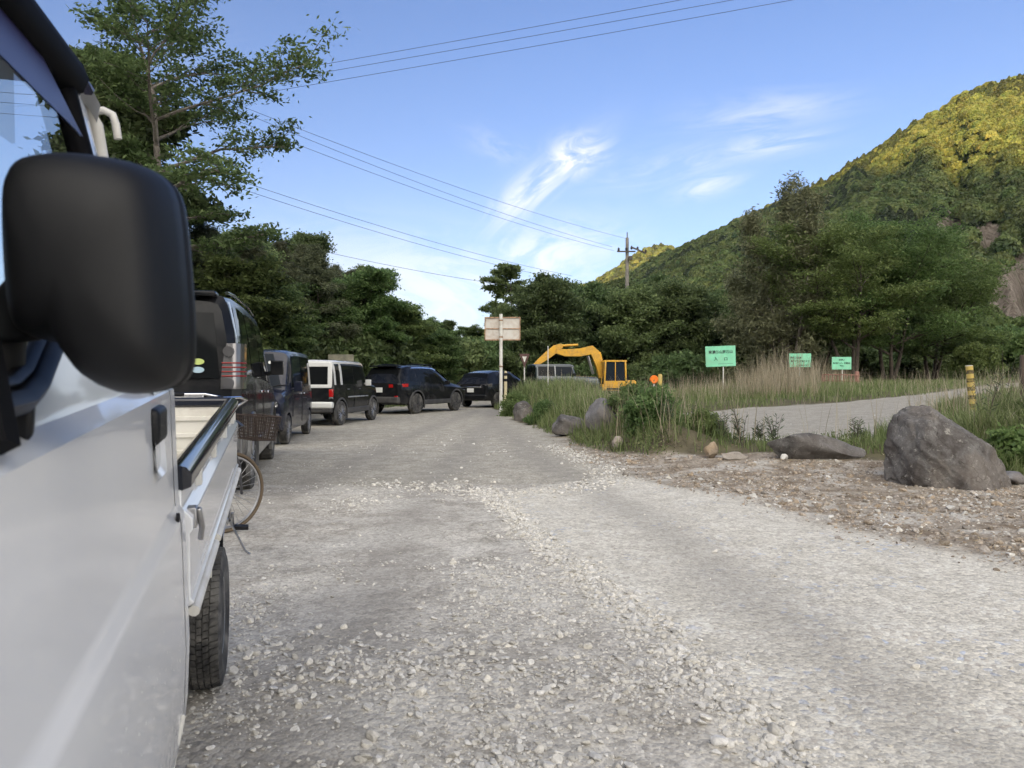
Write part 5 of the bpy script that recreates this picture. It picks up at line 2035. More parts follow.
# -- 1 the tall black wagon whose tail shows above the flatbed
def tall_wagon():
    t = thing('minivan', 'tall black van with grey sills parked right behind the white flatbed truck', 'car')
    st = [(0, .42, .80, .8, 1.12, .80, 1.86, .70, .10), (.06, .36, .885, .8, 1.12, .875, 1.93, .745, .10), (.5, .32, .90, .8, 1.12, .89, 1.95, .765, .0), (1.6, .30, .90, .8, 1.10, .89, 1.955, .77, 0), (3.0, .30, .90, .8, 1.08, .89, 1.93, .76, 0),
          (3.45, .30, .90, .8, 1.06, .885, 1.86, .73, 0), (4.12, .30, .895, .8, 1.03, .86, 1.10, .80, 0), (4.6, .32, .87, .75, .98, .82, 1.03, .75, 0), (4.78, .40, .76, .7, .85, .70, .90, .65, 0)]
    car_shell('body', st, M_PAINT_BLACK, t, [(.95, .35, .41), (3.80, .35, .41)])
    for s in (1, -1):
        side_window(st, [(.10, .10), (1.05, .08), (1.05, .86), (.28, .88)], s).build('side_window', M_TINT, t, 60)
        side_window(st, [(1.12, .08), (2.15, .06), (2.15, .87), (1.12, .86)], s).build('side_window', M_TINT, t, 60)
        side_window(st, [(2.22, .06), (3.45, .02), (3.15, .84), (2.22, .87)], s).build('side_window', M_TINT, t, 60)
        q = side_window(st, [(.015, .0), (.115, .0), (.20, .93), (.10, .93)], s, .010)
        q.build('rear_pillar_trim', M_PAINT_SILVER, t, 60)
        q = MB()
        q.tube([(s * .70, .45, 1.985), (s * .70, 1.0, 2.01), (s * .70, 2.4, 2.01), (s * .70, 3.0, 1.965)], .018, 8)
        q.build('roof_rail', M_CHROME, t, 60)
        # tall clear tail lamp that wraps round the corner
        q = MB()
        q.grid(lambda u, v: (s * float(np.interp(u, [0, .55, .75, 1], [.70 + .05 * v * v, .82, .885, .908])), float(np.interp(u, [0, .55, .75, 1], [-.012, -.012, .05, .20])) + .10 * max(0, (1.06 + .42 * v) - 1.12), 1.06 + .42 * v), 10, 8)
        lamp = q.build('tail_lamp', M_LAMP_CLEAR, t, 60)
        q = MB()
        for h in (1.18, 1.22, 1.26, 1.30):
            e = .10 * (h - 1.12)
            q.tube([(s * .71, e - .016, h), (s * .82, e - .014, h), (s * .888, e + .05, h), (s * .91, e + .17, h)], .007, 6)
        q.build('lamp_strip', mat('dull_red_lamp', (.20, .012, .012), .25), lamp, 60)
        for h in (1.405, 1.115):
            q = MB()
            q.lathe([(-.03, .05), (0, .052), (.005, .03), (.0, 0)], 'y', (s * .77, -.014 + .1 * max(0, h - 1.12), h), 18)
            q.build('lamp_ring', M_LAMP_CLEAR, lamp, 40)
        arch_trim(t, s * .90, .95, .35, .41, M_CLAD_SILVER, s)
        arch_trim(t, s * .90, 3.80, .35, .41, M_CLAD_SILVER, s)
        wheel(t, s * .79, .95, .345, .22, M_ALLOY, 6, s)
        wheel(t, s * .79, 3.80, .345, .22, M_ALLOY, 6, s)
        box_part('sill', M_CLAD_SILVER, t, (s * .885, 2.38, .40), (.06, 1.95, .20), .02)
        box_part('handle', M_CHROME, t, (s * .905, 1.95, 1.0), (.02, .17, .03), .008)
        box_part('handle', M_CHROME, t, (s * .905, 2.85, .98), (.02, .17, .03), .008)
        q = MB()
        q.box((s * .99, 3.28, 1.29), (.17, .10, .19))
        q.tube([(s * .84, 3.32, 1.20), (s * .96, 3.30, 1.24)], .03, 8)
        q.build('door_mirror', M_PAINT_BLACK, t, 50, .03)
        seam(t, [(s * .905, 1.09, .45), (s * .906, 1.09, 1.1)])
        seam(t, [(s * .905, 2.19, .45), (s * .906, 2.19, 1.1)])
    q = MB()
    q.grid(lambda u, v: ((u - .5) * 2 * (.69 - .06 * v), -.010 + .10 * (.60 * v) + (0 if abs(u - .5) < .48 else .01), 1.16 + .60 * v), 10, 6)
    rw = q.build('rear_window', M_TINT, t, 60)
    for cz, col, nm in ((1.31, (.42, .50, .16), 'sticker'), (1.235, (.32, .44, .52), 'sticker')):
        q = MB()
        q.lathe([(0, .045), (-.003, .044)], 'y', (.50, -.003 + .10 * (cz - 1.16) - .012, cz), 24)
        q.v = [(.50 + (a - .50) * 1.25, b, cz + (c - cz) * .62) for a, b, c in q.v]
        q.build(nm, mat('sticker_%d' % int(cz * 1000), col, .4), rw, 0)
    q = MB()
    q.tube([(0, -.03, 1.18), (.3, -.025, 1.22), (.42, -.02, 1.25)], .012, 6)
    q.build('wiper', M_BLACK, rw, 60)
    box_part('spoiler', M_PAINT_BLACK, t, (0, .10, 1.93), (1.32, .26, .05), .02)
    box_part('rear_bumper', M_CLAD_SILVER, t, (0, .03, .56), (1.76, .20, .30), .05, seg=3)
    box_part('tailgate_trim', M_CHROME, t, (0, -.012, .99), (1.1, .02, .05), .006)
    plate(t, (0, -.016, .85))
    q = MB()
    q.grid(lambda u, v: ((u - .5) * 2 * (.80 - .1 * v), 4.13 - .66 * v, 1.12 + .72 * v), 8, 5)
    q.build('windscreen', M_TINT, t, 60)
    for s in (1, -1):
        box_part('headlight', M_LAMP_CLEAR, t, (s * .66, 4.62, .84), (.30, .22, .17), .04)
    put_car(t, 140, 7.15, R(-14), -.02)
    t.scale = (1.06, 1.06, 1.10)
    return t


# -- 2 navy box van facing the viewer
def box_wagon():
    t = thing('box_wagon', 'dark navy upright box wagon facing the camera, between the black van and the two-tone wagon', 'car')
    st = [(0, .32, .66, .7, 1.02, .66, 1.74, .60, .04), (.06, .24, .725, .7, 1.02, .715, 1.79, .645, .04), (.5, .22, .738, .7, 1.02, .732, 1.80, .66, 0), (1.5, .22, .738, .7, 1.0, .732, 1.80, .665, 0), (2.35, .22, .738, .7, .99, .73, 1.79, .655, 0),
          (2.56, .22, .738, .7, .99, .73, 1.74, .64, 0), (2.90, .22, .735, .7, .98, .70, 1.04, .64, 0), (3.28, .24, .72, .68, .92, .68, .99, .62, 0), (3.39, .30, .66, .65, .82, .60, .90, .56, 0)]
    car_shell('body', st, M_PAINT_NAVY, t, [(.42, .27, .33), (2.94, .27, .33)])
    for s in (1, -1):
        side_window(st, [(.14, .10), (.50, .08), (.50, .86), (.14, .86)], s).build('side_window', M_TINT, t, 60)
        side_window(st, [(.56, .08), (1.42, .06), (1.42, .88), (.56, .86)], s).build('side_window', M_TINT, t, 60)
        side_window(st, [(1.48, .06), (2.52, .04), (2.38, .86), (1.48, .88)], s).build('side_window', M_TINT_BLUE, t, 60)
        wheel(t, s * .655, .42, .272, .155, M_ALLOY, 8, s)
        wheel(t, s * .655, 2.94, .272, .155, M_ALLOY, 8, s)
        # lamp with ring
        q = MB()
        q.grid(lambda u, v: (s * (.40 + .285 * u), 3.40 - .02 * u - .16 * u ** 4 + .012 - .05 * v, .66 + .20 * v), 8, 5)
        lamp = q.build('headlight', M_LAMP_CLEAR, t, 60)
        q = MB()
        q.lathe([(.03, .075), (.055, .078), (.06, .055), (.02, .03), (.02, 0)], 'y', (s * .535, 3.37, .755), 20)
        q.build('lamp_ring', M_CHROME, lamp, 40)
        q = MB()
        q.box((s * .83, 2.50, 1.08), (.15, .10, .20))
        q.tube([(s * .70, 2.52, 1.04), (s * .80, 2.50, 1.04)], .03, 8)
        q.build('door_mirror', M_PAINT_NAVY, t, 50, .03)
        for y in (1.20, 1.60):
            box_part('handle', M_CHROME, t, (s * .742, y, .93), (.02, .14, .028), .008)
        seam(t, [(s * .740, 1.45, .35), (s * .742, 1.45, 1.0)])
        seam(t, [(s * .740, 2.55, .50), (s * .742, 2.55, .98)])
        box_part('tail_lamp', M_LAMP_RED, t, (s * .60, .01, .95), (.13, .06, .45), .02)
    q = MB()
    q.grid(lambda u, v: ((u - .5) * 2 * (.655 - .075 * v), 2.915 - .335 * v + .01 - .05 * abs(2 * u - 1) ** 3, 1.055 + .665 * v), 10, 6)
    ws = q.build('windscreen', M_TINT_BLUE, t, 60)
    q = MB()
    q.lathe([(0, .03), (.002, .03)], 'y', (-.33, 2.70, 1.55), 16)
    q.build('sticker', M_PLATE, ws, 0)
    for s in (.25, -.30):
        q = MB()
        q.tube([(s, 2.93, 1.06), (s - .22, 2.88, 1.11), (s - .42, 2.88, 1.12)], .009, 5)
        q.build('wiper', M_BLACK, ws, 60)
    box_part('grille', M_BLACK, t, (0, 3.39, .74), (.74, .04, .14), .01)
    box_part('grille_bar', M_CHROME, t, (0, 3.415, .78), (.74, .02, .035), .008)
    box_part('front_bumper', M_PAINT_NAVY, t, (0, 3.36, .46), (1.32, .16, .30), .05, seg=3)
    box_part('air_intake', M_BLACK, t, (0, 3.435, .40), (.86, .03, .12), .01)
    plate(t, (0, 3.445, .53), face=1)
    q = MB()
    q.grid(lambda u, v: ((u - .5) * 2 * (.60 - .03 * v), -.012 + .025 * v, 1.06 + .60 * v), 8, 5)
    q.build('rear_window', M_TINT, t, 60)
    # nose towards the viewer
    hd = R(173)
    Yn = 13.3
    t.location = (X(268, Yn) - .45 - math.sin(hd) * 3.39, Yn - math.cos(hd) * 3.39, 0)
    t.location.z = GZ(X(268, Yn), 15) - .0
    t.rotation_euler = (0, 0, -hd)
    return t


# -- 3 two-tone upright wagon, white above and behind, black flanks
def two_tone_wagon():
    t = thing('offroad_wagon', 'boxy two-tone wagon with white roof and bumper and black flanks', 'car')
    st = [(0, .40, .66, .75, 1.06, .67, 1.62, .60, .06), (.06, .32, .725, .75, 1.06, .72, 1.67, .635, .06), (.5, .28, .735, .75, 1.06, .73, 1.685, .65, 0), (1.5, .28, .735, .75, 1.05, .73, 1.69, .655, 0), (2.1, .28, .735, .75, 1.05, .725, 1.68, .645, 0),
          (2.3, .28, .735, .75, 1.05, .725, 1.64, .63, 0), (2.72, .28, .735, .75, 1.03, .70, 1.10, .64, 0), (3.25, .30, .72, .72, .98, .68, 1.05, .62, 0), (3.38, .40, .66, .7, .85, .62, .95, .58, 0)]
    car_shell('body', st, M_PAINT_BLACK, t, [(.50, .31, .38), (2.95, .31, .38)])
    # white roof cap and tailgate frame as separate skins, a few mm proud
    q = MB()
    rings = []
    for (y, zr, w) in ((.03, 1.645, .60), (.10, 1.70, .635), (.5, 1.715, .655), (1.5, 1.72, .66), (2.1, 1.71, .65), (2.28, 1.67, .63), (2.34, 1.63, .62)):
        rings.append([(-w - .012, y, zr - .09), (-w - .01, y, zr - .04), (-w + .06, y, zr), (0, y, zr + .022), (w - .06, y, zr), (w + .01, y, zr - .04), (w + .012, y, zr - .09)])
    q.loft(rings, closed=False, caps=False)
    q.add(rings[0], [tuple(range(7))])
    q.build('roof', M_PAINT_WHITE, t, 40)
    q = MB()
    yb = lambda z: -.012 + .06 * max(0, z - 1.06)
    for a in ((-.71, -.60, 1.02, 1.64), (.60, .71, 1.02, 1.64)):
        q.box(((a[0] + a[1]) / 2 * .955, yb(1.33), (a[2] + a[3]) / 2), (.12, .03, a[3] - a[2]), (R(-3.4), 0, 0))
    q.box((0, yb(1.62), 1.60), (1.24, .035, .12))
    q.box((0, yb(1.05), 1.035), (1.34, .034, .09))
    q.build('tailgate_frame', M_PAINT_WHITE, t, 40, .012)
    q = MB()
    q.grid(lambda u, v: ((u - .5) * 2 * (.57 - .02 * v), yb(1.08 + .46 * v) - .008, 1.08 + .46 * v), 8, 5)
    q.build('rear_window', M_TINT, t, 60)
    box_part('rear_bumper', M_PAINT_WHITE, t, (0, .0, .55), (1.42, .18, .17), .04, seg=3)
    box_part('lower_bumper', M_CLAD, t, (0, .02, .42), (1.36, .16, .13), .03)
    plate(t, (-.30, -.098, .50))
    for s in (1, -1):
        box_part('tail_lamp', M_LAMP_RED, t, (s * .655, .015, .86), (.11, .07, .20), .015)
        box_part('reverse_lamp', M_LAMP_CLEAR, t, (s * .655, .012, .73), (.11, .07, .05), .01)
        side_window(st, [(.20, .10), (.44, .10), (.44, .80), (.20, .80)], s).build('side_window', M_TINT, t, 60)
        side_window(st, [(.62, .06), (1.40, .06), (1.40, .84), (.62, .84)], s).build('side_window', M_TINT, t, 60)
        side_window(st, [(1.48, .06), (2.30, .04), (2.16, .82), (1.48, .84)], s).build('side_window', M_TINT, t, 60)
        q = side_window(st, [(.06, .02), (.18, .02), (.18, .96), (.06, .96)], s, .012)
        q.build('rear_pillar', M_PAINT_WHITE, t, 60)
        q = side_window(st, [(.46, .02), (.60, .02), (.60, .96), (.46, .96)], s, .012)
        q.build('rear_pillar', M_PAINT_WHITE, t, 60)
        arch_trim(t, s * .735, .50, .31, .38, M_CLAD, s)
        arch_trim(t, s * .735, 2.95, .31, .38, M_CLAD, s)
        wheel(t, s * .66, .50, .325, .18, M_ALLOY, 8, s)
        wheel(t, s * .66, 2.95, .325, .18, M_ALLOY, 8, s)
        box_part('sill', M_CLAD, t, (s * .725, 1.72, .38), (.05, 1.66, .14), .015)
        box_part('side_moulding', M_PAINT_SILVER, t, (s * .742, 1.72, .74), (.02, 1.5, .035), .006)
        q = MB()
        q.box((s * .84, 2.24, 1.12), (.15, .10, .17))
        q.tube([(s * .70, 2.27, 1.09), (s * .80, 2.25, 1.09)], .028, 8)
        q.build('door_mirror', M_PAINT_WHITE, t, 50, .03)
        box_part('handle', M_CLAD, t, (s * .742, .98, .95), (.022, .15, .03), .008)
        box_part('handle', M_CLAD, t, (s * .742, 1.82, .95), (.022, .15, .03), .008)
        seam(t, [(s * .738, 1.44, .45), (s * .737, 1.44, 1.04)])
        box_part('headlight', M_LAMP_CLEAR, t, (s * .55, 3.34, .86), (.2, .10, .16), .03)
    q = MB()
    q.grid(lambda u, v: ((u - .5) * 2 * (.65 - .06 * v), 2.735 - .42 * v, 1.10 + .52 * v), 8, 5)
    q.build('windscreen', M_TINT, t, 60)
    put_car(t, 307, 18.9, R(9), 0)
    return t


# -- 4 black crossover
def crossover():
    t = thing('crossover_car', 'black crossover with red tail lamp and dark wheels, seen from its right rear', 'car')
    st = [(0, .48, .78, .80, 1.02, .78, 1.06, .70, .0), (.07, .38, .87, .80, 1.03, .86, 1.12, .76, .0), (.12, .36, .885, .8, 1.04, .865, 1.30, .70, .22), (.30, .33, .905, .8, 1.05, .875, 1.60, .655, .22), (.75, .30, .925, .8, 1.06, .885, 1.67, .66, .0), (1.6, .30, .925, .8, 1.04, .89, 1.69, .67, 0), (2.3, .30, .925, .8, 1.02, .885, 1.67, .66, 0),
          (2.65, .30, .925, .8, 1.01, .875, 1.58, .64, 0), (3.35, .30, .92, .8, .99, .86, 1.10, .78, 0), (4.1, .32, .90, .78, .94, .82, 1.00, .74, 0), (4.45, .36, .84, .72, .82, .76, .88, .68, 0), (4.58, .44, .72, .65, .70, .64, .76, .58, 0)]
    car_shell('body', st, M_PAINT_BLACK, t, [(.98, .36, .43), (3.67, .36, .43)])
    for s in (1, -1):
        side_window(st, [(.62, .16), (1.02, .10), (1.02, .78), (.80, .76)], s).build('side_window', M_TINT, t, 60)
        side_window(st, [(1.08, .10), (1.90, .07), (1.90, .84), (1.08, .80)], s).build('side_window', M_TINT, t, 60)
        side_window(st, [(1.96, .07), (3.05, .04), (2.60, .82), (1.96, .85)], s).build('side_window', M_TINT, t, 60)
        q = MB()
        q.grid(lambda u, v: (s * float(np.interp(u, [0, .45, .7, 1], [.42, .74, .885, .92])), float(np.interp(u, [0, .45, .7, 1], [-.02, .02, .12, .42])), .92 + .11 * v + .03 * u), 8, 3)
        q.build('tail_lamp', M_LAMP_RED, t, 60)
        box_part('reflector', M_LAMP_RED, t, (s * .72, -.02, .62), (.13, .05, .05), .01)
        arch_trim(t, s * .925, .98, .36, .43, M_CLAD, s)
        arch_trim(t, s * .925, 3.67, .36, .43, M_CLAD, s)
        wheel(t, s * .82, .98, .36, .22, M_ALLOY_DARK, 5, s)
        wheel(t, s * .82, 3.67, .36, .22, M_ALLOY_DARK, 5, s)
        box_part('sill', M_CLAD, t, (s * .915, 2.32, .40), (.05, 1.85, .16), .02)
        q = MB()
        q.tube([(s * .60, .75, 1.705), (s * .60, 1.1, 1.735), (s * .60, 2.0, 1.735), (s * .60, 2.4, 1.70)], .016, 6)
        q.build('roof_rail', M_BLACK, t, 60)
        q = side_window(st, [(.9, .86), (2.55, .86), (2.50, .92), (1.0, .92)], s, .008)
        q.build('window_trim', M_CHROME, t, 60)
        q = MB()
        q.box((s * 1.0, 2.86, 1.08), (.18, .11, .15))
        q.tube([(s * .86, 2.90, 1.03), (s * .98, 2.88, 1.05)], .028, 8)
        q.build('door_mirror', M_PAINT_BLACK, t, 50, .03)
        box_part('handle', M_PAINT_BLACK, t, (s * .925, 1.35, .93), (.022, .18, .03), .008)
        box_part('handle', M_PAINT_BLACK, t, (s * .925, 2.30, .92), (.022, .18, .03), .008)
        seam(t, [(s * .926, 1.93, .45), (s * .926, 1.93, 1.0)])
        box_part('headlight', M_LAMP_CLEAR, t, (s * .66, 4.42, .76), (.3, .2, .10), .03)
    q = MB()
    q.grid(lambda u, v: ((u - .5) * 2 * (.66 - .07 * v), .10 + .235 * v, 1.14 + .42 * v), 8, 4)
    q.build('rear_window', M_TINT, t, 60)
    box_part('spoiler', M_PAINT_BLACK, t, (0, .36, 1.655), (1.16, .30, .045), .02)
    box_part('rear_bumper', M_CLAD, t, (0, .04, .50), (1.66, .22, .22), .05, seg=3)
    plate(t, (0, -.035, .84))
    q = MB()
    q.grid(lambda u, v: ((u - .5) * 2 * (.78 - .14 * v), 3.36 - .70 * v, 1.12 + .44 * v), 8, 5)
    q.build('windscreen', M_TINT, t, 60)
    put_car(t, 379, 25.0, R(26), 0)
    return t


# -- 5 black hatchback with a wide dark rear window, half behind the signboard post
def hatchback():
    t = thing('hatchback_car', 'black hatchback with wide rear window and white plate, half behind the grass and sign post', 'car')
    st = [(0, .44, .74, .75, .95, .74, 1.00, .66, .0), (.06, .34, .83, .75, .97, .82, 1.05, .74, .0), (.11, .32, .84, .75, .98, .82, 1.18, .69, .30), (.35, .30, .85, .75, 1.0, .83, 1.46, .60, .30), (.95, .28, .855, .75, 1.0, .835, 1.53, .60, 0), (1.7, .28, .855, .75, .98, .835, 1.54, .61, 0), (2.2, .28, .855, .75, .97, .83, 1.50, .60, 0),
          (2.5, .28, .855, .75, .96, .82, 1.42, .59, 0), (3.2, .28, .85, .75, .94, .80, 1.02, .72, 0), (3.85, .30, .83, .72, .88, .76, .94, .68, 0), (4.15, .36, .76, .66, .74, .68, .80, .60, 0), (4.25, .42, .66, .6, .64, .58, .70, .52, 0)]
    car_shell('body', st, M_PAINT_BLACK, t, [(.80, .32, .37), (3.38, .32, .37)])
    for s in (1, -1):
        side_window(st, [(.70, .16), (1.05, .10), (1.05, .72), (.86, .70)], s).build('side_window', M_TINT, t, 60)
        side_window(st, [(1.10, .10), (1.80, .08), (1.80, .82), (1.10, .76)], s).build('side_window', M_TINT, t, 60)
        side_window(st, [(1.86, .08), (2.90, .05), (2.45, .80), (1.86, .83)], s).build('side_window', M_TINT, t, 60)
        q = MB()
        q.grid(lambda u, v: (s * float(np.interp(u, [0, .5, .75, 1], [.50, .70, .835, .86])), float(np.interp(u, [0, .5, .75, 1], [-.015, .02, .10, .34])), .86 + .14 * v + .04 * u), 8, 3)
        q.build('tail_lamp', M_LAMP_CLEAR, t, 60)
        wheel(t, s * .76, .80, .325, .20, M_ALLOY_DARK, 5, s)
        wheel(t, s * .76, 3.38, .325, .20, M_ALLOY_DARK, 5, s)
        q = MB()
        q.box((s * .93, 2.70, 1.02), (.17, .10, .14))
        q.tube([(s * .80, 2.74, .98), (s * .90, 2.72, 1.0)], .026, 8)
        q.build('door_mirror', M_PAINT_BLACK, t, 50, .03)
        box_part('handle', M_PAINT_BLACK, t, (s * .857, 1.30, .88), (.02, .16, .03), .008)
        box_part('handle', M_PAINT_BLACK, t, (s * .857, 2.15, .87), (.02, .16, .03), .008)
        seam(t, [(s * .857, 1.83, .42), (s * .857, 1.83, .95)])
        box_part('headlight', M_LAMP_CLEAR, t, (s * .58, 4.08, .70), (.3, .2, .10), .03)
    q = MB()
    q.grid(lambda u, v: ((u - .5) * 2 * (.70 - .12 * v), .085 + .31 * v, 1.04 + .40 * v), 8, 4)
    q.build('rear_window', M_TINT, t, 60)
    box_part('tailgate_trim', M_CHROME, t, (0, -.012, .89), (1.05, .03, .05), .01)
    box_part('rear_bumper', M_PAINT_BLACK, t, (0, .02, .48), (1.56, .18, .22), .05, seg=3)
    plate(t, (0, -.02, .76))
    q = MB()
    q.grid(lambda u, v: ((u - .5) * 2 * (.72 - .13 * v), 3.20 - .70 * v, 1.04 + .37 * v), 8, 5)
    q.build('windscreen', M_TINT, t, 60)
    put_car(t, 471, 30.6, R(31), 0)
    return t


# -- 6 small car with a pale roof, beyond the grass
def jeep():
    t = thing('small_offroader', 'small dark offroader with pale roof, half hidden by the grass before the excavator', 'car')
    st = [(0, .45, .68, .8, 1.12, .68, 1.66, .62, .02), (.05, .40, .73, .8, 1.12, .725, 1.69, .645, .02), (.6, .38, .738, .8, 1.12, .73, 1.70, .65, 0), (1.8, .38, .738, .8, 1.12, .73, 1.70, .65, 0), (1.95, .38, .738, .8, 1.12, .73, 1.66, .64, 0), (2.12, .38, .735, .8, 1.10, .69, 1.16, .63, 0), (3.25, .40, .72, .78, 1.04, .67, 1.10, .60, 0), (3.36, .46, .66, .75, .92, .62, 1.0, .56, 0)]
    car_shell('body', st, mat('slate_car_paint', (.03, .045, .05), .25, coat=.8), t, [(.55, .34, .40), (2.8, .34, .40)])
    q = MB()
    rings = [[(-w - .01, y, zr - .07), (-w + .05, y, zr), (0, y, zr + .02), (w - .05, y, zr), (w + .01, y, zr - .07)] for y, zr, w in ((.02, 1.68, .62), (.1, 1.715, .65), (1.8, 1.725, .655), (1.98, 1.67, .64))]
    q.loft(rings, closed=False, caps=False)
    q.build('roof', mat('grey_roof_paint', (.14, .15, .155), .35, coat=.4), t, 40)
    for s in (1, -1):
        side_window(st, [(.12, .08), (.95, .06), (.95, .84), (.12, .84)], s).build('side_window', M_TINT, t, 60)
        side_window(st, [(1.02, .06), (1.98, .05), (1.86, .84), (1.02, .84)], s).build('side_window', M_TINT_BLUE, t, 60)
        q = side_window(st, [(.965, .0), (1.005, .0), (1.005, .95), (.965, .95)], s, .012)
        q.build('pillar_trim', M_PAINT_SILVER, t, 60)
        wheel(t, s * .66, .55, .34, .18, M_ALLOY_DARK, 5, s)
        wheel(t, s * .66, 2.8, .34, .18, M_ALLOY_DARK, 5, s)
        arch_trim(t, s * .738, .55, .34, .40, M_CLAD, s)
        arch_trim(t, s * .738, 2.8, .34, .40, M_CLAD, s)
        q = MB()
        q.lathe([(-.02, .09), (.02, .09), (.03, .06), (.01, 0)], 'y', (s * .50, 3.36, .85), 18)
        q.build('headlight', M_LAMP_CLEAR, t, 40)
        box_part('door_mirror', M_BLACK, t, (s * .83, 1.95, 1.22), (.15, .08, .14), .02)
    q = MB()
    q.grid(lambda u, v: ((u - .5) * 2 * (.63 - .03 * v), 2.12 - .16 * v, 1.17 + .46 * v), 8, 4)
    q.build('windscreen', M_TINT_BLUE, t, 60)
    q = MB()
    q.grid(lambda u, v: ((u - .5) * 2 * .58, -.012 + .01 * v, 1.16 + .42 * v), 6, 3)
    q.build('rear_window', M_TINT, t, 60)
    box_part('front_bumper', M_CLAD, t, (0, 3.38, .54), (1.42, .16, .18), .03)
    box_part('grille', M_BLACK, t, (0, 3.36, .85), (.72, .04, .18), .01)
    Y = 35.5
    t.location = (X(531, Y), Y, GZ(X(545, Y), Y))
    t.rotation_euler = (0, 0, R(-72))
    return t


for f in (tall_wagon, box_wagon, two_tone_wagon, crossover, hatchback, jeep):
    f()


# ------------------------------------------------------------------ posts, signs, wires, machines
M_SIGN_GREEN = mat('mint_sign_board', (.21, .62, .40), .6, var=.10, vscale=2, dirt=((.30, .42, .30), .4), dscale=2.5)
M_INK = mat('sign_ink', (.02, .045, .04), .6)
M_RUST = mat('rusty_board', (.58, .56, .52), .7, dirt=((.36, .24, .15), .6), dscale=2.2)
M_RUST_EDGE = mat('rusty_frame', (.34, .22, .14), .85, var=.4, vscale=8)
M_POST_WHITE = mat('white_post_paint', (.66, .66, .62), .55, dirt=((.35, .28, .2), .5), dscale=5)
M_WIRE = mat('black_cable', (.03, .03, .035), .6)
M_CONC = mat('grey_pole_concrete', (.20, .185, .165), .9, var=.25, vscale=3)
M_PORC = mat('dark_insulator', (.06, .05, .045), .35)
M_YEL = mat('excavator_yellow', (.66, .36, .03), .4, coat=.2, dirt=((.20, .13, .07), .55), dscale=2.5)
M_TRACK = mat('muddy_track', (.06, .052, .042), .9, dirt=((.20, .17, .13), .6), dscale=3)
M_RED_WOOD = mat('faded_red_wood', (.24, .125, .095), .9, var=.3, vscale=10)
M_BAMBOO = mat('weathered_yellow_post', (.52, .38, .08), .7, dirt=((.36, .30, .2), .6), dscale=6)
M_ORANGE = mat('orange_plastic', (.85, .20, .02), .35)


def text_part(name, txt, size, m, parent, loc, rot, ext=.003, width=None, align='CENTER', bold=0.):
    cu = bpy.data.curves.new(name, 'FONT')
    cu.body = txt
    cu.size = size
    cu.align_x = align
    cu.align_y = 'CENTER'
    cu.extrude = ext
    cu.offset = bold
    o = bpy.data.objects.new(name, cu)
    C.objects.link(o)
    bpy.context.view_layer.update()
    dg = bpy.context.evaluated_depsgraph_get()
    me = bpy.data.meshes.new_from_object(o.evaluated_get(dg))
    bpy.data.objects.remove(o)
    if not len(me.vertices):
        return None
    xs = [v.co.x for v in me.vertices]
    if width:
        k = width / max(1e-6, max(xs) - min(xs))
        for v in me.vertices:
            v.co.x *= k
    me.materials.clear()
    p = obj(name, me, m, parent, loc)
    p.rotation_euler = rot
    return p


def green_sign(label, px, py0, py1, pxw, Y, lines, seed, tilt=0., post_px=0):
    x = X(px, Y)
    zc = Zp((py0 + py1) / 2, Y)
    w, h = pxw / FPX * Y, (py1 - py0) / FPX * Y
    g = GZ(x, Y)
    t = thing('entrance_sign', label, 'sign', (x, Y, g), .04 * (seed - 1))
    q = MB()
    q.box((0, 0, zc - g), (w, .02, h), (0, tilt, 0))
    bd = q.build('sign_board', M_SIGN_GREEN, t, 40, .004)
    q = MB()
    q.tube([(post_px / FPX * Y, .035, -.2), (post_px / FPX * Y, .035, zc - g + h * .3)], .026, 8)
    q.build('post', M_POST_WHITE, t, 60)
    for (txt, dx, dz, wd, sz, al) in lines:
        text_part('lettering', txt, sz * h, M_INK, bd, (dx * w, -.013, zc - g + dz * h), (R(90), tilt, 0), .002, wd * w if wd else None, al, .004 * h)
    return t


green_sign('largest mint green sign with dark lettering, standing in the dry reeds', 720.5, 346, 366.5, 30, 32, [('東濃鉱山原石山', 0, .20, .80, .17, 'CENTER'), ('入', -.16, -.14, .13, .19, 'CENTER'), ('口', .17, -.14, .11, .17, 'CENTER'), ('____________', .16, -.34, .50, .05, 'CENTER')], 1, R(-2), 3)
green_sign('smaller mint green sign with two lines of writing above thick dry reeds', 800, 353.5, 367, 22, 36, [('関係者以外', -.20, .18, .52, .16, 'CENTER'), ('無断で立入を禁じます', 0, -.08, .84, .16, 'CENTER'), ('原石山管理', .16, -.38, .40, .09, 'CENTER')], 1, 0)
green_sign('smallest mint green sign, above the faded red picket gate', 841.5, 357, 369.5, 19.5, 38, [('お願い', 0, .26, .3, .15, 'CENTER'), ('車の乗り入れ、駐車禁止', 0, .0, .88, .15, 'CENTER'), ('管理者', 0, -.22, .2, .15, 'CENTER')], 1, 0, 1)


def picket_gate():
    Y = 36.5
    x0, x1 = X(823, Y), X(860, Y)
    g = GZ((x0 + x1) / 2, Y)
    t = thing('picket_gate', 'faded red picket gate of thin bars below the smallest green sign', 'gate', ((x0 + x1) / 2, Y, g))
    w = x1 - x0
    top = Zp(374.5, Y) - g
    q = MB()
    q.tube([(-w / 2, 0, top), (w / 2, 0, top - .03)], .03, 6)
    q.tube([(-w / 2, 0, .25), (w / 2, 0, .22)], .03, 6)
    for i in range(10):
        x = -w / 2 + .08 + (w - .16) * i / 9
        q.tube([(x, -.03, -.1), (x, -.03, top + .02)], .022, 5)
    q.build('pickets', M_RED_WOOD, t, 50)
    for x, h, r in ((w / 2 - .12, top + .16, .10), (-w / 2, top + .02, .05)):
        q = MB()
        q.lathe([(-.2, r), (h - .03, r), (h, r * .7)], 'z', (x, .06, 0), 12)
        q.build('gate_post', M_RED_WOOD, t, 50)


picket_gate()


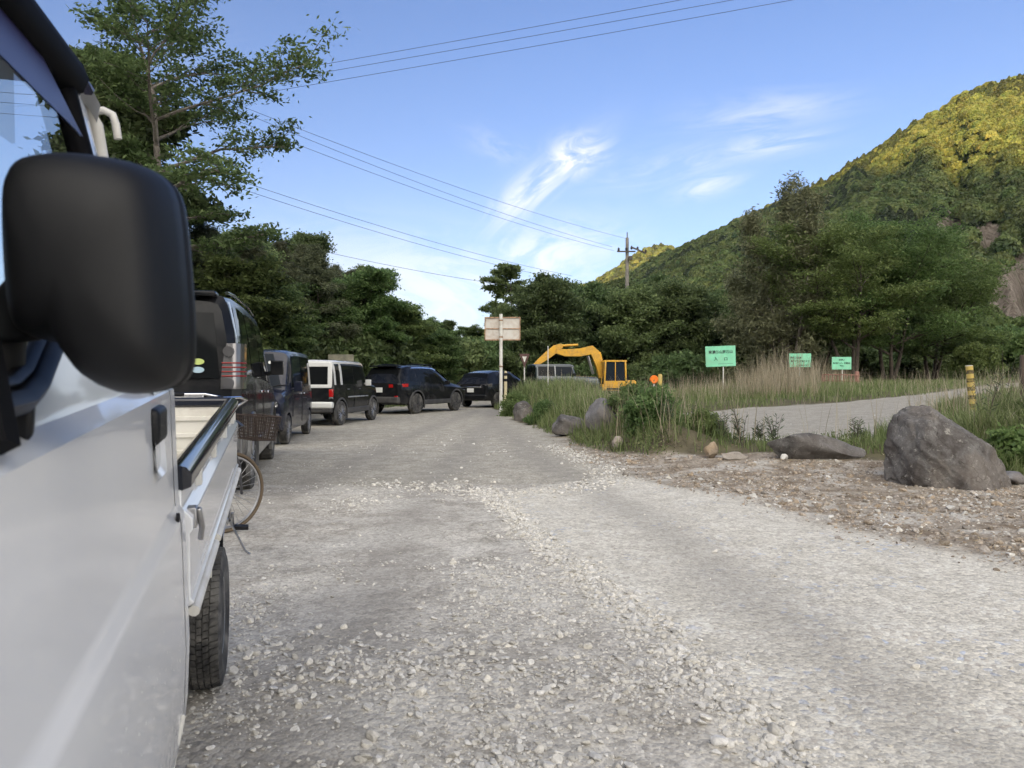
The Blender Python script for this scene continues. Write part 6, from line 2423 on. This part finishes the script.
def signboard():
    Y = 25.5
    x = X(501, Y)
    g = GZ(x, Y)
    t = thing('rusty_signboard', 'back of a rusty white signboard on a thin white post at the road bend', 'sign', (x, Y, g), -.05)
    z0, z1 = Zp(340.5, Y) - g, Zp(317, Y) - g
    w = 35 / FPX * Y
    cx = 1.5 / FPX * Y
    q = MB()
    q.box((cx, .03, (z0 + z1) / 2), (w, .02, z1 - z0))
    bd = q.build('board', M_RUST, t, 40, .003)
    q = MB()
    q.box((cx, .015, z0 + .02), (w + .02, .05, .04))
    q.box((cx, .015, z1 - .02), (w + .02, .05, .04))
    q.box((cx - w / 2, .015, (z0 + z1) / 2), (.03, .05, z1 - z0))
    q.box((cx + w / 2, .015, (z0 + z1) / 2), (.03, .05, z1 - z0))
    q.box((cx, .012, (z0 + z1) / 2), (w, .03, .035))
    q.build('board_frame', M_RUST_EDGE, bd, 40, .003)
    q = MB()
    q.tube([(0, -.02, -.3), (0, -.02, z1 + .1)], .058, 12)
    q.build('post', M_POST_WHITE, t, 60)
    q = MB()
    for z in (z0 + .12, z1 - .12, 1.65):
        q.lathe([(z - .025, .066), (z + .025, .066)], 'z', (0, -.02, 0), 12)
    q.build('clamp', M_RUST_EDGE, t, 40)


signboard()


def banded_marker():
    Y = 25.8
    x = X(505.5, Y)
    g = GZ(x, Y)
    t = thing('marker_post', 'short cream marker post with dark bands right beside the signboard post', 'post', (x, Y, g))
    h = Zp(371, Y) - g
    q = MB()
    q.lathe([(-.2, .055), (h - .04, .055), (h, .035)], 'z', (0, 0, 0), 12)
    q.build('shaft', mat('cream_post', (.55, .48, .30), .7), t, 40)
    for z in (h - .12, h - .32):
        q = MB()
        q.lathe([(z - .05, .058), (z + .05, .058)], 'z', (0, 0, 0), 12)
        q.build('band', M_BLACK, t, 40)


banded_marker()


def stop_sign():
    Y = 34.
    x = X(524.5, Y)
    g = GZ(x, Y)
    t = thing('stop_sign', 'small weathered triangular road sign on a thin post beyond the grass', 'sign', (x, Y, g), .1)
    zc = Zp(358.5, Y) - g
    r = .25
    def tri(k, y):
        return [(-r * k, y, zc + .22 * k), (r * k, y, zc + .22 * k), (0, y, zc - .44 * k)]
    q = MB()
    q.loft([tri(1, 0), tri(1, .02)])
    bd = q.build('sign_plate', mat('faded_red_plate', (.09, .045, .04), .7, var=.3, vscale=8), t, 0)
    q = MB()
    q.loft([tri(.42, -.004), tri(.42, -.001)])
    q.build('white_centre', M_POST_WHITE, bd, 0)
    q = MB()
    q.tube([(0, .04, -.2), (0, .04, zc + .2)], .03, 8)
    q.build('post', M_POST_WHITE, t, 60)


stop_sign()


def orange_lamp():
    Y = 27.
    x = X(654, Y)
    g = GZ(x, Y)
    t = thing('warning_lamp', 'round orange warning disc on a post in the grass right of the excavator', 'warning light', (x, Y, g))
    zc = Zp(379.5, Y) - g
    q = MB()
    q.lathe([(-.05, .09), (-.055, .13), (-.03, .155), (.03, .155), (.055, .13), (.05, .09)], 'y', (0, 0, zc), 24)
    q.build('disc', M_ORANGE, t, 40)
    q = MB()
    q.tube([(0, .02, -.2), (0, .02, zc - .14)], .03, 8)
    q.build('post', M_POST_WHITE, t, 60)
    Y2 = 27.4
    x2 = X(660, Y2)
    g2 = GZ(x2, Y2)
    h = Zp(374, Y2) - g2
    q = MB()
    q.lathe([(-.2, .085), (h - .05, .085), (h, .06)], 'z', (0, 0, 0), 12)
    o = q.build('marker_post', M_BAMBOO, None, 50, loc=(x2, Y2, g2))
    tag(o, 'thick tan wooden post standing just right of the orange warning disc', 'post')


orange_lamp()


def marker(label, px, Y, py_top, r, m, base=-.2):
    x = X(px, Y)
    g = GZ(x, Y)
    q = MB()
    h = Zp(py_top, Y) - g
    q.lathe([(base, r), (h - .02, r), (h, r * .8)], 'z', (0, 0, 0), 12)
    return tag(q.build('marker_post', m, None, 50, loc=(x, Y, g)), label, 'post')


marker('thin white stake in the grass below the orange warning disc', 655.5, 19., 390, .035, M_POST_WHITE)


def striped_post():
    Y = 12.6
    x, xt = X(974, Y), X(970, Y)
    g = GZ(x, Y)
    t = thing('striped_post', 'yellow post with worn black stripes leaning in the grass behind the big boulder', 'post', (x, Y, g))
    h = Zp(366, Y) - g
    lean = (xt - X(974.5, Y)) / (Zp(366, Y) - Zp(414, Y))
    r = .058
    q = MB()
    q.tube([(-.0 - lean * .2, 0, -.2), (lean * h, 0, h)], r, 14)
    q.build('shaft', M_BAMBOO, t, 60)
    n = 6
    for i in range(n):
        z = h - .10 - i * .145
        q = MB()
        q.tube([(lean * (z - .034), 0, z - .034), (lean * (z + .034), 0, z + .034)], r + .003, 14, True)
        q.build('stripe', mat('worn_black_stripe', (.035, .03, .025), .8, dirt=((.40, .30, .09), .8), dscale=9), t, 60)
    q = MB()
    q.tube([(lean * (h - .005), 0, h - .005), (lean * h, 0, h + .012)], r * .96, 14)
    q.build('end_cap', M_POST_WHITE, t, 60)


striped_post()
marker('dark thin wooden stake at the right edge of the frame', 1022, 14., 355, .04, mat('dark_wood', (.06, .045, .035), .9, var=.3))


# -- utility pole and overhead wires
POLE_Y, POLE_X = 60., X(627, 60)
ARM_Z = Zp(252, POLE_Y)


def utility_pole():
    g = GZ(POLE_X, POLE_Y)
    top = Zp(238, POLE_Y) - g
    t = thing('utility_pole', 'tall grey utility pole with crossarms rising out of the dark trees', 'utility pole', (POLE_X, POLE_Y, g))
    q = MB()
    q.lathe([(-.3, .20), (top, .13)], 'z', (0, 0, 0), 14)
    q.build('shaft', M_CONC, t, 60)
    za = ARM_Z - g
    q = MB()
    q.box((-.1, -.16, za), (1.5, .10, .11))
    q.build('crossarm', M_PORC, t, 40)
    q = MB()
    q.box((.95, -.05, za + .12), (1.5, .10, .11), (0, R(14), .5))
    q.build('crossarm', M_PORC, t, 40)
    q = MB()
    q.tube([(0, 0, top - .1), (0, 0, top + .45)], .04, 8)
    q.build('top_spike', M_PORC, t, 60)
    for (x, z) in ((-.72, za + .06), (-.1, za + .10), (.35, za + .22), (.85, za + .16), (1.5, za - .05)):
        q = MB()
        q.lathe([(-.04, .05), (.05, .11), (.10, .07), (.16, .11), (.20, .06), (.27, .03)], 'z', (x, -.16 if x < .3 else -.05, z), 12)
        q.build('insulator', M_PORC, t, 50)
    q = MB()
    q.box((.25, -.2, za - .55), (.3, .24, .34))
    q.build('switch_box', M_PORC, t, 40, .02)


utility_pole()


def wire(label, p0, p1, sag, r, group):
    p0, p1 = Vector(p0), Vector(p1)
    q = MB()
    q.tube([p0.lerp(p1, i / 24) - Vector((0, 0, sag * 4 * (i / 24) * (1 - i / 24))) for i in range(25)], r, 5)
    return tag(q.build('overhead_wire', M_WIRE, None, 60), label, 'wire', group)


def PT(px, py, Y):
    return (X(px, Y), Y, Zp(py, Y))


for i, (a, b, lb) in enumerate((((60, 110, 26), (860, -32, 20), 'highest of the three wires crossing the upper sky'), ((60, 117, 26), (860, -22, 20), 'middle one of the three wires crossing the upper sky'), ((60, 127, 26), (860, -11, 20), 'lowest of the three wires crossing the upper sky'))):
    wire(lb, PT(*a), PT(*b), .08, .007, 'wires crossing the upper sky')
for (a, b, lb) in (((170, 78, 30), (627, 239, 60), 'thin upper wire running down the sky to the top of the utility pole'), ((170, 82, 30), (612, 247, 60), 'upper of the two wires running to the pole crossarm'), ((170, 94, 30), (614, 251, 60), 'lower of the two wires running to the pole crossarm')):
    wire(lb, PT(*a), PT(*b), .5, .010, 'wires running to the utility pole')
for (a, b, lb) in (((150, 150, 30), (572, 276, 58), 'upper wire of the pair slanting above the low cloud to the trees'), ((150, 158, 30), (566, 280, 58), 'lower wire of the pair slanting above the low cloud to the trees'), ((200, 222, 34), (560, 291, 58), 'lowest wire in the sky, just above the wooded bank')):
    wire(lb, PT(*a), PT(*b), .45, .011, 'wires slanting down towards the trees')
for i, (a, b) in enumerate((((-80, 86, 24), (160, 103, 26)), ((-80, 96, 24), (160, 113, 26)), ((-80, 107, 24), (160, 124, 26)))):
    wire(('highest', 'middle one', 'lowest')[i] + ' of the three wires seen through the truck window', PT(*a), PT(*b), .05, .008, 'wires seen through the truck window')
for i, (a, b) in enumerate((((150, 95, 30), (196, -40, 14)), ((158, 95, 30), (214, -40, 14)), ((164, 95, 30), (222, -40, 14)))):
    wire(('leftmost', 'middle one', 'rightmost')[i] + ' of the steep wires above the tall tree', PT(*a), PT(*b), .1, .007, 'steep wires above the tall tree')


# -- yellow excavator
def excavator():
    Y = 44.
    x = X(615, Y)
    g = GZ(x, Y)
    t = thing('excavator', 'yellow excavator with bent boom and dark windowed cab, parked behind the grass', 'excavator', (x, Y, g))
    t.rotation_euler = (0, 0, R(4))
    for s in (-1, 1):
        q = MB()
        out = [(-1.25, .10), (-1.1, 0), (1.1, 0), (1.25, .10), (1.32, .32), (1.2, .56), (1.0, .64), (-1.0, .64), (-1.2, .56), (-1.32, .32)]
        q.prism(out, .38, (0, s * .80 + .19, 0), (1, 0, 0), (0, 0, 1))
        tr = q.build('track', M_TRACK, t, 30, .02)
        q = MB()
        for k in range(14):
            q.box((-1.15 + k * .177, s * .80, .655), (.05, .40, .03))
            q.box((-1.15 + k * .177, s * .80, -.005), (.05, .40, .03))
        q.build('track_shoe', M_TRACK, tr, 0)
    q = MB()
    q.lathe([(.50, .45), (.80, .45)], 'z', (0, 0, 0), 24)
    q.box((0, 0, .45), (1.4, 1.3, .3))
    q.build('undercarriage', M_TRACK, t, 40, .02)
    # revolving body: counterweight, engine cover, deck
    q = MB()
    q.prism([(-.95, .80), (.85, .80), (1.12, .95), (1.14, 1.25), (1.0, 1.42), (.58, 1.42), (.52, 1.18), (-.95, 1.18)], 1.9, (0, .95, 0), (1, 0, 0), (0, 0, 1))
    q.build('upper_body', M_YEL, t, 30, .04, seg=3)
    q = MB()
    q.box((.2, -.975, .92), (1.8, .03, .10))
    q.build('deck_trim', M_BLACK, t)
    # cab: yellow frame, dark glass, at the near side
    q = MB()
    q.box((-.20, -.52, 1.85), (1.28, .80, 1.36))
    q.build('cab_glass', mat('excavator_glass', (.015, .02, .03), .08, coat=.3), t, 40, .03)
    q = MB()
    for (a, b) in (((-.83, -.94, 1.16), (-.76, -.94, 2.52)), ((.46, -.94, 1.16), (.42, -.94, 2.52)), ((-.83, -.10, 1.16), (-.76, -.10, 2.52)), ((.46, -.10, 1.16), (.42, -.10, 2.52)), ((-.18, -.945, 1.30), (-.18, -.945, 2.50))):
        q.tube([a, b], .055 if a[0] != -.18 else .03, 8)
    q.box((-.18, -.52, 2.56), (1.36, .92, .10))
    q.box((-.18, -.945, 1.22), (1.30, .05, .34))
    q.box((.46, -.52, 1.40), (.05, .86, .60))
    q.build('cab_frame', M_YEL, t, 40, .015)
    q = MB()
    q.box((-.45, -.50, 1.95), (.08, .36, .5), (0, R(8), 0))
    q.build('cab_seat', M_POST_WHITE, t, 40, .03)
    q = MB()
    q.tube([(.85, .3, 1.4), (.85, .3, 1.8)], .05, 10)
    q.build('exhaust_pipe', M_BLACK, t, 60)
    # boom rising from the body, bending forward over to the left
    def member(name, pts, wid, thick, m=M_YEL):
        q = MB()
        P = [Vector((p[0], 0, p[1])) for p in pts]
        rings = []
        for i, p in enumerate(P):
            d = (P[min(i + 1, len(P) - 1)] - P[max(i - 1, 0)]).normalized()
            n = Vector((-d.z, 0, d.x))
            h = thick[i] / 2
            rings.append([p + n * h + Vector((0, wid / 2, 0)), p + n * h - Vector((0, wid / 2, 0)), p - n * h - Vector((0, wid / 2, 0)), p - n * h + Vector((0, wid / 2, 0))])
        for r in rings:
            for v in r:
                v.y += .18
        q.loft(rings)
        return q.build(name, m, t, 30, .012)
    def px(u, v):
        return ((u - 615) / FPX * Y, Zp(v, Y) - g)
    pts = [px(602, 378), px(600, 366), px(596.5, 355), px(591.5, 350), px(580, 352.5), px(565, 353), px(556, 351)]
    boom = member('boom', pts, .40, [.34, .46, .58, .54, .48, .42, .30])
    st = member('stick', [px(562, 345.5), px(556, 348.5), px(549, 354), px(540, 361), px(533, 367)], .26, [.24, .46, .46, .34, .20])
    q = MB()
    a, b = px(578, 344.8), px(556, 346)
    q.tube([(a[0], .18, a[1]), (b[0], .18, b[1])], .07, 10)
    q.build('stick_cylinder', M_YEL, boom, 60)
    q = MB()
    for dy in (-.02, .38):
        a, b = px(595, 374), px(588, 356)
        q.tube([(a[0] - .1, dy, a[1]), (b[0], dy, b[1])], .05, 8)
    q.build('boom_cylinder', M_STEEL, boom, 60)
    q = MB()
    c = px(529, 371)
    pro = [(0, .32), (.30, .30), (.42, .05), (.38, -.30), (.20, -.52), (-.10, -.58), (-.42, -.50), (-.18, -.42), (.02, -.30), (.08, -.05)]
    q.prism([(p[0], p[1]) for p in pro], .75, (c[0], .55, c[1]), (1, 0, 0), (0, 0, 1))
    q.build('bucket', M_TRACK, t, 30, .01)


excavator()


# -- old bicycle between the flatbed and the tall van
def bicycle():
    rear = Vector((-1.90, 4.70, 0))
    front = Vector((-2.31, 5.85, 0))
    fwd = (front - rear).normalized()
    g = GZ(rear.x, rear.y)
    t = thing('bicycle', 'old bicycle with rusty wire basket leaning at the flatbed tail', 'bicycle', (rear.x, rear.y, g), math.atan2(-fwd.x, fwd.y))
    wb = (front - rear).length
    r = .325
    m_frame = mat('dark_bicycle_frame', (.05, .05, .055), .4, metal=.3)
    m_rust = mat('rusty_wire', (.04, .027, .02), .85, metal=.2, var=.3, vscale=20)
    m_tyre = mat('tan_wall_tyre', (.11, .08, .05), .8)
    def wheel_at(y, steer):
        wh = bpy.data.objects.new('wheel', None)
        C.objects.link(wh)
        wh.parent = t
        wh.location = (0, y, r)
        wh.rotation_euler = (0, 0, steer)
        q = MB()
        q.tube([(0, r * .965 * math.cos(a), r * .965 * math.sin(a)) for a in np.linspace(0, 2 * PI, 49)], .015, 8, False)
        q.build('tyre', m_tyre, wh, 60)
        q = MB()
        q.tube([(0, r * .89 * math.cos(a), r * .89 * math.sin(a)) for a in np.linspace(0, 2 * PI, 49)], .010, 6, False)
        q.lathe([(-.045, .012), (-.03, .025), (.03, .025), (.045, .012)], 'x', (0, 0, 0), 12)
        q.build('rim', M_STEEL, wh, 60)
        q = MB()
        for k in range(28):
            a = 2 * PI * k / 28
            q.tube([(.03 * (-1) ** k, .022 * math.cos(a + .6), .022 * math.sin(a + .6)), (0, r * .88 * math.cos(a), r * .88 * math.sin(a))], .0016, 4, False)
        q.build('spokes', M_STEEL, wh, 60)
        return wh
    STEER = R(-58)
    wheel_at(0, 0)
    wheel_at(wb, STEER)
    bb, seat_t, head_b, head_t = Vector((0, .42, .30)), Vector((0, .26, .82)), Vector((0, wb - .12, .62)), Vector((0, wb - .20, .90))
    q = MB()
    q.tube([bb, seat_t], .016, 10)
    q.tube([bb, (bb + head_b) / 2 + Vector((0, .02, -.05)), head_b], .018, 10)
    q.tube([bb + Vector((0, -.06, .22)), (bb + head_b) / 2 + Vector((0, .02, .10)), head_t - Vector((0, 0, .04))], .015, 10)
    for s in (-1, 1):
        q.tube([bb + Vector((s * .02, 0, 0)), Vector((s * .05, 0, r))], .010, 8)
        q.tube([seat_t - Vector((0, 0, .08)), Vector((s * .05, 0, r))], .009, 8)
    q.tube([head_b - Vector((0, -.01, .02)), head_t], .02, 10)
    q.build('frame', m_frame, t, 60)
    # steered assembly
    Mz = Matrix.Rotation(STEER, 3, 'Z')
    hx = Vector((0, wb - .10, 0))
    def S(p):
        return Mz @ (Vector(p) - hx) + hx
    q = MB()
    for s in (-1, 1):
        q.tube([S((s * .05, wb, r)), S((s * .055, wb - .04, r + .24)), S((s * .03, wb - .09, .68))], .010, 8)
    q.tube([S((-.05, wb - .06, .67)), S((.05, wb - .06, .67))], .014, 8)
    q.build('fork', m_frame, t, 60)
    q = MB()
    q.tube([S((0, wb - .12, .66)), S((0, wb - .20, 1.02))], .012, 8)
    for s in (-1, 1):
        q.tube([S((0, wb - .16, 1.02)), S((s * .08, wb - .10, 1.03)), S((s * .17, wb - .09, 1.08)), S((s * .25, wb - .20, 1.10)), S((s * .29, wb - .38, 1.09))], .011, 8)
    q.build('handlebar', M_CHROME, t, 60)
    for s in (-1, 1):
        q = MB()
        q.tube([S((s * .285, wb - .36, 1.09)), S((s * .30, wb - .48, 1.085))], .017, 8)
        q.build('grip', M_BLACK, t, 60)
    # basket ahead of the bar
    q = MB()
    c0 = (.0, wb + .13, .76)
    top, bot, hgt = (.135, .125), (.11, .10), .19
    def corner(u, k, z):
        pts = [(-1, -1), (1, -1), (1, 1), (-1, 1), (-1, -1)]
        i = min(int(u * 4), 3)
        f = u * 4 - i
        a, b = Vector(pts[i]), Vector(pts[i + 1])
        p = a.lerp(b, f)
        return S((c0[0] + p.x * k[0], c0[1] + p.y * k[1], z))
    for j in range(8):
        f = j / 7
        k = (bot[0] + (top[0] - bot[0]) * f, bot[1] + (top[1] - bot[1]) * f)
        q.tube([corner(i / 16, k, c0[2] + hgt * f) for i in range(17)], .003 if j not in (0, 7) else .006, 4, False)
    for i in range(44):
        q.tube([corner(i / 44, bot, c0[2]), corner(i / 44, top, c0[2] + hgt)], .003, 4, False)
    for i in range(9):
        x = -bot[0] + 2 * bot[0] * i / 8
        q.tube([S((x, c0[1] - bot[1], c0[2])), S((x, c0[1] + bot[1], c0[2]))], .003, 4, False)
    q.build('basket', m_rust, t, 60)
    # saddle, crank, pedals, stand, mudguards
    q = MB()
    q.loft([[Vector((a * w, y, .93 + z)) for a, z in ((-1, 0), (-.6, .03), (0, .035), (.6, .03), (1, 0), (.5, -.03), (-.5, -.03))] for y, w in ((.12, .08), (.18, .10), (.26, .075), (.36, .035), (.42, .025))])
    q.tube([seat_t, seat_t + Vector((0, -.02, .12))], .012, 8)
    q.build('saddle', M_BLACK, t, 40)
    q = MB()
    q.lathe([(.03, .085), (.036, .085)], 'x', bb, 20)
    q.tube([bb + Vector((.06, 0, 0)), bb + Vector((.07, .10, -.12))], .010, 8)
    q.tube([bb + Vector((-.06, 0, 0)), bb + Vector((-.07, -.10, .12))], .010, 8)
    q.build('crank', M_STEEL, t, 50)
    for p in (bb + Vector((.125, .10, -.12)), bb + Vector((-.125, -.10, .12))):
        q = MB()
        q.box(p, (.10, .09, .026))
        q.build('pedal', M_BLACK, t, 40, .005)
    q = MB()
    q.tube([bb + Vector((.03, -.04, -.02)), bb + Vector((.16, .02, -.27)), bb + Vector((.20, .03, -.305))], .008, 6)
    q.tube([bb + Vector((.20, .03, -.305)), bb + Vector((.08, .0, -.315))], .008, 6)
    q.build('kickstand', M_STEEL, t, 60)
    q = MB()
    for s in (-1,):
        q.loft([[Vector((w, (r + .035) * math.cos(a), r + (r + .035) * math.sin(a))) for w in (-.03, 0, .03)] for a in np.linspace(.2, 2.9, 16)], closed=False, caps=False)
    q.build('mudguard', m_frame, t, 60)
    t.rotation_euler.y = R(4)


bicycle()


def roadside_panel():
    Y = 26.
    x = X(341, Y)
    g = GZ(x, Y)
    t = thing('notice_board', 'weathered grey notice board standing behind the two-tone wagon', 'sign', (x, Y, g), .1)
    z0, z1 = Zp(363, Y) - g, Zp(354.5, Y) - g
    w = 25 / FPX * Y
    q = MB()
    q.box((0, 0, (z0 + z1) / 2 - .1), (w, .03, z1 - z0 + .2))
    q.build('board', mat('grey_weathered_board', (.22, .21, .16), .85, var=.35, vscale=3), t, 40, .005)
    for s in (-1, 1):
        q = MB()
        q.tube([(s * w * .4, .03, -.3), (s * w * .4, .03, z1)], .035, 8)
        q.build('post', mat('dark_wood', (.06, .045, .035), .9, var=.3), t, 60)


roadside_panel()
marker('thin pale pole standing in the tall grass left of the excavator', 548, 24., 346, .014, M_POST_WHITE)


# ------------------------------------------------------------------ the evening air
def build_haze():
    q = MB()
    q.box((0, -150, 248), (5200, 4700, 506))
    m = bpy.data.materials.new('haze')
    m.use_nodes = True
    nt = m.node_tree
    nt.nodes.remove(nt.nodes['Principled BSDF'])
    v = nt.nodes.new('ShaderNodeVolumePrincipled')
    v.inputs['Color'].default_value = (.80, .90, 1, 1)
    v.inputs['Density'].default_value = .00004
    nt.links.new(v.outputs[0], nt.nodes['Material Output'].inputs['Volume'])
    o = q.build('haze', m, None, 0)
    tag(o, kind='stuff')


build_haze()
